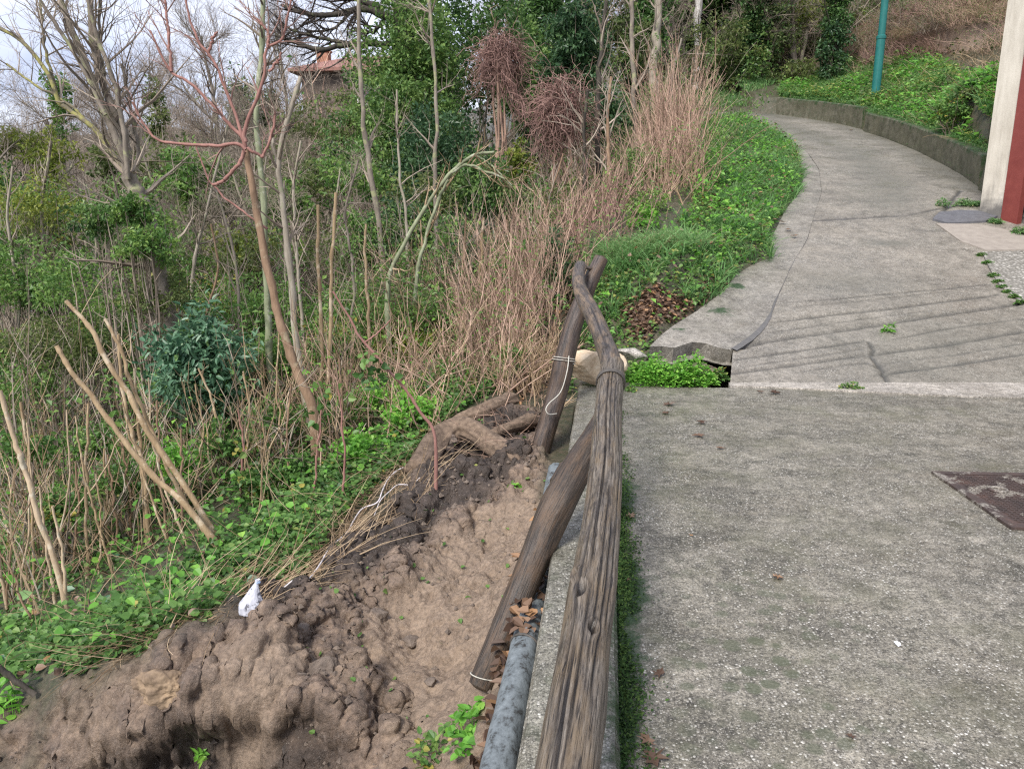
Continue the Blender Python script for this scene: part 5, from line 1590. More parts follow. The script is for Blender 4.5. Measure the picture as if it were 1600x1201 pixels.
# cut canes at the lower left
CANES = [([(352, 852), (300, 800), (225, 728), (180, 670), (130, 605), (106, 570), (88, 540)], 4.9, 12, 9, 'cane'), ([(350, 845), (315, 800), (245, 694), (196, 610), (157, 540), (130, 500), (103, 470)], 5.0, 12, 8, 'cane'),
         ([(340, 845), (280, 767), (241, 680), (206, 600), (185, 540), (164, 498)], 5.1, 8, 6, 'cane'), ([(233, 850), (224, 732), (213, 697), (200, 645), (189, 575), (185, 522)], 5.6, 8, 6, 'cane'), ([(229, 845), (222, 760), (217, 680), (210, 575)], 5.7, 6, 5, 'cane'),
         ([(262, 850), (252, 750), (248, 700), (245, 625)], 5.5, 5, 4, 'tan'), ([(112, 980), (90, 890), (60, 802), (35, 720), (21, 680), (0, 610)], 4.6, 12, 9, 'canep'), ([(105, 985), (100, 880), (82, 790)], 4.6, 7, 5, 'canep'), ([(52, 900), (50, 780), (42, 690), (32, 628)], 5.4, 6, 5, 'cane'),
         ([(136, 900), (135, 800), (137, 700), (138, 630)], 5.4, 7, 5, 'cane'), ([(168, 860), (165, 770), (163, 700)], 5.8, 5, 4, 'cane'), ([(186, 870), (178, 780), (168, 710)], 5.7, 5, 4, 'tan'), ([(283, 830), (285, 740), (283, 670)], 5.6, 5, 4, 'tan'), ([(310, 760), (316, 680), (305, 600)], 6.3, 4, 3, 'cane'),
         ([(352, 720), (335, 640), (310, 575)], 6.6, 5, 4, 'cane'), ([(85, 930), (70, 840), (62, 760)], 5.0, 6, 4, 'canep'), ([(0, 880), (-8, 760), (-14, 660)], 5.0, 7, 5, 'canep'), ([(115, 880), (122, 800), (118, 720)], 5.6, 5, 4, 'tan'), ([(205, 820), (198, 740), (190, 690)], 5.9, 5, 4, 'tan'),
         ([(150, 930), (158, 830), (150, 740)], 5.2, 5, 3, 'cane'), ([(60, 985), (20, 900), (-10, 850)], 4.4, 5, 3, 'tan'), ([(95, 830), (150, 760), (185, 690), (240, 640)], 5.6, 4, 2, 'canep'), ([(30, 940), (45, 830), (48, 740), (42, 660)], 5.1, 5, 3, 'canep'), ([(180, 900), (150, 800), (128, 720), (118, 650)], 5.2, 5, 3, 'cane'),
         ([(270, 860), (235, 770), (205, 690), (190, 620)], 5.2, 5, 3, 'cane'), ([(300, 860), (262, 770), (240, 690), (232, 590)], 5.3, 5, 3, 'canep'), ([(70, 900), (100, 800), (108, 720), (104, 640)], 5.3, 5, 3, 'canep'), ([(12, 930), (20, 840), (60, 760), (95, 700)], 5.0, 4, 2, 'tan'), ([(395, 800), (385, 720), (390, 640), (380, 580)], 6.4, 4, 3, 'cane'), ([(430, 780), (440, 690), (432, 600), (436, 520)], 6.6, 4, 3, 'cane')]
clab = {0: 'thick tan cane leaning left, lowest of the pair that meets at the ivy edge', 1: 'thick tan cane leaning left, longest of the pair that meets at the ivy edge', 6: 'thick pale bent cane at the far left edge, reaching down to the ivy'}
M_cut = plain('cut_end', (.45, .34, .22), (.6, .48, .33), 30, .8, .2)
for i, (pts, Y, w0, w1, mt) in enumerate(CANES):
    stem('cane', [(pts, Y, w0 * .85, w1 * .8)], BK[mt], clab.get(i, {'cane': 'tan cut cane standing among the canes at lower left', 'canep': 'pale dry cane standing among the canes at lower left', 'tan': 'thin brown cane standing among the canes at lower left'}[mt]), 'cane', None if i in clab else f'{mt} canes at lower left',
         twigs=dict(n1=3, n2=2, l1=.25, l2=.12) if mt == 'tan' else None, twmat=TW['tan'], seed=100 + i, sides=8, gnarl=.014)
# a grey-barked dead branch lying at the left edge
stem('dead_branch', [([(-30, 1020), (10, 1052), (55, 1085)], 3.35, 12, 9)], BK['dark'], 'dark dead branch lying on the ivy at the left edge', 'branch', seed=140, sides=8)
# briar with leafy top in front of the slope
br, bp, _ = stem('briar', [([(679, 682), (655, 640), (625, 600), (570, 535), (545, 495), (520, 455)], 5.3, 6, 3), ([(570, 535), (590, 520), (610, 500)], 5.3, 3, 2)], BK['red'], 'red-brown briar stem with a clump of green leaves leaning over the slope', 'briar', seed=141, sides=6)
g = np.random.default_rng(141)
mb = MB(); cen = np.array([P(*q) for q in [(590, 575, 5.25), (575, 560, 5.2), (605, 588, 5.25), (588, 600, 5.2), (570, 585, 5.3)]]) - np.array(br.location)
clumps(mb, cen, .06, 9, .055, .045, g, .25, oval=True); mb.build('leaves', LM['cover'], br)
for pts, Y, lp in [([(485, 790), (497, 700), (502, 640)], 5.6, [(497, 650), (490, 690), (500, 610)]), ([(537, 770), (538, 700), (533, 640), (527, 600)], 5.4, [(530, 615), (537, 680)]), ([(372, 790), (380, 700), (372, 640)], 5.8, [(385, 745), (380, 770), (375, 700)])]:
    b2, _, _ = stem('briar', [(pts, Y, 5, 2)], BK['red'], 'upright briar stem with sparse green leaves on the slope', 'briar', 'upright briars', seed=int(pts[0][0]), sides=6)
    mb = MB(); clumps(mb, np.array([P(a, b, Y) for a, b in lp]) - np.array(b2.location), .09, 8, .06, .05, g, .6, oval=True); mb.build('leaves', LM['cover'], b2)

# ------------------------------------------------------------------ bushes
def bush(name, px, py, Y, w, h, mat, label, nl, L, W, ncl, cat='bush', group=None, seed=0, tint=.5, stemmat=None, oval=False, zc=None, flat=.8, dep=None, clr=.22):
    """a leafy bush whose foliage is centred on a pixel at depth Y; w,h in pixels"""
    g = np.random.default_rng(300 + seed)
    c = P(px, py, Y)
    rx, rz_ = w / 2 / FPX * Y, h / 2 / FPX * Y
    gz = zgs(c[0], c[1])
    base = np.array([c[0], c[1], gz])
    b = thing(name, base, label, cat, group)
    d = norm(g.normal(size=(ncl, 3))); rr = g.random(ncl) ** .42 * (1 + .55 * fbm(d * 1.7 + seed, 2, seed))
    ry = dep or rx * .9
    cen = np.array([0, 0, c[2] - gz]) + d * rr[:, None] * np.array([rx, ry, rz_]) * .88
    cen[:, 2] = np.maximum(cen[:, 2], .04 + .1 * g.random(ncl) * rz_)
    mb = MB(); clumps(mb, cen, clr * max(rx, rz_ * .6), nl, L, W, g, tint, oval=oval, flat=flat)
    mb.build('foliage', mat, b)
    st = np.zeros((9, 3)) + np.column_stack([g.normal(0, .05 * rx, (9, 2)), np.full(9, -.05)])
    top = cen[g.integers(0, len(cen), 9)]
    pth = st[:, None] + (top - st)[:, None] * np.linspace(0, 1, 7)[None, :, None]
    pth[:, 1:-1] += g.normal(0, .05 * rx, (9, 5, 3))
    r0 = .014 * max(1, rz_)
    tb = MB().tubes(pth, np.linspace(r0, r0 * .3, 7)[None].repeat(9, 0), 5, g.random(9))
    s2, d2, pr, _ = spawn(pth, np.full((9, 7), r0 * .5), 8, .3, 1, .8, g)
    p2, r2 = grow(s2, d2, rx * .6 * g.uniform(.4, 1.2, len(s2)), r0 * .3, .002, 5, .15, .03, g)
    tb.tubes(p2, r2, 3, g.random(len(s2)))
    tb.build('stems', stemmat or TW['grey'], b)
    return b

bush('laurel_bush', 315, 570, 7.6, 190, 200, LM['laurel'], 'dense blue-green laurel bush beside the tan trunk on the slope', 24, .085, .034, 200, seed=1, oval=True, clr=.24, tint=.6)
LB = [('brush_bush', 1000, 262, 13.2, 110, 70, 'privet', 'green leaves among the brush right of the lower vine dome', 22, .06, .036, 46), ('brush_bush', 930, 310, 12.0, 120, 80, 'olive', 'olive leaves among the brush under the lower vine dome', 22, .055, .034, 56), ('brush_bush', 1045, 285, 13.6, 80, 70, 'privet', 'green leaves at the foot of the tall red-brown brush', 22, .06, .036, 40), ('brush_bush', 860, 330, 11.5, 110, 90, 'olive', 'olive leaves in the brush left of the dark red brush', 22, .055, .034, 56), ('brush_bush', 1000, 345, 11.0, 70, 60, 'fresh', 'fresh green creeper leaves in the brush above the grass verge', 18, .06, .045, 26),
      ('brush_bush', 800, 560, 7.4, 70, 60, 'privet', 'small green creeper in the dead brush over the roots', 14, .04, .03, 26), ('brush_bush', 700, 590, 7.4, 130, 70, 'cover', 'bright green leaves left of the dead brush over the roots', 22, .045, .036, 50), ('brush_bush', 600, 620, 7.0, 140, 60, 'fresh', 'bright low greenery right of the pale bent trunk', 20, .04, .034, 50),
      ('privet_bush', 205, 330, 8.0, 90, 60, 'privet', 'upper bright leafy spray on the many-stemmed tree', 34, .05, .028, 34), ('privet_bush', 225, 380, 7.9, 110, 70, 'privet', 'lower bright leafy spray on the many-stemmed tree', 34, .05, .028, 46),
      ('privet_bush', 150, 345, 8.4, 110, 80, 'ever', 'darker leafy spray left of the many-stemmed tree', 30, .05, .028, 36), ('privet_bush', 250, 460, 8.2, 130, 80, 'olive', 'dull green bush below the bright leafy sprays', 30, .05, .028, 50),
      ('privet_bush', 120, 440, 9.0, 170, 90, 'privet', 'loose green bush left of the dull green bush', 28, .055, .03, 60),
      ('yellow_bush', 30, 222, 15, 110, 60, 'yellow', 'yellow-green bush at the far left, under the open sky', 30, .085, .045, 46), ('yellow_bush', 75, 250, 14, 80, 90, 'yellow', 'yellow-green bush right of the one under the open sky', 28, .08, .042, 40),
      ('ivy_clump', 90, 165, 15.5, 50, 120, 'privet', 'slim leafy ivy column on a bare tree at the far left', 26, .08, .05, 40), ('ivy_clump', 170, 265, 13, 60, 90, 'olive', 'ivy clump beside the many-stemmed tree', 26, .08, .05, 34), ('ivy_clump', 245, 170, 17, 40, 110, 'olive', 'dark slim ivy column behind the red limbs', 26, .09, .05, 30),
      ('leafy_bush', 50, 320, 11, 190, 110, 'yellow', 'yellowish leafy scrub at the left edge', 26, .06, .034, 70), ('leafy_bush', 20, 420, 10, 170, 120, 'privet', 'green leafy scrub at the left edge', 26, .06, .034, 70),
      ('leafy_bush', 110, 540, 8.6, 200, 120, 'olive', 'dull green scrub behind the leaning canes', 26, .05, .028, 70), ('leafy_bush', 20, 600, 8.2, 160, 120, 'privet', 'green scrub at the left edge behind the pale cane', 26, .05, .03, 60),
      ('leafy_bush', 430, 480, 9.4, 160, 120, 'privet', 'fresh green scrub behind the trunk of the red-limbed tree', 24, .05, .03, 60), ('leafy_bush', 560, 500, 9.6, 170, 120, 'privet', 'fresh green scrub between the tan canes and the bent sapling', 24, .05, .03, 60),
      ('leafy_bush', 380, 400, 11, 150, 130, 'olive', 'olive scrub behind the red-limbed tree', 24, .06, .035, 60), ('leafy_bush', 520, 400, 12, 160, 130, 'olive', 'olive scrub left of the tall grey trunk', 24, .06, .035, 60), ('leafy_bush', 330, 300, 15, 170, 120, 'olive', 'olive ivy mass behind the red limbs', 26, .09, .055, 80), ('leafy_bush', 450, 300, 15, 150, 150, 'olive', 'olive ivy mass right of the red-limbed tree', 26, .09, .055, 80), ('leafy_bush', 530, 270, 16, 120, 140, 'ever', 'dark green ivy mass left of the evergreen', 26, .09, .055, 70), ('leafy_bush', 250, 260, 17, 130, 100, 'olive', 'distant olive ivy mass behind the many-stemmed tree', 26, .1, .06, 60), ('leafy_bush', 540, 190, 22, 90, 110, 'olive', 'ivy-covered bush below the red-roofed house', 26, .12, .07, 50), ('leafy_bush', 470, 200, 24, 120, 90, 'olive', 'olive bush below the chimney of the far house', 26, .12, .07, 50), ('leafy_bush', 300, 430, 11, 120, 110, 'privet', 'green scrub right of the leafy sprays', 24, .06, .035, 50)]
for i, (nm, px, py, Y, w, h, mt, lb_, nl, L, W, ncl) in enumerate(LB):
    bush(nm, px, py, Y, w, h, LM[mt], lb_, nl, L, W, ncl, seed=2 + i, tint=.6, clr=.20, cat='ivy' if 'ivy' in nm else 'bush')
# evergreens of the middle distance
EV = [('evergreen_tree', 645, 110, 18, 190, 330, 'ever', 'big bushy evergreen with pale green sprays left of the hanging vines', 30, .11, .06, 380, .8),
      ('evergreen_tree', 735, 60, 20, 230, 260, 'ever', 'dark upper evergreen touching the top edge above the hanging vines', 28, .12, .065, 300, .5),
      ('evergreen_tree', 610, 215, 17, 150, 220, 'ever', 'lower bright lobe of evergreen beside the tall grey trunk', 30, .10, .055, 200, .75),
      ('evergreen_tree', 690, 260, 15.5, 190, 200, 'dark', 'deep green evergreen below the big bushy evergreen', 30, .10, .05, 220, .6),
      ('evergreen_tree', 895, 75, 17, 110, 190, 'dark', 'slim dark glossy evergreen right of the upper vine dome', 28, .12, .055, 170, .55),
      ('evergreen_tree', 840, 130, 18, 120, 130, 'ever', 'mid green evergreen between the two vine domes', 28, .11, .06, 130, .55),
      ('evergreen_bush', 760, 300, 13, 170, 130, 'ever', 'green bush under the upper vine dome', 28, .08, .045, 120, .6),
      ('evergreen_bush', 640, 370, 12, 190, 150, 'dark', 'dark green bush behind the bent pale sapling', 28, .075, .04, 130, .6),
      ('evergreen_bush', 745, 420, 11, 150, 150, 'dark', 'dark green bush behind the pink canes', 28, .07, .038, 120, .7),
      ('evergreen_bush', 940, 180, 15, 90, 110, 'dark', 'dark bush right of the lower vine dome', 26, .09, .045, 80, .7),
      ('evergreen_bush', 812, 255, 13.5, 60, 70, 'yellow', 'small yellow-green bush between the vine domes', 24, .08, .05, 40, .5),
      ('evergreen_bush', 872, 410, 9.3, 60, 130, 'dark', 'small dark green bush just left of the fence post top', 26, .05, .028, 60, .8),
      ('evergreen_bush', 1010, 330, 11.6, 80, 90, 'privet', 'pale green leafy sprig bush at the foot of the red brush', 18, .06, .04, 40, .7),
      ('evergreen_bush', 1120, 90, 27, 150, 130, 'olive', 'olive green bush behind the top of the red brush', 26, .15, .08, 120, .5),
      ('evergreen_bush', 960, 60, 22, 130, 120, 'olive', 'olive bush behind the slender dark trunks', 26, .13, .07, 90, .5)]
for i, (nm, px, py, Y, w, h, mt, lb_, nl, L, W, ncl, ti) in enumerate(EV):
    bush(nm, px, py, Y, w, h, LM[mt], lb_, nl, L, W, ncl, cat='tree' if 'tree' in nm else 'bush', seed=40 + i, tint=ti, clr=.17, dep=w / 2 / FPX * Y * .8)

# dark oak limbs reaching into the sky from the right
stem('oak_tree', [([(625, 340), (628, 200), (630, 80), (640, -60)], 18.5, 40, 30), ([(628, 40), (590, 20), (560, 14), (540, 20), (500, 24), (470, 20), (440, 8)], 18.5, 12, 5), ([(628, 60), (600, 70), (558, 68), (500, 77), (460, 66), (430, 55)], 18.3, 11, 4),
                  ([(600, 15), (560, 0), (520, -6), (470, -2)], 18.6, 9, 4), ([(560, 68), (520, 64), (470, 52), (440, 38)], 18.4, 6, 3), ([(545, 22), (520, 45), (480, 50)], 18.5, 5, 2), ([(600, 30), (585, 50), (560, 47)], 18.5, 6, 3)],
     BK['dark'], 'dark oak whose bare crooked limbs reach left across the sky', twigs=dict(n1=16, n2=6, l1=1.3, l2=.55, n3=3, limbs=[1, 2, 3, 4, 5, 6], up=.01), twmat=TW['dark'], seed=150)

g0 = np.random.default_rng(808)
for i, (px, py, Y) in enumerate([(90, 790, 5.7), (190, 750, 6.0), (270, 720, 6.3), (350, 690, 6.6), (430, 650, 6.9), (520, 640, 6.8), (560, 700, 6.1), (470, 730, 6.1), (40, 700, 6.6), (140, 690, 6.8), (640, 640, 6.6), (400, 760, 5.8)]):
    mt = ['cover', 'privet', 'fresh', 'cover'][i % 4]
    bush('slope_weed', px, py, Y, 100, 62, LM[mt], {'cover': 'mid green', 'privet': 'bright green', 'fresh': 'fresh yellow-green'}[mt] + ' leafy weeds among the dry stems of the near slope', 18, .05, .036, 36, seed=460 + i, tint=.5, clr=.3, cat='weed', group={'cover': 'mid', 'privet': 'bright', 'fresh': 'fresh'}[mt] + ' green weeds among the dry stems')
spots = [(px + g0.uniform(-35, 35), py + g0.uniform(-30, 30)) for px in range(-10, 640, 92) for py in range(300, 620, 84)]
for i, (px, py) in enumerate(spots):
    Y = np.interp(py, [290, 620], [13.5, 7.4]) + g0.uniform(-.4, .6)
    mt = str(g0.choice(['privet', 'olive', 'cover', 'yellow', 'privet']))
    zone = 'right of the red-limbed tree' if px > 430 else 'round the red-limbed tree' if px > 280 else 'left of the laurel bush'
    bush('scrub_bush', px, py, Y, 130 * g0.uniform(.7, 1.2), 85 * g0.uniform(.7, 1.3), LM[mt], {'privet': 'bright green', 'olive': 'olive', 'cover': 'fresh green', 'yellow': 'yellow-green'}[mt] + ' leafy scrub ' + zone, 22, .0065 * Y, .0038 * Y, 52, seed=400 + i, tint=.6, clr=.26,
         group='leafy scrub ' + zone + ', ' + mt)
# ------------------------------------------------------------------ vine domes
def vine_dome(px, py, Y, w, h, label, seed, tail=None):
    g = np.random.default_rng(seed)
    c = P(px, py - h * .1, Y); rx, hz = w / 2 / FPX * Y, h / FPX * Y
    base = np.array([c[0], c[1], zgs(c[0], c[1])])
    o = thing('vine_dome', base, label, 'vine')
    n = 760
    a = g.uniform(0, 2 * np.pi, n); rr = rx * np.sqrt(g.random(n)) * .95
    top = c[2] - base[2] + hz * .42 - (rr / rx) ** 2 * hz * .38
    st = np.column_stack([rr * np.cos(a), rr * np.sin(a) * .8, top - hz * .5 * g.random(n) ** 2 + g.normal(0, .06, n)])
    d = np.column_stack([np.cos(a) * .6, np.sin(a) * .6, g.uniform(-.6, .5, n)]) + g.normal(0, .5, (n, 3))
    p, r = grow(st, d, hz * g.uniform(.25, .75, n), .006, .003, 9, .52, np.array([0.02, 0, -.2]), g)
    mb = MB().tubes(p, r, 3, g.random(n) * .8)
    if tail is not None:
        tl = np.array([P(*q) for q in tail]) - base
        sp = spline(tl, 9)
        m = 40
        pp = sp[None] + g.normal(0, 1, (m, 1, 3)) * rx * .16 + g.normal(0, .04, (m, 9, 3))
        mb.tubes(pp, np.full((m, 9), .006), 3, g.random(m))
    mb.build('vine_stems', TW['red'], o)
    k = 6
    tp = np.array([0, 0, c[2] - base[2]])
    pth = g.normal(0, .1, (k, 1, 3)) * [1, 1, 0] + np.linspace(0, 1, 8)[None, :, None] * tp + g.normal(0, .05, (k, 8, 3))
    MB().tubes(pth, np.full((k, 8), .018), 5, .4).build('trunk', TW['pink'], o)
vine_dome(783, 108, 14.5, 56, 90, 'upper dome of red-brown hanging vine stems with a drooping tail', 500, [(790, 90, 14.3), (795, 130, 14.2), (808, 160, 14.2), (815, 185, 14.2)])
vine_dome(874, 195, 12.5, 62, 120, 'lower, broader dome of red-brown hanging vine stems', 501)

# ------------------------------------------------------------------ brush of upright stems
def brush(px, base_py, Y, w, top_py, n, mat, label, group, seed, spread=.25, wander=.07, name='brush_clump', dep=.5, twig=2, r0=.006):
    g = np.random.default_rng(seed)
    x_ = P(px, base_py, Y)[0]
    base = np.array([x_, Y, zgs(x_, Y)])
    H_ = max(.5, P(px, top_py, Y)[2] - base[2])
    o = thing(name, base, label, 'brush', group)
    rx = w / 2 / FPX * Y
    st = np.column_stack([g.uniform(-rx, rx, n), g.normal(0, dep, n), np.zeros(n)])
    st[:, 2] = zg(st[:, 0] + base[0], st[:, 1] + base[1]) - base[2] - .05
    d = np.column_stack([g.normal(0, spread, n) + st[:, 0] / rx * spread * .7, g.normal(0, spread, n), np.ones(n)])
    p, r = grow(st, d, H_ * g.uniform(.3, 1.12, n) ** 1.15, r0 * g.uniform(.45, 1.9, n), .002, 7, wander, .01, g)
    mb = MB().tubes(p, r, 4, g.random(n))
    if twig:
        s2, d2, pr, t = spawn(p, r, twig, .35, .97, .5, g)
        p2, r2 = grow(s2, d2, H_ * .22 * g.uniform(.4, 1.2, len(s2)), .0035, .0016, 4, .1, .06, g)
        mb.tubes(p2, r2, 3, g.random(len(s2)))
    mb.build('stems', mat, o)
    return o
BR = [(1045, 285, 14.5, 55, 70, 300, 'pink', 'tall red-brown brush beside the upper road bend', .14), (1040, 330, 13.5, 90, 150, 130, 'pink', 'red-brown brush in front of the pale trunk', .2), (985, 345, 12.8, 120, 200, 110, 'pink', 'loose brown brush right of the lower vine dome', .28),
      (905, 380, 11.2, 120, 240, 130, 'pink', 'brown brush under the lower vine dome', .3), (1050, 330, 13, 70, 225, 70, 'tan', 'tan brush at the foot of the tall red-brown brush', .25), (930, 395, 10.8, 90, 255, 120, 'red', 'dark red brush left of the grass verge', .25),
      (812, 505, 9.3, 100, 300, 200, 'pink', 'dense pink cane brush behind the fence post', .12), (770, 520, 8.8, 90, 395, 140, 'pink', 'pink cane brush at the head of the landslip', .2), (850, 470, 9.8, 80, 330, 110, 'pink', 'pink cane brush left of the dark green bush', .15),
      (830, 560, 7.6, 70, 480, 140, 'tan', 'low dead brush over the bare roots', .4), (740, 590, 7.6, 120, 470, 150, 'pink', 'arching dead brush left of the bare roots', .55), (50, 900, 5.6, 120, 640, 45, 'tan', 'dry cane brush at the lower left edge', .3), (150, 860, 5.8, 110, 620, 34, 'grey', 'dry twiggy brush among the leaning canes', .35), (240, 800, 6.2, 110, 580, 34, 'tan', 'dry brush right of the leaning canes', .3), (320, 745, 6.6, 110, 560, 34, 'grey', 'dry brush below the laurel bush', .35),
      (400, 705, 6.8, 100, 540, 42, 'tan', 'pale dry stems left of the foot of the red-limbed tree', .3), (490, 690, 6.9, 110, 500, 46, 'tan', 'dry stems in front of the foot of the red-limbed tree', .28), (570, 650, 7.2, 110, 440, 46, 'pink', 'dry stems right of the pale bent trunk', .3), (640, 620, 7.4, 110, 400, 46, 'tan', 'dry stems below the bent pale sapling', .35),
      (450, 560, 9.0, 140, 400, 40, 'grey', 'grey twiggy brush behind the red-limbed tree', .3), (300, 620, 8.8, 150, 430, 40, 'grey', 'grey twiggy brush behind the laurel bush', .3), (120, 640, 8.4, 160, 420, 40, 'grey', 'grey twiggy brush behind the leaning canes', .35), (10, 640, 7.6, 130, 430, 40, 'tan', 'tan twiggy brush at the left edge', .35),
      (690, 470, 10, 120, 350, 90, 'tan', 'tan brush under the bent pale sapling', .4)]
for i, (px, by, Y, w, tp, n, mt, lb_, sp_a) in enumerate(BR):
    brush(px, by, Y, w, tp, n, TW[mt], lb_, None, 600 + i, sp_a, r0=.0055 if Y < 11 else .008, wander=.13 if i else .08, twig=4 if i else 3)

cover('brush_leaves', np.vstack([gpoly([(760, 600), (730, 540), (760, 470)]), [P(800, 380, 11.5)[:2]], [P(900, 300, 14)[:2]], [P(1100, 250, 16)[:2]], [P(1090, 330, 12)[:2]], gpoly([(1000, 400), (900, 480), (850, 560)])]) if False else np.array([(-.6, 7.6), (-1.0, 9.5), (0, 12), (2, 15), (4.6, 16.5), (3.3, 12.5), (1.9, 10.2), (.9, 8.6), (.4, 7.4)]), 9000, .055, .035, .9, LM['privet'], 650, 1.1, -.05, None, .6, oval=False)

# ------------------------------------------------------------------ thickets (twiggy scrub) covering the wooded slope
def thicket(seed, H_, rx, n, twmat, leafmat, nleaf, L, W, label, lean=.5, name='thicket', tint=.5, droop=-.05):
    g = np.random.default_rng(seed)
    o = thing(name, (0, 0, 0), label, 'thicket')
    a = g.uniform(0, 2 * np.pi, n); rr = rx * np.sqrt(g.random(n))
    st = np.column_stack([rr * np.cos(a), rr * np.sin(a), np.full(n, -.25)])
    d = np.column_stack([g.normal(0, lean, n), g.normal(0, lean, n), np.ones(n)])
    p, r = grow(st, d, H_ * g.uniform(.4, 1.25, n), .007 * g.uniform(.5, 1.3, n), .002, 8, .14, droop, g)
    mb = MB().tubes(p, r, 3, g.random(n))
    s2, d2, pr, t = spawn(p, r, 3, .2, .97, .8, g)
    p2, r2 = grow(s2, d2, H_ * .3 * g.uniform(.4, 1.2, len(s2)), .004, .0016, 5, .18, .0, g)
    mb.tubes(p2, r2, 3, g.random(len(s2)))
    mb.build('stems', twmat, o)
    if nleaf:
        i = g.integers(0, len(p2), nleaf); j = g.integers(0, 5, nleaf)
        pos = p2[i, j] + g.normal(0, .03, (nleaf, 3))
        lb2 = MB(); lb2.leaves(pos, g.normal(size=(nleaf, 3)) + [0, 0, -.2], g.normal(0, .6, (nleaf, 3)) + [0, 0, 1], L * g.uniform(.6, 1.2, nleaf), W * g.uniform(.6, 1.2, nleaf), .2, .15, np.clip(tint + g.normal(0, .25, nleaf), 0, 1))
        lb2.build('leaves', leafmat, o)
    return o
TH = [thicket(700, 2.0, 1.1, 150, TW['grey'], LM['olive'], 2200, .055, .032, 'grey twiggy thicket with a few leaves on the wooded slope'),
      thicket(701, 1.8, 1.1, 150, TW['pink'], LM['privet'], 1600, .055, .034, 'brown twiggy thicket with a few leaves on the wooded slope'),
      thicket(702, 1.9, 1.2, 90, TW['grey'], LM['privet'], 6000, .06, .036, 'leafy green thicket on the wooded slope', tint=.55),
      thicket(703, 1.6, 1.0, 150, TW['tan'], LM['olive'], 1300, .05, .028, 'tan twiggy thicket of dead stems on the wooded slope', lean=.8, droop=-.12)]
tlabels = [o['label'] for o in TH]
g = np.random.default_rng(77)
used = [False] * 4
def put_thicket(kind, px, Y, sc, far=False):
    x_ = P(px, 400, Y)[0]
    zone = ('beside the upper road' if px > 1000 else 'round the vine domes' if px > 760 else 'under the evergreens' if px > 560 else 'behind the red-limbed tree' if px > 330 else 'behind the laurel bush' if px > 180 else 'on the slope at the left edge') + (', close by' if Y < 10 else ', farther off' if Y > 13.5 else '')
    o = TH[kind] if not used[kind] else copy_tree(TH[kind])
    used[kind] = True
    place(o, (x_, Y, zgs(x_, Y) - .05), g.uniform(0, 6.28), sc * g.uniform(.85, 1.15), tlabels[kind].replace('on the wooded slope', zone), ['grey thickets ', 'brown thickets ', 'green thickets ', 'tan thickets '][kind] + zone)
for i in range(20):
    put_thicket(int(g.choice([0, 1, 2, 3], p=[.25, .2, .25, .3])), g.uniform(-60, 640), g.uniform(8.0, 9.8), .62)
for i in range(40):
    put_thicket(int(g.choice([0, 1, 2, 3], p=[.2, .2, .5, .1])), g.uniform(-80, 760), g.uniform(10, 13.5), .9)
for i in range(56):
    put_thicket(int(g.choice([0, 1, 2], p=[.3, .25, .45])), g.uniform(-100, 900), g.uniform(13.5, 21), 1.25)
for i in range(14):
    put_thicket(int(g.choice([0, 1, 2], p=[.3, .4, .3])), g.uniform(900, 1020), g.uniform(15, 24), 1.2)

# ------------------------------------------------------------------ trees of the woods
def wood_tree(seed, H_, kind, label):
    g = np.random.default_rng(seed)
    o = thing({'bare': 'bare_tree', 'ivy': 'ivy_clad_tree', 'ever': 'evergreen_tree', 'scrub': 'scrub_tree'}[kind], (0, 0, 0), label, 'tree')
    ns = 1 if kind != 'scrub' else 5
    st = g.normal(0, .15, (ns, 3)) * [1, 1, 0] - [0, 0, .3]
    d = np.column_stack([g.normal(0, .08 if ns == 1 else .3, (ns, 2)), np.ones(ns)])
    p, r = grow(st, d, H_ * g.uniform(.8, 1.0, ns), H_ * .014, H_ * .003, 14, .05, .03, g)
    tr = MB().tubes(p, r, 7, .5)
    s1, d1, pr, t = spawn(p, r, 14 if ns == 1 else 6, .28, .97, .75, g)
    L1 = H_ * .42 * (1.15 - t) * g.uniform(.7, 1.2, len(s1)) + .3
    p1, r1 = grow(s1, d1, L1, pr * .6, .008, 8, .12, .07, g)
    tr.tubes(p1, r1, 5, .5)
    tr.build('trunk', BK['dark'] if kind in ('ivy', 'ever') else BK['grey'], o, smooth=True)
    if kind in ('bare', 'scrub', 'ivy'):
        tw = MB()
        bare_twigs(None, tw, p1, r1, g, 11 if kind != 'ivy' else 6, 7, H_ * .13, H_ * .06, .65, .05, 4 if kind == 'bare' else 2, .15)
        tw.build('twigs', TW['grey'], o)
    if kind == 'ivy':
        cen = p[0][np.linspace(1, 12, 60).astype(int)] + g.normal(0, .22, (60, 3))
        i = g.integers(0, len(p1), 45)
        cen = np.vstack([cen, p1[i, g.integers(0, 3, 45)]])
        mb = MB(); clumps(mb, cen, .38, 60, .13, .10, g, .4); mb.build('ivy', LM['ever'], o)
    if kind == 'ever':
        cen = np.vstack([p1[:, 2:].reshape(-1, 3), p[0][5:]]) + g.normal(0, .25, (len(p1) * 6 + 9, 3))
        mb = MB(); clumps(mb, cen, .55, 150, .15, .075, g, .45); mb.build('crown', LM['ever'], o)
    return o
WT = [wood_tree(800, 9, 'bare', ''), wood_tree(801, 8, 'ivy', ''), wood_tree(802, 8, 'ever', ''), wood_tree(803, 6, 'scrub', ''), wood_tree(804, 8, 'bare', '')]
wl = ['bare grey tree in the leafless woods', 'ivy-clad dark tree in the woods', 'leafy evergreen tree in the woods', 'many-stemmed bare scrub tree in the woods', 'bare spreading grey tree in the leafless woods']
wused = [False] * 5
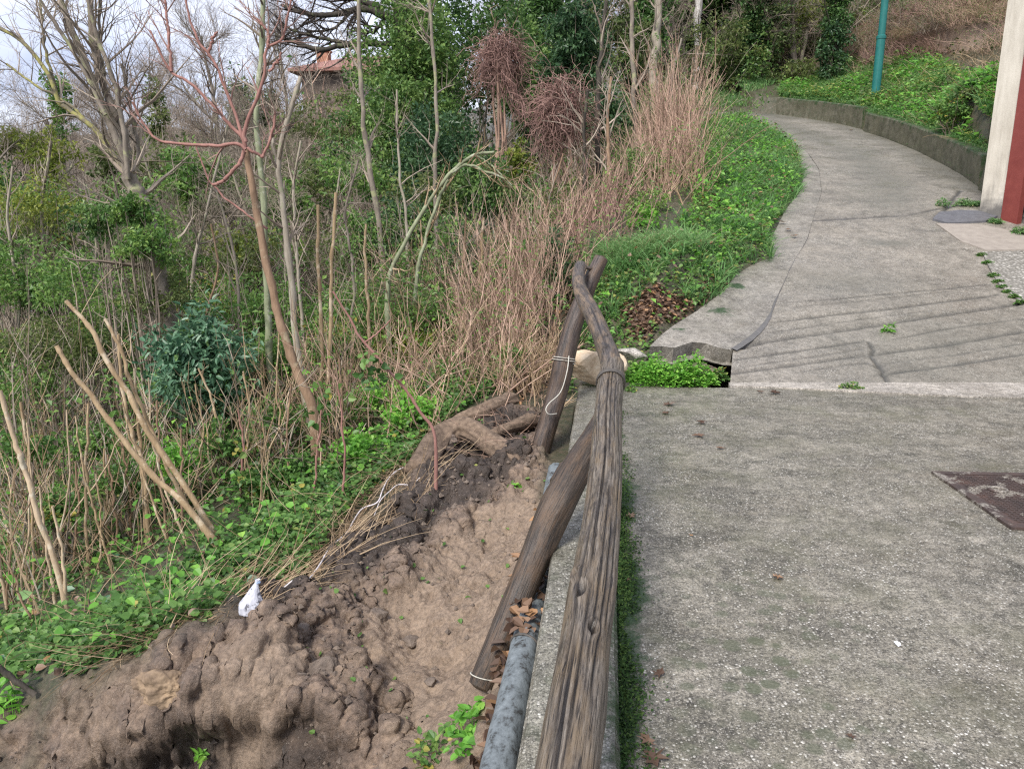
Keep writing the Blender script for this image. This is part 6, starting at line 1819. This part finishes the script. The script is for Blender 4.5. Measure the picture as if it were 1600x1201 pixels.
def put_tree(kind, px, Y, sc, where='', hz=None):
    x_ = P(px, 300, Y)[0]
    o = WT[kind] if not wused[kind] else copy_tree(WT[kind])
    wused[kind] = True
    place(o, (x_, Y, zgs(x_, Y)), g.uniform(0, 6.28), sc * g.uniform(.9, 1.1), wl[kind] + where, wl[kind].split(' in the')[0] + 's' + where)
for px, Y, k, sc in [(-60, 14, 0, .95), (20, 16, 4, .9), (90, 19, 0, .95), (160, 15, 3, 1.0), (240, 18, 4, .95), (310, 14, 3, .9), (350, 20, 0, .9), (430, 16, 3, .95), (500, 19, 4, .75), (280, 24, 0, 1.0), (60, 26, 0, 1.05), (180, 28, 4, 1.05), (400, 26, 3, 1.1), (330, 12, 3, .6), (120, 11.5, 3, .6), (480, 12, 3, .7), (-20, 22, 4, 1.0), (540, 24, 3, 1.0), (215, 22, 3, 1.1), (460, 23, 0, .72)]:
    put_tree(k, px, Y, sc, ' below the driveway')
for i in range(44):
    put_tree(int(g.choice([0, 1, 2, 3, 4], p=[.25, .15, .1, .3, .2])), g.uniform(-150, 560), g.uniform(26, 60), 1.25, ' across the valley')
for i in range(20):
    put_tree(int(g.choice([0, 1, 2, 3, 4], p=[.25, .2, .3, .15, .1])), g.uniform(590, 1000), g.uniform(23, 40), 1.0, ' behind the evergreens')
for i in range(30):
    put_tree(int(g.choice([0, 1, 3, 4], p=[.25, .4, .2, .15])), g.uniform(1000, 1700), g.uniform(31, 46), .95, ' above the upper road')
for px, Y, k in [(455, 30, 3), (500, 34, 4), (520, 27, 3), (545, 31, 3), (580, 28, 3), (480, 26, 3), (560, 24, 3)]:
    put_tree(k, px, Y, .78, ' before the red-roofed house')
for px, Y, k, sc_ in [(455, 40, 1, 3.6), (490, 38, 1, 3.6), (525, 41, 1, 4.2), (550, 36, 1, 3.6), (505, 34, 2, 3.2), (450, 22, 1, 2.0), (500, 24, 1, 2.2), (545, 23, 0, 2.2), (575, 25, 1, 2.4), (520, 21, 3, 2.0), (470, 26, 1, 2.6), (400, 24, 1, 2.2), (350, 26, 0, 2.4), (300, 25, 1, 2.2), (250, 27, 1, 2.3), (180, 24, 0, 2.2), (120, 26, 1, 2.4), (560, 29, 1, 3.0), (520, 30, 0, 3.0)]:
    put_thicket(k, px, Y, sc_)
for px, Y, k, sc in [(1140, 27.5, 1, .8), (1190, 28, 1, .9), (1235, 28.5, 3, .9), (1292, 25.5, 1, .62), (1340, 29, 1, .7), (1250, 31, 1, 1.), (1400, 32, 3, .9), (1460, 31, 1, .8), (1520, 32, 3, .9), (1010, 32, 2, 1.4), (1045, 34, 1, 1.4), (1075, 33, 2, 1.3), (1105, 35, 1, 1.4), (985, 30, 1, 1.2), (1060, 38, 2, 1.5), (1160, 31, 1, 1.1), (1310, 33, 2, .9), (1580, 33, 1, 1.0)]:
    put_tree(k, px, Y, sc, ' above the upper road')
for i, (px, py, Y, w, h, mt) in enumerate([(1190, 60, 28, 120, 110, 'olive'), (1240, 20, 29, 130, 90, 'yellow'), (1330, 45, 29, 110, 90, 'yellow'), (1160, 110, 27, 100, 60, 'ever'), (1300, 80, 25.6, 45, 110, 'dark'), (1390, 20, 31, 120, 80, 'olive'), (1240, 120, 27, 90, 50, 'olive'), (1480, 10, 32, 140, 60, 'olive')]):
    bush('hill_bush', px, py, Y, w, h, LM[mt], ['olive scrub above the far bend of the road', 'tall yellow-green scrub above the far bend', 'yellow-green scrub left of the lamp post top', 'low green bush at the far bend of the road', 'dark ivy-covered stump left of the lamp post', 'olive scrub behind the lamp post top', 'low olive bush on the far bank', 'olive scrub above the brown scarp'][i], 24, .13, .07, 60, seed=200 + i, tint=.6, clr=.2)
for i in range(12):
    put_thicket(int(g.choice([0, 1, 2])), g.uniform(1140, 1380), g.uniform(27, 31), 1.2)
put_thicket(3, 1420, 27, .8); put_thicket(3, 1500, 25.5, .8); put_thicket(1, 1545, 22, .7); put_thicket(3, 1550, 19, .6); put_thicket(1, 1470, 27.5, .8)
for i, (px, py, Y) in enumerate([(1375, 85, 27.2), (1420, 62, 27), (1460, 60, 26.2), (1510, 50, 25.6), (1550, 45, 24.8), (1400, 45, 28.5), (1490, 25, 28), (1545, 15, 27.5), (1350, 70, 28.5)]):
    h_ = hit(px, py, 15)
    o = copy_tree(TH[[1, 3, 0][i % 3]]); place(o, (h_[0], h_[1], zgs(h_[0], h_[1]) - .1), i * 1.3, .55, ['brown', 'tan', 'grey'][i % 3] + ' dead scrub on the earth scarp right of the lamp post', ['brown', 'tan', 'grey'][i % 3] + ' scrub on the earth scarp')
bush('bank_bush', 1480, 140, 20.5, 70, 50, LM['cover'], 'green leafy bush on the grass bank right of the lamp post', 26, .09, .06, 50, seed=80, tint=.4)
bush('bank_bush', 1517, 182, 16.7, 44, 36, LM['olive'], 'olive scrub at the wall top close to the garage', 26, .07, .045, 60, seed=82, tint=.5)
bush('bank_bush', 1490, 172, 16.8, 60, 36, LM['cover'], 'leafy green plants on the bank left of the garage scrub', 26, .07, .05, 50, seed=83, tint=.6)
bush('bank_bush', 1520, 175, 17, 50, 40, LM['cover'], 'low green bush on the bank close to the garage wall', 26, .07, .05, 40, seed=81, tint=.3)

# ------------------------------------------------------------------ ground cover, grass
cord_xy = np.array([hit(*q)[:2] for q in CORD])
not_bare = lambda x, y: (masks(x, y)[0] < .45) & (dist_line(x, y, cord_xy) > .09)
slope_poly = gpoly([(830, 560), (760, 625), (700, 670), (650, 725), (590, 790), (545, 850), (470, 910), (400, 915), (340, 980), (240, 1035), (150, 1090), (0, 1095), (-120, 1095), (-120, 780), (60, 720), (250, 650), (420, 600), (560, 540), (700, 490), (800, 500)])
cover('ground_cover', slope_poly, 62000, .044, .037, .19, LM['cover'], 901, 2.2, -.35, not_bare, .42)
cover('ground_cover', gpoly([(830, 560), (700, 670), (590, 790), (470, 910), (340, 985), (150, 1092), (-100, 1095), (-100, 980), (150, 980), (300, 880), (420, 810), (560, 700), (700, 590)]), 30000, .042, .036, .14, LM['cover'], 902, 3.0, -.5, not_bare, .38)
far_slope = np.array([(-14, 6.5), (-3.5, 5.5), (-1.5, 7), (-.3, 9), (0, 14), (-2, 22), (-14, 22)])
cover('ground_cover', far_slope, 80000, .085, .06, .5, LM['cover'], 903, .8, -.4, None, .4, oval=False)
cover('bramble_leaves', np.array([(-13, 7.6), (-4, 7.2), (-2, 8.0), (-.8, 10), (-.5, 14), (-2, 19), (-13, 19)]), 110000, .08, .05, 1.5, LM['privet'], 905, .55, -.25, None, .5, oval=False)
cover('bramble_leaves', np.array([(-16, 12), (-2, 12), (0, 17), (1, 24), (-18, 24)]), 80000, .12, .07, 2.6, LM['olive'], 906, .4, -.2, None, .6, oval=False)
tufts('slope_grass', slope_poly, 520, 14, .24, 907, not_bare, .006, .06, .5)
cover('slope_weeds', slope_poly, 14000, .06, .048, .36, LM['fresh'], 908, 1.1, -.05, not_bare, .35)
cover('slope_weeds', far_slope, 16000, .075, .055, .7, LM['fresh'], 918, .7, .0, None, .35, oval=False)
cover('slope_dead_leaves', slope_poly, 3500, .055, .04, .12, LM['brown'], 909, 1.4, -.1, not_bare, .5)
cover('slope_pale_leaves', slope_poly, 2200, .085, .07, .28, LM['laurel'], 910, 1.7, .0, not_bare, .9)
# stray leaves over the bare soil
cover('stray_leaves', bare_poly, 130, .035, .03, .02, LM['cover'], 904, 2, -.6, lambda x, y: ((x - K0[0]) * KN[0] + (y - K0[1]) * KN[1]) < -.06, .5)
# dead stems and grass flopping over the edge of the cut
g = np.random.default_rng(33)
def straw(poly, n, L, mat, seed, dirn=(0, 0, 0), r=.0018, lean=.9, name='dry_stems', keep=None, wander=.18, droop=-.06):
    g = np.random.default_rng(seed)
    x, y = scatter(poly, n, g)
    if keep is not None:
        m = keep(x, y); x, y = x[m], y[m]
    n = len(x)
    d = np.column_stack([g.normal(0, lean, n), g.normal(0, lean, n), np.ones(n)]) + np.array(dirn)
    p, rr = grow(np.column_stack([x, y, zg(x, y) + .005]), d, L * g.uniform(.3, 1.2, n), r, r * .4, 6, wander, droop, g)
    return MB().tubes(p, rr, 3, g.random(n)).build(name, mat, kind='stuff')
straw(slope_poly, 2600, .75, TW['tan'], 911, lean=.6, r=.0026, droop=-.1)
edge_poly = gpoly([(700, 690), (620, 770), (560, 850), (470, 930), (400, 960), (330, 1010), (180, 1090), (150, 1060), (320, 930), (430, 880), (520, 810), (620, 700)])
straw(edge_poly, 700, .4, TW['tan'], 912, (-.6, -1.0, -.7), .0022, .5)
straw(gpoly([(840, 640), (740, 650), (690, 700), (740, 730), (840, 720), (870, 600), (840, 540), (760, 560)]), 260, .35, TW['pink'], 913, (.1, -.7, -.3), .0025, .7)
e0, e1 = hit(330, 1000), hit(600, 800)
ed = norm(e1 - e0)
straw(edge_poly, 330, .6, TW['tan'], 914, tuple(ed * 3.0 + [0, -.25, -.2]), .0026, .55, 'lying_stems', None, .10, -.05)
straw(gpoly([(520, 860), (600, 790), (650, 740), (690, 720), (700, 760), (620, 830), (540, 900), (440, 960), (380, 1000), (400, 950)]), 240, .5, TW['tan'], 915, tuple(ed * 2.2 + [0, -.4, -.5]), .0026, .7, 'lying_stems', None, .14, -.06)
# verge beside the upper road
verge = np.vstack([gpoly([(890, 540), (905, 440), (980, 400), (1060, 360)]), [P(1080, 330, 11.8)[:2], P(1090, 270, 15)[:2], P(1110, 205, 20.5)[:2], P(1128, 188, 24)[:2]], (sL[::-1][1:] - [.03, 0])])
vk = lambda x, y: sdist(x, y, road_poly) < .02 + .14 * np.clip(fbm2(x, y, 1.8, 3, 922), 0, 1)
cover('verge_cover', verge, 30000, .055, .04, .16, LM['cover'], 921, 1.6, -.3, lambda x, y: vk(x, y) & (sdist(x, y, litter_poly) < .05), .6)
def grass(name, poly, n, L, seed, keep=None, w=.006, clump=2.0, thr=-.1, mat='grass', lean=.45, tint=.5):
    g = np.random.default_rng(seed)
    x, y = scatter(poly, n, g)
    m = fbm2(x, y, clump, 3, seed) + g.normal(0, .12, len(x)) > thr
    if keep is not None: m &= keep(x, y)
    x, y = x[m], y[m]; n = len(x)
    d = norm(np.column_stack([g.normal(0, lean, n), g.normal(0, lean, n) - .15, np.ones(n)]))
    s = norm(np.cross(d, g.normal(size=(n, 3))))
    h = L * g.uniform(.4, 1.2, n)[:, None]
    b = np.column_stack([x, y, zg(x, y) - .01])
    m1 = b + d * h * .55
    d2 = norm(d + np.column_stack([g.normal(0, .5, (n, 2)), np.full(n, -.55)]))
    tp = m1 + d2 * h * .5
    w = w * g.uniform(.6, 1.2, n)[:, None]
    V = np.stack([b - s * w / 2, b + s * w / 2, m1 + s * w * .4, m1 - s * w * .4, tp], 1).reshape(-1, 3)
    k_ = np.arange(n)[:, None] * 5
    return MB().add(V, k_ + [3, 2, 4], k_ + [0, 1, 2, 3], np.repeat(np.clip(tint + g.normal(0, .25, n), 0, 1), 5)).build(name, LM[mat], kind='stuff')
tufts('verge_grass', verge, 1500, 22, .30, 931, vk, .011)
tufts('verge_grass', np.array([P(925, 440, 9.3)[:2], P(1000, 445, 9.4)[:2], P(1090, 415, 9.9)[:2], P(1080, 375, 10.6)[:2], P(950, 395, 10.3)[:2]]), 190, 40, .42, 932, vk, .011, .10, .75)
brush_g = np.random.default_rng(5)
cover('verge_weeds', verge, 9000, .085, .05, .34, LM['fresh'], 933, 1.3, .05, vk, .35, oval=False)
# grass bank above the retaining wall
bank = np.vstack([wall_base[::-1] + [.16, .16], [[8.75, 13.6], [10.6, 13.4], [11.6, 16.5]], [P(1560, 110, 19)[:2]], [P(1450, 100, 24)[:2]], [P(1300, 115, 27.5)[:2]], [P(1215, 150, 26)[:2]]])
bk_keep = lambda x, y: (sdist(x, y, road_poly) < -.2)
cover('bank_cover', bank, 40000, .085, .062, .25, LM['cover'], 941, .9, -.5, bk_keep, .7, oval=False)
tufts('bank_grass', bank, 1500, 22, .34, 942, bk_keep, .015)
cover('bank_weeds', bank, 9000, .12, .08, .4, LM['fresh'], 948, .8, .0, bk_keep, .25, oval=False)
straw(np.vstack([[P(1535, 205, 15.2)[:2]], [P(1300, 115, 27.5)[:2]], [(11, 30)], [(20, 27)], [(18, 15)]]), 4000, .6, TW['tan'], 946, (-.3, -.6, -.3), .006, .9, 'dead_fern')
cover('hill_cover', np.array([(9, 24), (11, 31), (25, 31), (22, 12), (11, 13)]), 22000, .12, .08, .35, LM['olive'], 947, .5, -.1, bk_keep, .4, oval=False)
far_bank = np.array([(1, 25.4), (7.5, 25.4), (9, 27), (9, 29), (0, 29)])
grass('far_bank_grass', far_bank, 14000, .35, 943, None, .018, .9, -.3)
straw(scarp_poly, 2500, .8, TW['red'], 944, (-.3, -.6, -.3), .006, .9, 'dead_fern')
# fringe hanging over the wall top
grass('wall_fringe', np.vstack([wall_base + [.12, .1], (wall_base + [.38, .3])[::-1]]), 7000, .24, 945, None, .012, 2, -.3, lean=.9)
# leaf litter
def litter(name, poly, n, L, seed, keep=None, lift=.015, matn='brown'):
    g = np.random.default_rng(seed)
    x, y = scatter(poly, n, g)
    if keep is not None:
        m = keep(x, y); x, y = x[m], y[m]
    n = len(x); a = g.uniform(0, 6.28, n)
    return MB().leaves(np.column_stack([x, y, zg(x, y) + lift + g.random(n) * lift * 2]), np.column_stack([np.cos(a), np.sin(a), g.normal(0, .3, n)]), np.column_stack([g.normal(0, .5, (n, 2)), np.ones(n)]), L * g.uniform(.5, 1.2, n), L * .75 * g.uniform(.5, 1.2, n), .3, .1, g.random(n), True).build(name, LM[matn], kind='stuff')
gut = np.array([K0 + KD * .9 - KN * .24, K0 + KD * 6.2 - KN * .2, K0 + KD * 6.2 - KN * .0, K0 + KD * .9 - KN * .0])
litter('leaf_litter', gut, 1100, .075, 951, lambda x, y: fbm2(x, y, 3, 2, 5) > -.2, .055)
litter('leaf_litter', litter_poly, 1500, .06, 952, vk)
litter('leaf_litter', gpoly([(860, 600), (905, 540), (890, 430), (830, 480), (800, 560), (810, 640)]), 700, .065, 953)
litter('leaf_litter', far_slope, 3500, .08, 954)
g = np.random.default_rng(959)
n = 420
tt_ = g.uniform(.95, 6.2, n); oo_ = g.normal(-.085, .045, n)
ok = fbm2(tt_, tt_ * 0, 2.2, 3, 958) > -.05
tt_, oo_ = tt_[ok], oo_[ok]; n = len(tt_)
q = K0[None] + KD[None] * tt_[:, None] + KN[None] * oo_[:, None]
a = g.uniform(0, 6.28, n)
MB().leaves(np.column_stack([q, -.118 - 3.5 * (oo_ + .085) ** 2 + g.uniform(0, .02, n)]), np.column_stack([np.cos(a), np.sin(a), g.normal(0, .25, n)]), np.column_stack([g.normal(0, .4, (n, 2)), np.ones(n)]), g.uniform(.035, .085, n), g.uniform(.03, .06, n), .25, .1, g.random(n), True).build('leaf_litter', LM['brown'], kind='stuff')
litter('verge_dead_leaves', verge, 900, .07, 957, vk, .1)
# bright weeds at the washed-out hole
def weed(name, px, py, z, rx, ry, h, n, L, W, mat, label, seed, cat='weed', group=None, tint=.55):
    g = np.random.default_rng(seed)
    c = G(px, py, z) if z is not None else hit(px, py)
    o = thing(name, (c[0], c[1], c[2] - .01), label, cat, group)
    a = g.uniform(0, 6.28, n); rr = np.sqrt(g.random(n))
    x, y = rx * rr * np.cos(a), ry * rr * np.sin(a)
    hh = h * np.sqrt(np.clip(1 - rr ** 2, 0, 1)) * g.uniform(.25, 1.1, n) * (.75 + .8 * fbm2(x, y, 9, 2, seed)) + .01
    top = np.column_stack([x, y, hh])
    st = np.column_stack([x * .6, y * .6, np.zeros(n)])
    m = max(6, n // 7)
    MB().tubes(np.stack([st[:m], (st[:m] + top[:m]) / 2 + g.normal(0, .01, (m, 3)), top[:m]], 1), np.full((m, 3), .0018), 3, g.random(m)).build('stalks', LM[mat], o)
    b = g.uniform(0, 6.28, n)
    MB().leaves(top, np.column_stack([np.cos(b), np.sin(b), g.normal(.1, .4, n)]), np.column_stack([g.normal(0, .4, (n, 2)), np.ones(n)]), L * g.uniform(.5, 1.2, n), W * g.uniform(.5, 1.2, n), .15, .15, np.clip(tint + g.normal(0, .25, n), 0, 1), True).build('leaves', LM[mat], o)
    return o
weed('weed_clump', 1050, 600, .0, .44, .16, .29, 2500, .036, .030, 'fresh', 'bright green weed clump growing in front of the washed-out hole', 961)
weed('weed_clump', 1005, 594, .0, .18, .12, .24, 700, .036, .03, 'fresh', 'left end of bright weeds between log and hole', 962)
weed('weed_clump', 1122, 594, .0, .09, .08, .14, 180, .05, .04, 'cover', 'darker weed at the right corner of the washed-out hole', 963)
weed('weed_sprig', 1330, 607, .01, .12, .05, .05, 160, .03, .02, 'cover', 'small green weed in the mortar joint across the driveway', 964, tint=.6)
cw = R(1388, 519); o = weed('weed_sprig', 1388, 519, cw[2], .07, .05, .08, 60, .045, .03, 'fresh', 'tiny weed sprouting from a groove of the sloping road', 965, tint=.35)
for i, (px, py, rx, n, lb_) in enumerate([(1515, 322, .28, 500, 'grass tuft on the road edge at the garage corner'), (1555, 349, .10, 200, 'grass tuft at the foot of the cream garage pier'), (1592, 366, .12, 250, 'grass tuft at the foot of the red door frame'), (1472, 322, .12, 150, 'green tuft in the crack beside the tar patch')]):
    c = R(px, py); weed('grass_tuft', px, py, c[2], rx, .10, .12, n, .06, .02, 'grass', lb_, 966 + i, 'grass tuft')
for i, (px, py) in enumerate([(1552, 432), (1560, 441), (1566, 449), (1574, 457), (1585, 466), (1596, 474), (1534, 400), (1543, 412)]):
    c = R(px, py); weed('weed_sprig', px, py, c[2], .07, .05, .05, 90, .04, .025, 'cover', 'small green weed along the edge of the gravel patch', 980 + i, group='weeds along the gravel patch', tint=.4)
# leafy plants in the foreground
weed('creeper', 745, 1150, None, .12, .16, .16, 130, .045, .036, 'fresh', 'green creeper beside the foot of the fallen post', 990, 'creeper', tint=.3)
weed('creeper', 690, 1185, None, .13, .12, .14, 150, .042, .03, 'cover', 'green creeper at the bottom edge left of the pipe', 991, 'creeper', tint=.7)
weed('creeper', 790, 1022, None, .05, .05, .12, 16, .05, .042, 'fresh', 'bright sprig beside the fallen post above the pipe', 992, 'creeper', tint=.3)
weed('sprout', 15, 1115, None, .10, .08, .22, 60, .07, .04, 'fresh', 'bright green leafy sprout at the lower left edge', 993, 'sprout')
weed('sprout', 312, 1186, None, .04, .03, .07, 16, .05, .022, 'fresh', 'tiny green sprout at the bottom of the dark hollow', 994, 'sprout')
weed('sprout', 805, 765, None, .05, .05, .10, 20, .04, .03, 'fresh', 'small sprout on the mud at the foot of the dark fence post', 995, 'sprout')
weed('kerb_weed', 887, 610, None, .08, .16, .22, 130, .04, .03, 'cover', 'green weed squeezed between the dark fence post and the kerb end', 996, 'weed', tint=.6)
weed('kerb_weed', 985, 610, .0, .05, .08, .05, 60, .03, .024, 'cover', 'low weed on the moss where kerb and slab end', 997, 'weed', tint=.6)

# fallen leaves on the concrete, each its own
g = np.random.default_rng(44)
lv = None
def star_leaf(s, seed, name, mat, tint):
    g = np.random.default_rng(seed)
    an = np.linspace(0, 2 * np.pi, 15)[:-1]
    rad = np.where(np.arange(14) % 2 == 0, 1.0, .5) * g.uniform(.7, 1.1, 14); rad[7] = .3
    V = np.vstack([[0, 0, .012], np.column_stack([rad * np.cos(an), rad * np.sin(an) * .8, g.uniform(0, .32, 14)])]) * s
    i = np.arange(14)
    return MB().add(V, np.column_stack([np.zeros(14, int), i + 1, (i + 1) % 14 + 1]), None, tint)
FL = [(1045, 632, .07, .25), (1040, 645, .05, .4), (1096, 660, .055, .2), (1092, 681, .06, .5), (985, 806, .04, .75), (1215, 901, .035, .85), (1030, 1052, .035, .3), (1011, 1158, .04, .7), (1020, 1183, .06, .3), (1210, 614, .07, .15), (1188, 612, .04, .3), (1125, 700, .04, .55), (1080, 836, .014, 1.0), (1330, 1150, .02, .2), (982, 905, .02, .6)]
for i, (px, py, s, ti) in enumerate(FL):
    c = G(px, py, .008)
    o = star_leaf(s, i, '', None, ti).build('fallen_leaf', LM['brown'], label='wet brown dead leaf lying flat on the concrete slab', cat='leaf', group='fallen leaves on the slab')
    o.location = c; o.rotation_euler = (0, 0, float(g.uniform(0, 6)))
for i, (px, py) in enumerate([(1232, 362), (1240, 372), (1222, 350), (1205, 372), (1330, 205), (1215, 215), (1250, 230)]):
    c = R(px, py)
    o = star_leaf(.07, 40 + i, '', None, .8).build('fallen_leaf', LM['brown'], label='orange-brown dead leaf lying on the upper road', cat='leaf', group='fallen leaves on the road')
    o.location = (c[0], c[1], c[2] + .03)
v, f = rock((.012, .016, .006), 77, 8, 1, .02)
o = MB().add(v, f).build('white_chip', plain('white_chip', (.75, .75, .8), (.85, .85, .9)), label='white stone chip lying on the wet slab', cat='chip'); o.location = G(1402, 1005, .006)

# ------------------------------------------------------------------ far house among the trees
hp = P(592, 110, 50)
hz0 = zgs(hp[0], hp[1]) - .5
house = thing('house', (hp[0], hp[1], hz0), 'far house with red tiled roof and brick chimney behind the bare twigs', 'house', rz=-.12)
Hw = hp[2] - hz0
M_hw = plain('house_wall', (.09, .07, .055), (.14, .11, .09), 3, .9, .1)
M_rt = plain('roof_tiles', (.20, .10, .08), (.32, .16, .125), 4, .8, .4)
mb = MB(); mb.box((0, 0, Hw / 2 - .3), (7.5, 6.5, Hw - .4)); mb.build('wall', M_hw, house)
rw, rd, rh = 4.3, 3.9, 1.25
V = np.array([[-rw, -rd, 0], [rw, -rd, 0], [rw, rd, 0], [-rw, rd, 0], [-rw * .45, 0, rh], [rw * .45, 0, rh], [-rw, -rd, -.18], [rw, -rd, -.18], [rw, rd, -.18], [-rw, rd, -.18]]) + [0, 0, Hw - .45]
rf = MB().add(V, [[3, 0, 4], [1, 2, 5]], [[0, 1, 5, 4], [2, 3, 4, 5], [6, 7, 1, 0], [7, 8, 2, 1], [8, 9, 3, 2], [9, 6, 0, 3], [9, 8, 7, 6]]).build('roof', M_rt, house)
mb = MB(); mb.box((-4.0, 1.4, Hw + .1), (.75, .6, 2.6)); mb.box((-4.0, 1.4, Hw + 1.43), (.9, .75, .12)); mb.build('chimney', plain('chimney_brick', (.30, .14, .09), (.42, .22, .15), 5, .9, .3), rf)
M_win = plain('window_glass', (.06, .07, .08), (.10, .11, .12), 3, .15, .05, .6)
M_fr = plain('window_frame', (.6, .58, .54), (.7, .68, .64), 3, .7, .1)
for wx_ in (0.2, 2.4):
    w = MB(); w.box((wx_, -3.28, Hw - 1.75), (1.0, .06, 1.3)); w = w.build('window', M_win, house)
    f_ = MB(); f_.box((wx_, -3.30, Hw - 1.06), (1.2, .12, .09)); f_.box((wx_, -3.30, Hw - 2.44), (1.2, .14, .09)); f_.box((wx_ - .55, -3.30, Hw - 1.75), (.09, .12, 1.28)); f_.box((wx_ + .55, -3.30, Hw - 1.75), (.09, .12, 1.28)); f_.build('frame', M_fr, w)


# raised moss along the kerb
g = np.random.default_rng(71)
n = 14000
al_ = g.uniform(1.2, 7.6, n); dk_ = np.abs(g.normal(0, .055, n)) + .004
ok = fbm2(al_, dk_ * 3, 2.6, 4, 69) + g.normal(0, .12, n) - dk_ * 2.2 + .25 * sstep(4.5, 3, al_) > -.16
al_, dk_ = al_[ok], dk_[ok]; n = len(al_)
q = K0[None] + KD[None] * al_[:, None] + KN[None] * (KW + dk_)[:, None]
a = g.uniform(0, 6.28, n)
M_moss = leaf_mat('moss_leaf', [(0, (.02, .045, .012)), (.6, (.045, .095, .024)), (1, (.10, .16, .04))], .8, .15, .2)
MB().leaves(np.column_stack([q, slab_z(q[:, 0], q[:, 1]) + g.uniform(.001, .012, n)]), np.column_stack([np.cos(a), np.sin(a), g.uniform(-.1, .9, n)]), np.column_stack([g.normal(0, .5, (n, 2)), np.ones(n)]), g.uniform(.008, .022, n), g.uniform(.006, .012, n), .2, .1, g.random(n)).build('moss', M_moss, kind='stuff')
